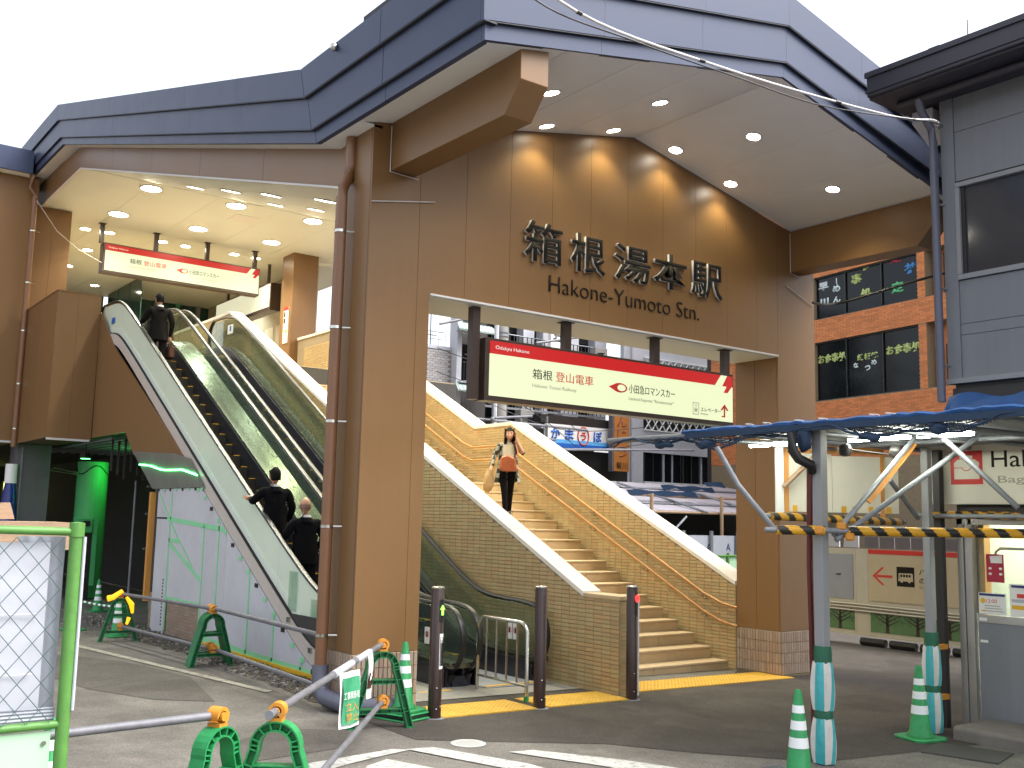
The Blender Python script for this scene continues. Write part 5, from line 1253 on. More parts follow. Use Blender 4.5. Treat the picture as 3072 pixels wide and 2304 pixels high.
# luggage sign
SG = thing('shop_sign', 'cream luggage shop sign board with a red suitcase emblem and dark lettering', 'sign', (10.3, 4.5, 2.2))
bd = box_part('board', 'cream', SG, 10.30, 10.36, 2.0, 6.25, 2.21, 2.94)
q = lambda y, z, r=0: (10.2985, y, z)
box_part('emblem', 'red', SG, 10.2945, 10.2985, 5.565, 5.915, 2.415, 2.765)
mb = MB(); x = 10.2925
pts = [(y, z) for y, z in ((5.875, 2.47), (5.60, 2.47), (5.60, 2.64), (5.645, 2.675), (5.835, 2.675), (5.875, 2.64))]
mb.prism([(x, y, z) for y, z in pts], (.0015, 0, 0)).box(x, x+.0015, 5.67, 5.81, 2.68, 2.715); mb.build('emblem_case', 'cream', SG)
mb = MB().box(x-.0015, x-.0005, 5.60, 5.695, 2.585, 2.593).box(x-.0015, x-.0005, 5.78, 5.875, 2.585, 2.593)
mb.tube([(x-.001, 5.74+.045*math.cos(a), 2.588-.03*math.sin(a)) for a in frange(0, PI, 8)], .004, 4).build('emblem_line', 'red', SG)
text_on('Hakone', (10.2985, 5.468, 2.585), (0, -1, 0), V, .86, .17, 'ink', SG)
text_on('Baggage', (10.2985, 5.405, 2.403), (0, -1, 0), V, .62, .095, 'ink_soft', SG)

# ================================================================== scaffold canopy with blue netting
CA = thing('scaffold_canopy', 'scaffold canopy with blue sheet edge, hazard striped pipes and fluorescent tubes over the shop front', 'canopy', (8.5, 5, 0))
def tube_part(nm, m, pts, r, n=10, parent=CA): return MB().tube(pts, r, n).build(nm, m, parent, smooth=True)
# white square post and padded wraps
def lean_box(nm, m, x, y, w, z0, z1, parent=CA): return box_part(nm, m, parent, x-w, x+w, y-w, y+w, z0, z1, bevel=.006)
P1, P2 = (7.56, 5.56), (9.80, 5.90)
def padding(P, r, zt, host):
    """folded foam wrap, tied with dark tape"""
    n = 18
    for z0, z1, k in ((gz(P[0])+.01, zt*.42, 1.0), (zt*.5, zt, .96)):
        mb = MB(); vs = []; lv = 9
        for j in range(lv+1):
            t = j/lv; rr = r*k*(.80+.26*max(0, math.sin(PI*min(1, .04+t*.94)))**.45)
            for i in range(n):
                a = 2*PI*i/n; cr_ = 1+.13*math.cos(5*a+t*1.5)+.05*math.sin(9*a-3*t)
                vs.append((P[0]+rr*cr_*math.cos(a), P[1]+rr*cr_*math.sin(a), z0+(z1-z0)*t))
        for j in range(lv):
            for i in range(n):
                mb.cur = 0 if i in (8, 9, 10, 2, 13) else 1
                b = len(mb.v)
                mb.add([vs[j*n+i], vs[j*n+(i+1) % n], vs[(j+1)*n+(i+1) % n], vs[(j+1)*n+i]], [(0, 1, 2, 3)])
        mb.build('padding', ['pad_teal', 'pad_white'], host, smooth=True, weld=True)
    for z0, z1, k in ((zt*.415, zt*.505, .84), (zt-.01, zt+.13, .80)):
        MB().lathe((P[0], P[1], 0), [(r*k, z0), (r*k*1.03, (z0+z1)/2), (r*k*.97, z1)], 14).build('tape_wrap', 'pad_tape', host, smooth=True)
h = lean_box('post', 'prefab_trim', P1[0], P1[1], .048, gz(7.5), 2.78); padding(P1, .092, .80, h)
h2 = lean_box('post', 'prefab_trim', P2[0], P2[1], .04, gz(9.8), 2.78); padding(P2, .085, .78, h2)
lean_box('post', 'black', 10.22, 6.02, .042, gz(10), 2.78)
for z in (.72, .22): MB().box(9.88, 10.16, 5.93, 5.98, z, z+.05).build('post_clip', 'orange', CA)
# hazard striped padded pipes
def striped(p0, p1, r, parent=CA, pitch=.21, name='hazard_pipe'):
    p0, p1 = Vector(p0), Vector(p1); L_ = (p1-p0).length; d = (p1-p0)/L_; sx = d.cross(Vector((0, 0, 1))).normalized(); sy = sx.cross(d)
    n = 24; m = max(4, int(L_/(pitch/16))); mb = MB()
    vs = [p0+d*(L_*j/m)+sx*(r*math.cos(2*PI*i/n))+sy*(r*math.sin(2*PI*i/n)) for j in range(m+1) for i in range(n)]
    mb.v = [tuple(v) for v in vs]
    for j in range(m):
        for i in range(n):
            t = (L_*j/m)/pitch+(i+.5)/n
            mb.f.append((j*n+i, j*n+(i+1) % n, (j+1)*n+(i+1) % n, (j+1)*n+i)); mb.mi.append(1 if (t % 1) < .46 else 0)
    mb.f += [tuple(range(n)), tuple(range(m*n, (m+1)*n))]; mb.mi += [0, 0]
    o = mb.build(name, ['tiger_y', 'tiger_k'], parent, smooth=True)
    MB().tube([p0-d*.10, p0], .0243, 10).tube([p1, p1+d*.10], .0243, 10).build('pipe_end', 'steel_dull', o, smooth=True)
    return o
striped((7.18, 5.73, 1.905), (7.50, 5.48, 1.908), .040); striped((7.66, 5.36, 1.91), (9.25, 4.16, 1.922), .041)
tube_part('pipe_link', 'steel_dull', [(7.46, 5.50, 1.908), (7.72, 5.31, 1.91)], .0243)
striped((7.76, 6.27, 2.03), (10.29, 6.52, 2.014), .040, pitch=.25); striped((10.05, 6.05, 2.09), (10.16, 5.06, 2.085), .034, pitch=.16)
striped((10.475, 6.236, 2.105), (10.32, 5.25, 2.093), .040, pitch=.16)
for p in ((7.46, 5.50, 1.908), (7.63, 5.40, 1.95), (7.68, 5.35, 1.86)): MB().box(p[0]-.05, p[0]+.05, p[1]-.04, p[1]+.04, p[2]-.035, p[2]+.035, .6).build('clamp_cover', 'orange', CA, bevel=.015)
for a, b in (((7.015, 6.025, 2.30), (7.241, 5.79, 1.90)), ((7.593, 5.45, 1.87), (8.97, 5.52, 2.79)), ((7.58, 5.42, 1.83), (9.30, 4.98, 2.86)), ((8.75, 5.14, 2.82), (8.89, 4.50, 2.14)), ((9.16, 5.91, 2.42), (9.80, 6.01, 2.05)), ((9.95, 5.9, 2.08), (9.6, 4.0, 2.08))):
    tube_part('brace', 'steel_dull', [a, b], .0243)
MB().tube([(6.93, 6.18, 2.62), (7.05, 6.05, 2.30)], .0243, 10).build('brace', 'steel_dull', CA, smooth=True)
MB().prism([(8.28, 5.60, 2.20), (8.33, 5.57, 2.16), (9.00, 5.50, 2.74), (8.95, 5.53, 2.78)], (.02, .03, 0)).build('timber_brace', 'timber', CA)
# edge beam, blue sheet, deck and net fringe
tube_part('edge_pipe', 'steel_dull', [(7.43, 8.15, 2.80), (7.43, 2.4, 2.79)], .03)
tube_part('edge_pipe', 'steel_dull', [(9.2, 6.4, 2.78), (9.2, 2.4, 2.78)], .0243)
for y in (6.9, 6.3, 5.7, 5.1, 4.5, 3.9, 3.3): tube_part('cross_pipe', 'steel_dull', [(7.43, y, 2.77), (10.38, y, 2.80)], .0243)
random.seed(5)
ny = 60; vs = []; mb = MB()
prof_ = [(7.395, 2.815), (7.385, 2.84), (7.43, 2.858), (7.9, 2.86), (8.8, 2.87), (10.38, 2.90)]
for j in range(ny+1):
    y = 7.05-4.6*j/ny; jj = random.uniform(-.01, .014); up = .10*max(0, min(1, (5.35-y)/.25))*0
    for x, z in prof_: vs.append((x+random.uniform(-.006, .006), y, z+jj*(.8 if x < 8 else .2)+.005*math.sin(y*7+x*5)))
k = len(prof_)
mb.add(vs, [(j*k+i, j*k+i+1, (j+1)*k+i+1, (j+1)*k+i) for j in range(ny) for i in range(k-1)]).build('blue_sheet', 'blue', CA, smooth=True)
# upstand of blue sheet against the prefab wall
mb = MB(); vs = []
for j in range(31):
    y = 5.95-3.5*j/30; vs += [(9.9+.02*math.sin(j), y, 2.90), (10.2, y, 3.10+.03*math.sin(j*1.7)), (10.37, y, 3.36+.04*math.sin(j*.9))]
mb.add(vs, [(j*3+i, j*3+i+1, (j+1)*3+i+1, (j+1)*3+i) for j in range(30) for i in range(2)]).build('blue_sheet', 'blue', CA, smooth=True)
mb = MB(); mb.box(7.42, 10.38, 2.4, 6.9, 2.825, 2.835); mb.build('deck_plate', 'steel_dull', CA)
box_part('mesh_band', 'net', CA, 7.385, 7.40, 2.4, 7.0, 2.765, 2.822)
# net: strands hanging in loose folds below the edge
mb = MB()
random.seed(11)
def drop(y): return .055+.045*math.sin(y*3.1)+.03*math.sin(y*7.7+1)
for row in range(5):
    pts = [(7.41+.03*math.sin(y*5+row), y, 2.79-drop(y)*(row+1)/4.6+.006*math.sin(y*31+row*2)) for y in frange(8.05, 2.5, 150)]
    mb.tube(pts, .0045 if row < 4 else .010, 4, cap=False)
for i in range(190):
    y = 8.0-i*.029
    mb.tube([(7.41, y, 2.80), (7.41+random.uniform(-.02, .03), y-.02, 2.79-drop(y)*.5), (7.41, y-.045, 2.79-drop(y)*1.08)], .0032, 3, cap=False)
mb.build('safety_net', 'net', CA)
for c, r_, s_ in (((7.42, 6.75, 2.70), .085, (.5, 1.5, .5)), ((7.43, 5.62, 2.70), .08, (.8, 1.0, 1.5)), ((7.42, 4.95, 2.68), .05, (.8, 2.0, .8)), ((7.42, 7.3, 2.72), .05, (.7, 2.4, .7)), ((7.42, 4.35, 2.72), .05, (.7, 1.6, .9))):
    mb = MB(); mb.ball(c, r_, 14, 9, s_); mb.v = [(x+.012*math.sin(37*y+21*z), y+.012*math.sin(41*z+x*9), z+.010*math.sin(33*y)) for x, y, z in mb.v]
    mb.build('net_bundle', 'net', CA, smooth=True)
for y in (6.2, 6.0, 5.65, 5.4, 4.9, 4.75): MB().tube([(7.40, y+.05*math.sin(a*1.3), 2.855+.012*math.sin(a)) for a in frange(0, 4, 10)], .003, 4).build('tie_rope', 'white', CA)
# mesh apron and fluorescent fittings under the deck
for i, (y0, y1) in enumerate(((5.98, 5.33), (5.25, 5.09), (5.02, 4.72), (7.2, 6.5))):
    f_ = MB().box(8.57, 8.63, y1-.02, y0+.02, 2.80, 2.822).build('lamp_fitting', 'white', CA); tube_part('fluorescent_tube', 'tube_on', [(8.6, y0, 2.78), (8.6, y1, 2.78)], .019, 10, f_)
fl = [(12.0, 8.1, 2.16), (12.6, 7.5, 2.18)]
# maroon drain pipe with a crooked black elbow
mb = MB().tube([(7.30, 5.65, 2.75), (7.30, 5.65, 2.60), (7.35, 5.62, 2.52), (7.45, 5.57, 2.47), (7.50, 5.60, 2.42)], .045, 12); mb.build('drain_elbow', 'rubber', CA, smooth=True)
tube_part('drain_pipe', 'maroon', [(7.50, 5.62, 2.44), (7.56, 5.68, 1.6), (7.62, 5.70, .05)], .026, 12)
MB().lathe((7.545, 5.66, 1.9), [(.03, 0), (.03, .012)], 12).build('pipe_clamp', 'steel', CA)
# white boards on timber frame with floodlights, hung under the canopy end
WB = thing('screen_board', 'white boards on an orange timber frame with yellow hazard edging above the passage', 'board', (9.6, 7.0, 2.1))
a, b = Vector((9.12, 7.28, 0)), Vector((10.22, 6.50, 0)); d = (b-a).normalized(); nn = Vector((-d.y, d.x, 0)); 
def wb(nm, m, t0, t1, z0, z1, o=0, th=.02):
    p, q_ = a+d*t0-nn*o, a+d*t1-nn*o
    return MB().prism([(p.x, p.y, z0), (q_.x, q_.y, z0), (q_.x, q_.y, z1), (p.x, p.y, z1)], tuple(nn*th)).build(nm, m, WB)
wb('board', 'cream', .14, .62, 2.10, 2.74); wb('board', 'cream', .625, 1.16, 2.10, 2.72); wb('board', 'cream', 1.20, 1.36, 2.10, 2.72)
for t0, t1, z0, z1 in ((.09, .14, 2.06, 2.86), (1.16, 1.20, 2.06, 2.86), (.09, 1.2, 2.745, 2.82)): wb('timber_bar', 'timber', t0, t1, z0, z1, .012, .04)
wb('post', 'white', 0, .085, 2.06, 2.80, .01, .05)
for t in (.18, .46, .72, .84, 1.02, 1.22): wb('hazard_tag', 'tiger_y', t, t+.05, 2.10, 2.17, .013, .01)
p, q_ = a+d*.06, a+d*.5; MB().tube([(p.x-.05, p.y-.07, 2.36), (q_.x-.05, q_.y-.07, 2.80)], .028, 6).build('timber_strut', 'wood', WB)
FLD = thing('floodlight', 'pair of round black floodlights on a bar below the canopy', 'floodlight', (8.9, 6.4, 2.6))
MB().tube([(8.50, 5.92, 2.68), (8.78, 5.66, 2.64)], .010, 8).build('bar', 'black', FLD)
for c in ((8.49, 5.95, 2.675), (8.83, 5.62, 2.665)):
    l_ = MB().lathe(c, [(.02, -.06), (.05, -.05), (.068, 0), (.066, .02), (.05, .05), (.02, .065)], 16).build('lamp_head', 'black', FLD, smooth=True)
# hoarding beyond the passage with a bus direction sign
HB = thing('hoarding', 'white hoarding with printed trees and a beige bus direction sign in the passage', 'hoarding', (16.95, 10.5, -.2))
hx = 16.95; gh = gz(17)
for y0, y1 in ((11.70, 12.6), (11.44, 11.695), (9.0, 11.435)): box_part('panel', 'pale', HB, hx, hx+.05, y0, y1, gh+.16, 1.56)
box_part('door', 'sheet_grey', HB, hx-.012, hx-.001, 11.75, 12.5, .62, 1.45); MB().box(hx-.03, hx-.013, 12.02, 12.12, 1.06, 1.08).build('handle', 'black', HB)
for y0, y1 in ((11.74, 12.5), (9.0, 11.40)): box_part('printed_lawn', 'lawn_print', HB, hx-.01, hx-.001, y0, y1, .06, .42)
random.seed(3)
for yc in (12.05, 11.05, 10.45, 9.85):
    mb = MB(); x = hx-.013
    mb.prism([(x, yc-.035, .06), (x, yc+.035, .06), (x, yc+.022, .42), (x, yc-.022, .42)], (.002, 0, 0))
    for k in range(5):
        s_ = 1 if k % 2 else -1; z0 = .17+.035*k
        mb.prism([(x, yc, z0), (x, yc, z0+.03), (x, yc+s_*.26, z0+.15), (x, yc+s_*.26, z0+.14)], (.002, 0, 0))
    mb.build('printed_tree', 'trunk_print', HB)
mb = MB()
for i in range(420):
    y = random.choice((random.uniform(11.76, 12.48), random.uniform(9.1, 11.38), random.uniform(9.1, 11.38))); z = random.uniform(.20, .41); l = random.uniform(.008, .018)
    mb.quad((hx-.0145, y-l, z), (hx-.0145, y, z-l*.6), (hx-.0145, y+l, z), (hx-.0145, y, z+l*.6))
tag(mb.build('printed_leaves', 'leafprint', HB), kind='stuff')
for z in (.43, .48, .53): MB().tube([(hx-.02, 12.5, z), (hx-.03, 11.7, z+.01*math.sin(z*40)), (hx-.03, 9.0, z-.03)], .018, 6).build('sheet_fold', 'pale', HB, smooth=True)
sb = box_part('sign_board', 'beige', HB, hx-.02, hx-.005, 9.0, 11.41, .62, 1.47); box_part('sign_band', 'red', HB, hx-.02, hx-.005, 9.0, 11.41, 1.475, 1.555)
x = hx-.0215
MB().box(x, x+.001, 10.92, 11.25, 1.055, 1.10).prism([(x, 11.33, 1.077), (x, 11.13, 1.24), (x, 11.08, 1.24), (x, 11.27, 1.077), (x, 11.08, .915), (x, 11.13, .915)], (.001, 0, 0)).build('arrow', 'red', sb)
bs = MB().box(x-.002, x, 10.48, 10.83, .915, 1.265).build('bus_pictogram', 'ink', sb, bevel=0)
xx = x-.004
mb = MB().prism([(xx, 10.80, 1.01), (xx, 10.79, 1.15), (xx, 10.53, 1.155), (xx, 10.51, 1.14), (xx, 10.505, 1.01)], (.0012, 0, 0)); mb.build('bus_shape', 'beige', bs)
mb = MB()
for k in range(4): mb.box(xx-.002, xx-.0005, 10.55+k*.055, 10.59+k*.055, 1.085, 1.13)
mb.box(xx-.002, xx-.0005, 10.775, 10.785, 1.05, 1.13); mb.build('bus_window', 'ink', bs)
for yc in (10.58, 10.73): MB().tube([(xx-.001, yc, 1.01), (xx+.001, yc, 1.01)], .026, 10).build('bus_wheel', 'beige', bs)
text_on('バス', (x, 10.385, 1.14), (0, -1, 0), V, .25, .11, 'ink', sb); text_on('のりば', (x, 10.385, .985), (0, -1, 0), V, .40, .11, 'ink', sb)
text_on('Bus', (x, 10.385, .90), (0, -1, 0), V, .12, .05, 'ink_soft', sb)
for k in range(8): box_part('top_board', 'grey_col', HB, hx+.06, hx+.09, 9.0+k*.32, 9.29+k*.32, 1.58, 1.78)
for k in range(2): MB().prism([(hx-.01, 11.62+.42*k, 1.58), (hx-.01, 11.95+.42*k, 1.58), (hx-.01, 11.92+.42*k, 1.85), (hx-.01, 11.62+.42*k, 1.85)], (.03, 0, 0)).build('top_sheet', 'sheet_white', HB)
for k in range(4): tube_part('foot_weight', 'slot', [(hx-.15, 9.2+k*.6, gh+.08), (hx-.15, 9.7+k*.6, gh+.08)], .07, 8, HB)
# ================================================================== orange brick building across the street
OB = thing('brick_building', 'orange brick building with wide dark restaurant windows lettered in Japanese', 'building')
def OBx(nm, m, y0, y1, z0, z1, x0=0.0, x1=.3, parent=OB, **k): return MB().box(x0, x1, y0, y1, z0, z1).build(nm, m, parent, **k)
OBx('core', 'dim', 14, 36, 0, 15.5, .62, 9)
for z0, z1, y0, y1 in ((0, 6.78, 20, 35), (9.07, 9.98, 20, 35), (11.66, 15.5, 20, 35), (6.78, 9.07, 28.85, 35), (9.98, 11.66, 28.85, 35), (6.78, 9.07, 23.62, 23.95), (9.98, 11.66, 23.62, 23.95), (6.78, 9.07, 20, 22.3), (9.98, 11.66, 20, 22.3)):
    w = OBx('wall', 'grout', y0, y1, z0, z1, .012, .6)
    mb = MB(); ind = []
    for r in range(int((z1-z0)/.075)):
        for i in range(int((y1-y0)/.30)+1):
            y = y0+i*.30-(.15 if r % 2 else 0); z = z0+r*.075+.004
            ya, yb = max(y, y0), min(y+.29, y1)
            if yb-ya < .03 or z < 4.5: continue
            mb.box(0, .013, ya, yb, z, z+.066)
    if mb.v: tag(mb.build('brick_field', 'brick_i', w), kind='stuff')
for z0, z1 in ((6.78, 9.07), (9.98, 11.66)):
    OBx('recess', 'brick', 22.3, 23.62, z0, z1, .58, .62)
    for k in range(9): OBx('grille_bar', 'dim', 22.4+k*.13, 22.43+k*.13, z0+.1, z0+1.5, .3, .33)
    ys = [23.95, 25.58, 27.30, 28.85]
    for a, b in zip(ys[:-1], ys[1:]):
        wn = OBx('window', 'window_dark', a+.03, b-.03, z0+.03, z1-.03, .16, .18)
        OBx('frame', 'black', a, a+.045, z0, z1, .10, .16, wn); OBx('frame', 'black', a, b, z0, z0+.05, .10, .155, wn); OBx('frame', 'black', a, b, z1-.05, z1, .10, .155, wn)
        OBx('room_wall', 'dim', a, b, z0, z1, .5, .52, wn)
UU = (0, -1, 0)
def wtext(s, y, z, w, h, m): text_on(s, (.155, y, z), UU, V, w, h, m, OB, 'window_lettering', .002, .045)
MT['let_yel'] = mat('pale_yellow_letters', (.52, .62, .20, 1), .5); MT['let_wh'] = mat('white_letters', (.70, .80, .80, 1), .5)
MT['let_gr'] = mat('green_letters', (.10, .52, .20, 1), .5); MT['let_bl'] = mat('blue_letters', (.05, .26, .62, 1), .5); MT['let_rd'] = mat('red_letters', (.55, .04, .07, 1), .5)
wtext('お食事処', 28.8, 8.24, 1.42, .36, 'let_yel'); wtext('お食事処', 25.5, 8.15, 1.52, .36, 'let_yel'); wtext('鉄板焼', 26.86, 8.14, 1.0, .24, 'let_yel')
for s, y, z in (('な', 27.05, 7.88), ('つ', 26.5, 7.72), ('め', 26.2, 7.90)): wtext(s, y, z, .26, .20, 'let_wh')
for s, z, h in (('ら', 11.62, .2), ('ー', 11.36, .05), ('め', 10.95, .28), ('ん', 10.52, .26)): 
    if s == 'ー': OBx('window_lettering', 'let_wh', 27.76, 27.81, 11.26, 11.5, .153, .155)
    else: wtext(s, 28.0, z, .40, h, 'let_wh')
wtext('早', 28.72, 11.12, .52, .34, 'let_wh'); wtext('川', 28.70, 10.57, .50, .24, 'let_wh')
wtext('食', 26.55, 11.50, .42, .32, 'let_yel'); wtext('事', 27.06, 11.08, .50, .38, 'let_yel'); wtext('処', 26.62, 10.47, .52, .36, 'let_yel')
wtext('定', 25.20, 10.38, .56, .42, 'let_gr'); wtext('丼', 24.60, 10.98, .52, .40, 'let_bl'); wtext('定', 25.22, 11.50, .52, .36, 'let_rd')
OBx('table_lamp', 'white', 27.95, 28.3, 7.55, 7.60, .28, .42); OBx('table_lamp', 'white', 28.10, 28.14, 7.2, 7.55, .33, .37)
for y in (28.35, 28.1, 27.9): OBx('table_setting', 'white', y, y+.12, 7.12, 7.2, .3, .4)
OBx('table_top', 'dim', 25.9, 27.0, 7.40, 7.44, .25, .48); OBx('table_setting', 'white', 26.4, 26.52, 7.44, 7.52, .3, .4)
OBx('counter', 'grey_col', 27.7, 28.8, 6.82, 7.1, .25, .48)
OB.rotation_euler = (0, 0, -rad(7.9)); OB.location = (29.17, -4.05, 0)

# ================================================================== buildings seen through the portal
WH = thing('white_building', 'white rendered building with dark windows and lattice balcony fronts behind the portal', 'building', (34, 34, 0))
def wall(T, m, x0, x1, z0, z1, y=34.0, th=.25, nm='wall'): return MB().box(x0, x1, y, y+th, z0, z1).build(nm, m, T)
for b in ((31.9, 32.75, -.5, 14), (32.75, 33.15, -.5, 14), (39.7, 41, -.5, 14), (33.15, 39.7, 5.2, 6.2), (33.15, 39.7, 3.0, 3.6), (33.15, 39.7, -.5, .4), (33.15, 39.7, 9.0, 14), (33.15, 39.7, 6.85, 7.3), (33.15, 39.7, 2.6, 3.0)): wall(WH, 'render_white', *b)
MB().tube([(32.35, 33.9, -.4), (32.35, 33.9, 14)], .06, 10).build('rain_pipe', 'render_white', WH, smooth=True)
for z0, z1, n in ((3.85, 5.2, 5), (7.3, 9.0, 5)):
    for k in range(n):
        a = 33.3+k*1.28
        wn = wall(WH, 'window_dark', a, a+1.2, z0, z1, 34.2, .02, 'window')
        MB().box(a, a+.05, 34.1, 34.2, z0, z1).box(a+.6, a+.64, 34.12, 34.2, z0, z1).build('frame', 'render_white' if k % 2 else 'black', wn)
for z0, z1 in ((6.22, 6.83), (3.62, 3.84), (9.05, 9.6)):
    mb = MB(); x = 33.2; s_ = (z1-z0)*.75
    while x < 39.5:
        for q in (1, -1):
            a_, b_ = (x, x+s_) if q > 0 else (x+s_, x)
            mb.tube([(a_, 33.95, z0), (b_, 33.95, z1)], .035, 4)
        x += s_
    mb.box(33.15, 39.7, 33.92, 33.98, z0-.02, z0+.03); mb.box(33.15, 39.7, 33.92, 33.98, z1-.03, z1+.02)
    mb.build('lattice_panel', 'white', WH); wall(WH, 'dim', 33.15, 39.7, z0, z1, 34.5, .05, 'recess')
wall(WH, 'dim', 33.15, 39.7, -.4, 9, 35.5, .1, 'inner_wall')
for k, s_ in enumerate(('旅', '館')): text_on(s_, (35.1+k*.9, 34.19, 7.9), U, V, .7, .7, 'white', WH, 'lettering', .01)
BK = thing('apartment_building', 'grey building with dark openings and pale pillars behind the lit sign', 'building', (28, 35, 0))
wall(BK, 'dim', 24, 31.9, -.5, 13.5, 36.0, .4)
for x0, x1, z0, z1 in ((25.9, 26.2, -.5, 13), (27.0, 27.6, -.5, 13), (28.1, 28.45, 6, 13), (29.2, 30.2, -.5, 13), (31.2, 31.9, 6, 13), (24.2, 31.9, 8.0, 8.5), (24.2, 31.9, 10.9, 11.5)):
    wall(BK, 'concrete' if x1-x0 > 1 or x0 < 26 else 'render_white', x0, x1, z0, z1, 35.2, .5, 'pillar')
for z0 in (6.4, 8.7, 11.6, 3.4):
    for k in range(6):
        wn = wall(BK, 'window_dark', 24.3+k*1.28, 25.3+k*1.28, z0, z0+1.5, 35.9, .02, 'window'); MB().box(24.3+k*1.28, 25.3+k*1.28, 35.86, 35.9, z0+.72, z0+.78).build('frame', 'alu', wn)
for z in (9.9, 7.4, 5.0):
    MB().box(24.3, 31.6, 34.9, 35.0, z-.75, z-.66).tube([(24.3, 35.0, z), (31.5, 35.0, z)], .03, 6).build('balcony_rail', 'steel_dull', BK)
    for k in range(30): MB().box(24.4+k*.24, 24.43+k*.24, 34.97, 35.0, z-.66, z).build('baluster', 'black', BK)
for k, (x, z) in enumerate(((25.0, 8.55), (27.9, 8.6), (29.9, 6.0), (26.4, 6.1), (30.6, 9.3))):
    ac = MB().box(x, x+.75, 34.5, 34.85, z, z+.55).build('air_conditioner', 'pole', BK, bevel=.02); MB().lathe((x+.3, 34.49, z+.27), [(.2, -.005), (.2, .005)], 12).build('fan_grille', 'dim', ac)
SB = thing('hung_sign_box', 'white vertical sign box with one black Japanese character in front of the grey building', 'sign', (28.6, 34.2, 9.5))
box_part('box', 'white', SB, 27.75, 28.55, 34.2, 34.4, 8.6, 11.2); text_on('荘', (27.85, 34.195, 9.72), U, V, .62, .62, 'ink', SB, 'lettering', .01)
text_on('山', (27.85, 34.195, 10.5), U, V, .62, .62, 'ink', SB, 'lettering', .01)
BC = thing('balcony_building', 'white building edge with green tiled awnings and a small balcony left of the utility pole', 'building', (23.3, 34, 0))
wall(BC, 'render_white', 22.72, 22.95, -.5, 13, 34.0, .55); wall(BC, 'dim', 22.95, 24.6, -.5, 13, 34.6, .3)
for z in (9.75, 7.3, 4.6):
    aw = MB().prism([(22.35, 33.3, z-.28), (24.4, 33.3, z-.28), (24.4, 34.0, z+.12), (22.7, 34.0, z+.12)], (0, .02, -.06)).build('awning', 'roof_green', BC)
    for k in range(9): MB().tube([(22.45+k*.22, 33.3, z-.27), (22.75+k*.19, 34.0, z+.13)], .018, 4).build('roof_rib', 'roof_green', aw)
for z in (7.42, 4.9):
    MB().box(22.75, 24.4, 33.7, 34.0, z-.04, z+.03).build('balcony_slab', 'render_white', BC)
    mb = MB(); [mb.tube([(22.95+k*.12, 33.8, z), (22.95+k*.12, 33.8, z+.8)], .012, 4) for k in range(12)]; mb.tube([(22.9, 33.8, z+.8), (24.4, 33.8, z+.8)], .02, 4); mb.build('railing', 'black', BC)
for z in (7.5, 10.2): box_part('window', 'window_dark', BC, 23.3, 24.4, 34.55, 34.58, z, z+1.6)
BD = thing('grey_brick_building', 'low pale grey brick building with a roof railing, farthest left behind the portal', 'building', (21.5, 34.4, 0))
w = wall(BD, 'grout', 14, 22.66, -.5, 8.72, 34.42, 1)
mb = MB()
for r in range(52):
    for i in range(20):
        x = 17.8+i*.245-(.12 if r % 2 else 0); z = 3.6+r*.098
        mb.box(x, x+.232, 34.40, 34.421, z, z+.086)
tag(mb.build('brick_field', 'grey_brick', w), kind='stuff'); box_part('parapet_cap', 'render_white', BD, 14, 22.66, 34.38, 34.7, 8.72, 8.86)
box_part('window', 'window_dark', BD, 20.9, 21.7, 34.38, 34.40, 5.4, 6.6); mb = MB()
for k in range(14): mb.tube([(18.5+k*.32, 34.8, 8.8), (18.5+k*.32, 34.8, 9.5)], .012, 4)
mb.tube([(18.5, 34.8, 9.5), (22.6, 34.8, 9.5)], .016, 4).tube([(18.5, 34.8, 9.2), (22.6, 34.8, 9.2)], .012, 4); mb.build('roof_railing', 'steel_dull', BD)
MB().tube([(22.0, 34.9, 8.8), (22.0, 34.9, 10.6)], .03, 6).tube([(21.4, 34.9, 9.4), (22.3, 34.9, 9.35)], .02, 5).build('aerial_mast', 'steel_dull', BD)
UP = thing('utility_pole', 'thick grey concrete utility pole with steel bands behind the lit sign', 'utility pole', (23.4, 31.9, 0))
MB().tube([(23.4, 31.9, -.5), (23.4, 31.9, 13)], [.27, .22], 18).build('shaft', 'pole', UP, smooth=True)
for z in (9.2, 9.05, 5.75, 4.9, 7.4): MB().lathe((23.4, 31.9, z), [(.27, 0), (.27, .07)], 18).build('band', 'steel_dull', UP, smooth=True)
MB().tube([(23.0, 31.7, 5.3), (23.0, 31.7, 10)], .09, 8).build('conduit', 'render_white', UP, smooth=True)
SFB = thing('street_scaffold', 'steel pipe scaffold with couplers behind the far stair coping', 'scaffold', (20, 27, 0))
for p0, p1 in (((18.2, 28, 5.3), (24.5, 28, 5.25)), ((18.2, 28, 4.85), (23, 28, 4.8)), ((21, 28, 4.35), (29, 27, 4.75)), ((20.1, 27.8, 0), (20.1, 27.8, 6.0)), ((22.6, 28, 0), (22.6, 28, 5.6)), ((19.9, 27.4, 5.3), (21.3, 27.2, 5.45)), ((22.2, 28.2, 8.2), (26.5, 28.2, 9.2)), ((18, 28, 8.3), (21.5, 28, 9.4))):
    MB().tube([p0, p1], .045, 8).build('pipe', 'pipe_grey', SFB, smooth=True)
for c in ((20.1, 27.8, 5.3), (22.6, 28, 5.28), (22.6, 28, 4.8)): MB().ball(c, .09, 8, 6).build('coupler', 'steel_dull', SFB)
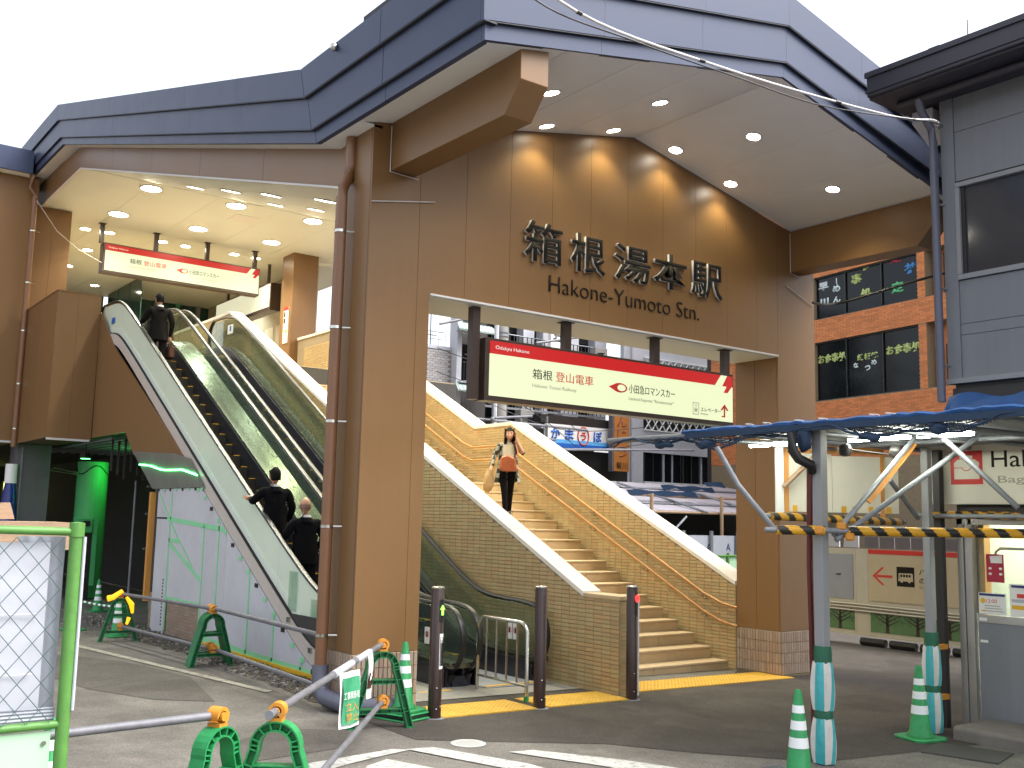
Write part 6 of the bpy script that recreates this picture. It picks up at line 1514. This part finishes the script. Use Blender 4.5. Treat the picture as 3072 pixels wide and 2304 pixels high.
# signs on the white building
KS = thing('shop_fascia_sign', 'white and blue Japanese shop sign with a red ringed character behind the stairs', 'sign', (28.5, 33, 5.5))
box_part('board', 'white', KS, 26.6, 31.0, 33.0, 33.15, 5.02, 5.98); box_part('blue_band', 'ink_blue', KS, 26.6, 31.0, 32.985, 32.999, 5.02, 5.20)
MT['sky_blue'] = mat('sign_sky_blue', (.12, .42, .80, 1), .5); box_part('blue_band', 'sky_blue', KS, 26.6, 31.0, 32.985, 32.999, 5.20, 5.36)
for s_, x in (('か', 26.85), ('ま', 27.6), ('ぼ', 29.2), ('こ', 30.1)): text_on(s_, (x, 32.98, 5.36), U, V, .48, .46, 'ink_blue', KS, 'lettering', .01, .03)
mb = MB(); n = 28
mb.tube([(28.62+.30*math.cos(2*PI*i/n), 32.975, 5.56+.38*math.sin(2*PI*i/n)) for i in range(n+1)], .028, 5).build('ring', 'red', KS); text_on('う', (28.47, 32.975, 5.38), U, V, .30, .36, 'red', KS, 'lettering', .01, .03)
box_part('awning_frame', 'black', KS, 26.3, 31.2, 33.0, 33.9, 6.0, 6.35); box_part('shop_opening', 'slot', KS, 26.4, 31.6, 33.4, 33.5, .3, 4.98)
VS = thing('banner_sign', 'tall orange vertical sign with brown Japanese characters behind the stairs', 'sign', (31.0, 32.6, 4.2))
box_part('board', 'banner', VS, 30.0, 30.9, 32.55, 32.7, 4.15, 8.2); box_part('edge', 'grey_col', VS, 29.9, 29.995, 32.56, 32.8, 4.13, 8.2)
for s_, z in (('ん', 6.05), ('じ', 5.45), ('う', 4.75)): text_on(s_, (30.16, 32.545, z), U, V, .58, .50, 'leather', VS, 'lettering', .01, .02)
text_on('菊川', (30.12, 32.545, 4.24), U, V, .66, .30, 'ink', VS, 'lettering', .01)
# covered walkway roofs, hoarding and fence beyond the right pillar
RW = thing('walkway_roof', 'tiers of corrugated roof sheets on scaffold poles with blue tarpaulin scraps', 'canopy', (26, 25, 0))
for k, (y, z) in enumerate(((27.5, 3.42), (26.2, 3.12), (25.0, 2.82), (23.8, 2.52))):
    for i in range(7):
        x0 = 20.5+i*1.75
        MB().prism([(x0, y, z-.16), (x0+1.7, y, z-.16), (x0+1.7, y+1.1, z+.04), (x0, y+1.1, z+.04)], (0, 0, .03)).build('roof_sheet', 'tin', RW)
    MB().tube([(20, y-.05, z-.2), (33, y-.05, z-.18)], .045, 6).build('purlin', 'wood' if k % 2 else 'steel_dull', RW)
for x in (22.8, 25.6, 28.4): MB().tube([(x, 27.6, 3.4), (x+.3, 23.5, 2.35)], .04, 6).build('rafter', 'steel_dull', RW)
for x in (23.4, 26.7): MB().tube([(x, 23.6, 0), (x, 23.6, 2.9)], .06, 8).build('post', 'wood', RW)
for x0, x1, y, z in ((23.6, 26.9, 25.0, 3.06), (26.3, 29.0, 26.1, 3.32), (27.2, 28.2, 24.9, 3.45)):
    mb = MB(); n = 18; vs = []
    for j in range(4):
        for i in range(n+1):
            x = x0+(x1-x0)*i/n
            vs.append((x, y-.06*j, z-.035*j-.035*j*abs(math.sin(x*2.3+y))+.02*math.sin(x*5)))
    mb.add(vs, [(j*(n+1)+i, j*(n+1)+i+1, (j+1)*(n+1)+i+1, (j+1)*(n+1)+i) for j in range(3) for i in range(n)]).build('tarpaulin', 'net_dark', RW, smooth=True)
MB().tube([(24.2, 23.7, 1.5), (25.1, 23.7, 2.2)], .04, 6).build('strut', 'steel_dull', RW)
box_part('dark_back', 'dark_void', RW, 20, 36, 29, 29.1, -.4, 2.7)
T = thing('street_hoarding', 'low white boards with a lime green chain link fence in front, beyond the right pillar', 'hoarding', (26, 23.2, 0))
for k in range(6): box_part('board', 'sheet_white', T, 22.5+k*1.1, 23.55+k*1.1, 23.2, 23.24, .9, 1.6)
for k in range(5): box_part('post', 'steel_dull', T, 23.0+k*1.3, 23.1+k*1.3, 23.08, 23.16, .9, 1.75)
for k in range(4): text_on('A', (23.6+k*.95, 23.195, 1.10), U, V, .22, .24, 'navy', T, 'lettering', .005)
MB().tube([(21.5, 21.5, 1.02), (27.5, 21.5, 1.0)], .035, 6).tube([(24.6, 21.5, -.3), (24.6, 21.5, 1.1)], .045, 6).tube([(23.1, 21.5, -.3), (23.1, 21.5, 1.1)], .04, 6).build('fence_frame', 'fence_green', T)
box_part('fence_sheet', 'mint', T, 21.5, 27.5, 21.54, 21.55, -.3, 1.0)

# ================================================================== overhead cables
def cable(label, pts, r, m, wrap=None):
    P = [Vector(p) for p in pts]; out = []
    for i in range(len(P)-1):
        p0, p1, p2, p3 = P[max(i-1, 0)], P[i], P[i+1], P[min(i+2, len(P)-1)]
        for k in range(8):
            t = k/8; out.append(.5*((2*p1)+(-p0+p2)*t+(2*p0-5*p1+4*p2-p3)*t*t+(-p0+3*p1-3*p2+p3)*t**3))
    out.append(P[-1])
    T = thing('overhead_cable', label, 'cable', tuple(P[0]), 'cables overhead')
    MB().tube(out, r, 8).build('cable', m, T, smooth=True)
    if wrap:
        for i in range(3, len(out)-1, 6): MB().tube([out[i], out[i].lerp(out[i+1], .25)], r+.004, 8).build('tie', 'black', T)
cable('thick pale sheathed cable sagging in front of the gable to the prefab rain pipe', [(2.6, 5.2, 6.4), (4.164, 5.116, 5.459+.30), (4.753, 5.173, 5.50), (5.815, 5.135, 5.475), (6.824, 5.126, 5.531), (7.92, 5.046, 5.614), (8.62, 5.005, 5.734), (10.2, 5.9, 6.25)] if False else [(3.2, 5.0, 5.95), (4.164, 5.116, 5.459), (5.815, 5.135, 5.475), (7.92, 5.046, 5.614), (8.62, 5.005, 5.734), (9.05, 5.21, 5.84)], .0105, 'pvc_pale' if 'pvc_pale' in MT else 'trim', True)
cable('thin black cable sagging just below the thick pale cable', [(3.3, 5.1, 5.75), (4.04, 5.21, 5.456), (4.729, 4.972, 5.289), (5.9, 5.1, 5.42), (7.1, 5.1, 5.49), (8.62, 5.0, 5.71), (9.05, 5.21, 5.82)], .006, 'black')
cable('dark cable running from the gable pillar towards the orange building', [(10.4, 7.7, 4.68), (11.5, 8.1, 4.9), (12.0, 7.2, 5.15), (12.6, 6.9, 5.35)], .018, 'black')
for k in range(5): cable(('topmost', 'second', 'middle', 'fourth', 'lowest')[k]+' of five thin black wires in front of the grey buildings behind the portal', [(20+k*.4, 30, 8.6-k*.8), (25, 29.5, 7.6-k*.75), (31, 29, 7.9-k*.6)], .014, 'black')
cable('upper black cable crossing the gap behind the portal', [(16, 25, 6.9), (20, 26, 6.3), (24, 28, 5.2)], .012, 'black')
cable('lower black cable crossing the gap behind the portal', [(16, 25, 6.2), (20, 26, 5.6), (24, 28, 4.6)], .012, 'black')
# ================================================================== people
def skin_body(J, Eg, Rd, root, sub=2):
    names = list(J); me = bpy.data.meshes.new('body')
    me.from_pydata([J[n] for n in names], [(names.index(a), names.index(b)) for a, b in Eg], [])
    o = bpy.data.objects.new('body', me); COL.objects.link(o)
    md = o.modifiers.new('s', 'SKIN'); md.use_smooth_shade = True; md.branch_smoothing = .6
    sv_ = me.skin_vertices[0].data
    for i, n in enumerate(names):
        r = Rd[n]; sv_[i].radius = r if isinstance(r, tuple) else (r, r); sv_[i].use_root = (n == root)
    ss = o.modifiers.new('u', 'SUBSURF'); ss.levels = ss.render_levels = sub
    dg = bpy.context.evaluated_depsgraph_get(); dg.update()
    out = bpy.data.meshes.new_from_object(o.evaluated_get(dg)); bpy.data.objects.remove(o)
    return out
def seg_dist(p, a, b):
    ab = b-a; t = max(0, min(1, (p-a).dot(ab)/max(1e-9, ab.length_squared))); return (p-(a+ab*t)).length
def hand_shape(mb, w, dirv, side, s=1.0, curl=.5):
    """palm, four bent fingers of unequal length and a thumb leaving the palm's side"""
    w = Vector(w); d = Vector(dirv).normalized(); sd = Vector(side).normalized(); n = d.cross(sd).normalized()
    mb.tube([w-d*.01, w+d*.03*s, w+d*.075*s], [.024*s, .033*s, .036*s], 8)
    for k, l in enumerate((.070, .082, .076, .060)):
        b = w+d*.075*s+sd*((k-1.5)*.018*s)
        p1 = b+d*l*.45*s-n*.006*curl; p2 = p1+(d*(1-curl*.6)-n*curl*.8).normalized()*l*.32*s; p3 = p2+(d*(1-curl)-n*curl*1.3).normalized()*l*.25*s
        mb.tube([b-d*.01, p1, p2, p3], [.0095*s, .009*s, .008*s, .006*s], 6)
    b = w+d*.025*s+sd*(-.03*s)
    mb.tube([b, b+(d*.6-sd*.7).normalized()*.035*s, b+(d*.9-sd*.35).normalized()*.065*s], [.013*s, .011*s, .007*s], 6)
def head_mesh(c, fwd, s=1.0, tilt=0):
    """skull with brow, nose, cheeks, chin and ears; c is the centre of the skull"""
    f = Vector(fwd).normalized(); r = f.cross(Vector((0, 0, 1))).normalized(); u = r.cross(f)
    vs = []; fs = []; nu, nv = 28, 20
    for j in range(nv+1):
        th = PI*j/nv
        for i in range(nu):
            ph = 2*PI*i/nu
            x, y, z = math.sin(th)*math.sin(ph), math.sin(th)*math.cos(ph), math.cos(th)   # y forward
            X, Y, Z = x*.074, y*.094, z*.115
            if z < 0:
                X *= 1-.30*(-z)**1.4; Y *= 1-.08*(-z) if y > 0 else 1-.42*(-z)**1.2
            if y > .5 and -.75 < z < .3: Y += .004*math.cos((z+.2)*3)
            if y > .86 and -.45 < z < .12: Y += .024*(1-abs(x)/.28)*max(0, (.12-z)/.57) if abs(x) < .28 else 0     # nose
            if y > .6 and abs(z-.08) < .13 and .2 < abs(x) < .55: Y -= .006                                         # eye sockets
            if y > .5 and z < -.78: Y += .006
            vs.append((X, Y, Z))
    for j in range(nv):
        for i in range(nu): fs.append((j*nu+i, (j+1)*nu+i, (j+1)*nu+(i+1) % nu, j*nu+(i+1) % nu))
    mb = MB(); T_ = lambda p: tuple(Vector(c)+(r*p[0]+f*p[1]+u*p[2])*s)
    mb.add([T_(p) for p in vs], fs)
    for q in (-1, 1):
        ear = MB().ball((q*.075, -.008, -.004), .03, 8, 6, (.32, .62, 1.0)); mb.add([T_(p) for p in ear.v], ear.f)
    return mb, T_
def person(label, J, R_, fwd, cloth, parts_fn, loc, heading, hands=(), head_s=1.0, hairless=False):
    """J: joints in local metres (x to the figure's left, y forward, z up)"""
    T = thing('person', label, 'person')
    ca, sa = math.cos(heading), math.sin(heading)
    L2W = lambda p: Vector((p[0]*ca-p[1]*sa, p[0]*sa+p[1]*ca, p[2]))
    JJ = {k: L2W(v) for k, v in J.items()}
    Eg = [('pelvis', 'waist'), ('waist', 'chest'), ('chest', 'neck'), ('neck', 'skull'),
          ('chest', 'shL'), ('shL', 'elL'), ('elL', 'wrL'), ('chest', 'shR'), ('shR', 'elR'), ('elR', 'wrR'),
          ('pelvis', 'hipL'), ('hipL', 'knL'), ('knL', 'anL'), ('anL', 'toL'), ('pelvis', 'hipR'), ('hipR', 'knR'), ('knR', 'anR'), ('anR', 'toR')]
    me = skin_body({k: tuple(v) for k, v in JJ.items() if k in R_}, Eg, R_, 'pelvis')
    mb = MB(); mb.v = [tuple(v.co) for v in me.vertices]; mb.f = [tuple(p.vertices) for p in me.polygons]; mb.mi = []
    for p in me.polygons:
        c = p.center; best, m = 9, 0
        for a, b in Eg:
            d = seg_dist(c, JJ[a], JJ[b])-.5*min(.1, (R_[b] if not isinstance(R_[b], tuple) else max(R_[b])))
            if d < best: best = d; m = cloth.get((a, b), 0)
        mb.mi.append(m)
    bpy.data.meshes.remove(me)
    k0 = len(mb.f)
    f2 = L2W(fwd)
    hm, T_ = head_mesh(JJ['head'], f2, head_s)
    mb.cur = 0; mb.add(hm.v, hm.f)
    for wn, dv_, sv2, cu_ in hands:
        d = L2W(dv_); sgn = L2W(sv2)
        hand_shape(mb, JJ[wn], d, sgn, .95, cu_)
    mats = ['skin']+cloth['mats']
    bo = mb.build('body', mats, T, smooth=True)
    parts_fn(T, JJ, T_, L2W)
    T.location = loc
    return T
def hair_cap(T, T_, long=False, m='hair', s=1.0):
    vs = []; fs = []; nu, nv = 26, 14
    for j in range(nv+1):
        th = PI*.68*j/nv
        for i in range(nu):
            ph = 2*PI*i/nu; x, y, z = math.sin(th)*math.sin(ph), math.sin(th)*math.cos(ph), math.cos(th)
            hl = .58 if y > .25 else (-.05 if abs(x) > .7 and y > -.2 else -.62)    # hairline: high on the brow, low on the nape
            zz = max(z, hl); k_ = 1.07+.02*math.sin(ph*9)+.015*math.sin(ph*17+th*8)
            vs.append(T_((x*.076*k_, y*.096*k_-.003, zz*.118*k_)))
    for j in range(nv):
        for i in range(nu): fs.append((j*nu+i, (j+1)*nu+i, (j+1)*nu+(i+1) % nu, j*nu+(i+1) % nu))
    MB().add(vs, fs).build('hair', m, T, smooth=True)
BASE_R = dict(pelvis=(.155, .115), waist=(.145, .105), chest=(.165, .115), neck=.055, skull=.05, shL=.075, shR=.075, elL=.055, elR=.055, wrL=.034, wrR=.034, hipL=.095, hipR=.095, knL=.068, knR=.068, anL=.05, anR=.05, toL=.036, toR=.036)
SUIT = {('neck', 'skull'): 0}
for e in (('pelvis', 'waist'), ('waist', 'chest'), ('chest', 'neck'), ('chest', 'shL'), ('shL', 'elL'), ('elL', 'wrL'), ('chest', 'shR'), ('shR', 'elR'), ('elR', 'wrR')): SUIT[e] = 1
for e in (('pelvis', 'hipL'), ('hipL', 'knL'), ('knL', 'anL'), ('pelvis', 'hipR'), ('hipR', 'knR'), ('knR', 'anR')): SUIT[e] = 2
SUIT[('anL', 'toL')] = SUIT[('anR', 'toR')] = 3
def suit_J(h, arms, lean=.0, legs=.05):
    k = h/1.70
    J = dict(pelvis=(0, 0, .93), waist=(0, .01, 1.08), chest=(0, .0+lean*.5, 1.30), neck=(0, .01+lean, 1.44), skull=(0, .03+lean, 1.52), head=(0, .05+lean, 1.585),
             shL=(-.175, lean, 1.385), shR=(.175, lean, 1.385), hipL=(-.09, 0, .88), hipR=(.09, 0, .88), knL=(-.10, .03+legs, .49), knR=(.10, .03-legs*.3, .47), anL=(-.10, legs*.6, .085), anR=(.10, -.03-legs, .08), toL=(-.12, .17+legs*.6, .035), toR=(.12, .13-legs, .035))
    J.update(arms)
    return {a: (b[0]*k, b[1]*k, b[2]*k) for a, b in J.items()}
# jacket skirt, collar and vent
def jacket(T, J, m, L2W, col='shirt', hem=.80, k=1.0):
    n = 26; vs = []; lv = [(1.16, .168, .125), (1.0, .172, .132), (.90, .183, .142), (hem, .19, .148)]
    for z, a, b in lv:
        for i in range(n):
            ph = 2*PI*i/n; w = 1+.03*math.sin(ph*5+z*9)
            p = L2W((a*w*math.cos(ph)*k, b*w*math.sin(ph)*k+.005, z*k)); vs.append(tuple(p))
    fs = [(j*n+i, j*n+(i+1) % n, (j+1)*n+(i+1) % n, (j+1)*n+i) for j in range(len(lv)-1) for i in range(n)]
    MB().add(vs, fs).build('jacket', m, T, smooth=True)
    c = J['neck']; mb = MB(); r0 = .062*k
    mb.lathe((c.x, c.y, c.z-.005), [(r0+.012, -.03), (r0+.004, .012), (r0-.004, .03)], 16); mb.build('collar', col, T, smooth=True)
    mb = MB(); mb.lathe((c.x, c.y, c.z-.03), [(r0+.045, -.045), (r0+.022, .012), (r0+.012, .022)], 16); mb.build('jacket_collar', m, T, smooth=True)
HEAD = rad(0)     # riders face +Y (up the escalator)
# man at the top with a bag
def parts1(T, J, T_, L2W):
    hair_cap(T, T_); jacket(T, J, 'suit2', L2W, 'shirt', .78, .98)
J1 = suit_J(1.68, dict(elL=(-.27, .10, 1.14), wrL=(-.27, .32, 1.12), elR=(.24, -.06, 1.12), wrR=(.23, .02, .86)))
person('person in a charcoal suit near the top of the left escalator, carrying a bag', J1, BASE_R, (0, 1, 0), dict(SUIT, mats=['suit2', 'suit2', 'rubber']), parts1, (6.17, 19.48, 4.42), HEAD,
       hands=(('wrL', (0, .8, -.3), (1, 0, 0), .6), ('wrR', (0, .1, -1), (0, 1, 0), .8)))
T = thing('hand_bag', 'brown leather bag hanging from the hand of the topmost man on the escalator', 'bag', (6.40, 19.5, 4.9))
mb = MB().prism([(6.36, 19.36, 4.86), (6.36, 19.68, 4.86), (6.36, 19.62, 5.10), (6.36, 19.42, 5.10)], (.11, 0, 0)); mb.build('body', 'bagbrown', T, bevel=.02)
MB().tube([(6.41, 19.43, 5.09), (6.41, 19.46, 5.20), (6.41, 19.52, 5.24), (6.41, 19.58, 5.20), (6.41, 19.61, 5.09)], .009, 6).build('handle', 'bagbrown', T)
# middle man with his hand on the rail
J2 = suit_J(1.66, dict(elL=(-.31, .10, 1.20), wrL=(-.25, .30, 1.27), elR=(.26, -.02, 1.12), wrR=(.24, .14, .92)), lean=.02)
def parts2(T, J, T_, L2W): hair_cap(T, T_); jacket(T, J, 'suit', L2W, 'shirt', .78, .98)
person('person with short dark hair in a black suit, one hand on the escalator rail', J2, BASE_R, (0, 1, 0), dict(SUIT, mats=['suit', 'suit', 'rubber']), parts2, (6.02, 13.42, .93), HEAD,
       hands=(('wrL', (-.3, .8, -.1), (1, 0, 0), .9), ('wrR', (0, .2, -1), (0, 1, 0), .7)))
# bald man with glasses, lowest
J3 = suit_J(1.68, dict(elL=(-.30, .03, 1.16), wrL=(-.22, .26, 1.10), elR=(.28, .0, 1.13), wrR=(.24, .18, .98)), lean=.0)
def parts3(T, J, T_, L2W):
    jacket(T, J, 'suit', L2W, 'shirt', .78, 1.02)
    mb = MB()
    for q in (-1, 1):
        mb.tube([T_((q*.077, -.01, .012)), T_((q*.074, .06, .012)), T_((q*.060, .094, .010))], .0022, 5)
        mb.tube([T_((q*.033+.024*math.cos(a), .099-.1*abs(.033+.024*math.cos(a)*q)*.3, .006+.018*math.sin(a))) for a in frange(0, 2*PI, 12)], .0018, 4)
    mb.tube([T_((-.01, .10, .01)), T_((.01, .10, .01))], .002, 4); mb.build('glasses', 'steel', T)
    vs = []; fs = []; nu, nv = 26, 6           # fringe of thin hair round the back of the head
    for j in range(nv+1):
        th = PI*(.44+.20*j/nv)
        for i in range(nu):
            ph = PI*.42+PI*1.16*i/(nu-1); x, y, z = math.sin(th)*math.sin(ph), math.sin(th)*math.cos(ph), math.cos(th)
            vs.append(T_((x*.0755, y*.0955, z*.1165)))
    MT.setdefault('hair_thin', mat('thin_grey_hair', (.22, .13, .095, 1), .6, var=.2, scale=50))
    MB().add(vs, [(j*nu+i, (j+1)*nu+i, (j+1)*nu+i+1, j*nu+i+1) for j in range(nv) for i in range(nu-1)]).build('hair', 'hair_thin', T, smooth=True)
person('bald person with glasses in a black suit, lowest on the left escalator', J3, BASE_R, (.45, .9, 0), dict(SUIT, mats=['suit', 'suit', 'rubber']), parts3, (6.22, 12.85, .50), HEAD,
       hands=(('wrL', (.2, .9, -.2), (1, 0, 0), .8), ('wrR', (0, .5, -.8), (0, 1, 0), .7)))
# woman walking down the stairs with a phone
WR = dict(pelvis=(.135, .10), waist=(.105, .085), chest=(.125, .092), neck=.043, skull=.042, shL=.052, shR=.052, elL=.045, elR=.043, wrL=.026, wrR=.026, hipL=.085, hipR=.085, knL=.056, knR=.056, anL=.040, anR=.040, toL=.032, toR=.032)
WJ = dict(pelvis=(.01, 0, .86), waist=(.0, .0, 1.00), chest=(-.005, .0, 1.19), neck=(-.01, .015, 1.325), skull=(-.012, .025, 1.39), head=(-.018, .035, 1.435),
          shR=(.15, .01, 1.265), shL=(-.145, -.01, 1.285), elR=(.235, .03, 1.05), wrR=(.285, .13, .875), elL=(-.265, .06, 1.10), wrL=(-.155, .10, 1.30),
          hipR=(.09, 0, .82), hipL=(-.07, 0, .82), knR=(.055, .07, .45), knL=(-.055, -.06, .44), anR=(.03, .06, .05), anL=(-.05, -.17, .12), toR=(.035, .18, .0), toL=(-.06, -.05, .06))
WC = dict(SUIT, mats=['blouse', 'suit', 'rubber', 'plaid'])
pm = mat('plaid', (.30, .30, .24, 1), .75, var=.1)
t = pm.node_tree; N = t.nodes; L = t.links; b = N['Principled BSDF']; tc = N.new('ShaderNodeTexCoord')
ck = N.new('ShaderNodeTexChecker'); ck.inputs['Scale'].default_value = 13; ck.inputs[1].default_value = (.018, .018, .016, 1); ck.inputs[2].default_value = (.26, .26, .21, 1)
L.new(tc.outputs['Object'], ck.inputs[0]); L.new(ck.outputs[0], b.inputs['Base Color']); MT['plaid'] = pm
for e in (('chest', 'shL'), ('shL', 'elL'), ('chest', 'shR'), ('shR', 'elR')): WC[e] = 4
WC[('elR', 'wrR')] = 4; WC[('elL', 'wrL')] = 0; WC[('chest', 'neck')] = 1
def partsW(T, J, T_, L2W):
    hair_cap(T, T_, s=1)
    n = 30; vs = []; lv = [(.10, .083, .10), (.0, .088, .106), (-.09, .092, .11), (-.17, .094, .10), (-.22, .088, .085)]
    for z, a, bb in lv:
        for i in range(n):
            ph = PI*.30+PI*1.40*i/(n-1); w = 1+.05*math.sin(ph*11+z*30)
            vs.append(T_((a*w*math.sin(ph), bb*w*math.cos(ph)-.005, z)))
    MB().add(vs, [(j*n+i, j*n+i+1, (j+1)*n+i+1, (j+1)*n+i) for j in range(len(lv)-1) for i in range(n-1)]).build('hair', 'hair', T, smooth=True)
    mb = MB()
    for q in (-1, 1): mb.ball(T_((q*.030, .088, .012)), .0075, 8, 5, (1.5, .6, .7))
    mb.build('eyes', 'hair', T)
    MB().tube([T_((-.024, .092, -.050)), T_((-.012, .0965, -.058)), T_((0, .097, -.060)), T_((.012, .0965, -.058)), T_((.024, .092, -.050))], .0055, 6).build('mouth', 'lipred', T, smooth=True)
    MB().tube([T_((-.016, .0985, -.056)), T_((0, .100, -.058)), T_((.016, .0985, -.056))], .003, 5).build('teeth', 'white', T)
    mb = MB()
    for q in (-1, 1): mb.tube([T_((q*.016, .094, .032)), T_((q*.030, .091, .037)), T_((q*.043, .082, .031))], .003, 5)
    mb.build('eyebrows', 'hair', T)
    # open plaid overshirt hanging to the knees at the sides
    n = 22; vs = []; lv = [(1.28, .155, .085), (1.12, .150, .105), (.95, .165, .115), (.80, .19, .125), (.62, .235, .13)]
    for z, a, bb in lv:
        for i in range(n):
            ph = PI*.5+PI*.26+PI*1.48*i/(n-1); w = 1+.05*math.sin(ph*6+z*8)
            sh = (.03*math.sin(ph*7) if z < .7 else 0)
            vs.append(tuple(L2W((a*w*math.cos(ph), bb*w*math.sin(ph), z+sh))))
    MB().add(vs, [(j*n+i, j*n+i+1, (j+1)*n+i+1, (j+1)*n+i) for j in range(len(lv)-1) for i in range(n-1)]).build('overshirt', 'plaid', T, smooth=True)
    # blouse hem
    n = 22; vs = []; lv = [(1.26, .128, .098), (1.1, .122, .105), (.98, .13, .108), (.90, .145, .115)]
    for z, a, bb in lv:
        for i in range(n):
            ph = 2*PI*i/n; w = 1+.02*math.sin(ph*7+z*20); vs.append(tuple(L2W((a*w*math.cos(ph), bb*w*math.sin(ph), z))))
    MB().add(vs, [(j*n+i, j*n+(i+1) % n, (j+1)*n+(i+1) % n, (j+1)*n+i) for j in range(len(lv)-1) for i in range(n)]).build('blouse', 'blouse', T, smooth=True)
WX, WY, WZ = 10.55, 14.12, 1.962
WHD = rad(180-33)
person('smiling person with long dark hair and plaid overshirt walking down the stairs', WJ, WR, (0, 1, .0), WC, partsW, (WX, WY, WZ), WHD,
       hands=(('wrR', (.1, .3, -1), (0, 1, 0), .7), ('wrL', (.28, -.12, 1), (0, 1, 0), .4)))
ca, sa = math.cos(WHD), math.sin(WHD)
def wl(x, y, z): return (WX+x*ca-y*sa, WY+x*sa+y*ca, WZ+z)
T = thing('shoulder_bag', 'tan leather shoulder bag slung across the front of the woman on the stairs', 'bag', wl(0, .16, .85))
mb = MB(); pts = [(-.17, .82), (-.11, .80), (.10, .80), (.16, .84), (.13, 1.04), (.02, 1.08), (-.10, 1.03)]
mb.prism([wl(x, .12, z) for x, z in pts], tuple(Vector(wl(0, .24, 0))-Vector(wl(0, .12, 0)))); mb.build('body', 'leather', T, bevel=.025)
MB().tube([wl(-.12, .2, 1.03), wl(-.16, .15, 1.12), wl(-.13, .12, 1.25), wl(-.10, .05, 1.32), wl(.0, -.09, 1.22), wl(.1, .0, 1.05)], .012, 6).build('strap', 'leather', T, smooth=True)
MB().tube([wl(-.09, .245, 1.0), wl(-.11, .25, .92), wl(-.10, .25, .83)], .02, 6).build('tassel', 'leather', T, smooth=True)
T = thing('carrier_bag', 'crumpled brown paper bag held in the right hand of the woman on the stairs', 'bag', wl(.30, .14, .6))
mb = MB(); n = 12; vs = []; lv = [(.83, .03, .02), (.76, .065, .04), (.66, .085, .05), (.56, .09, .05), (.48, .07, .04), (.44, .03, .02)]
for j, (z, a, bb) in enumerate(lv):
    for i in range(n):
        ph = 2*PI*i/n; w = 1+.12*math.sin(ph*3+j*2); vs.append(wl(.31+.015*j*.5+a*w*math.cos(ph), .15+bb*w*math.sin(ph), z+.01*math.sin(ph*2)))
mb.add(vs, [(j*n+i, j*n+(i+1) % n, (j+1)*n+(i+1) % n, (j+1)*n+i) for j in range(len(lv)-1) for i in range(n)]+[tuple(range(n)), tuple(range(5*n, 6*n))]).build('body', 'paperbag', T, smooth=True)
T = thing('mobile_phone', 'mobile phone held to the ear by the woman on the stairs', 'phone', wl(-.10, .10, 1.40))
MB().prism([wl(-.118, .06, 1.34), wl(-.118, .115, 1.33), wl(-.118, .125, 1.46), wl(-.118, .075, 1.47)], tuple(Vector(wl(.012, 0, 0))-Vector(wl(0, 0, 0)))).build('case', 'black', T, bevel=.003)
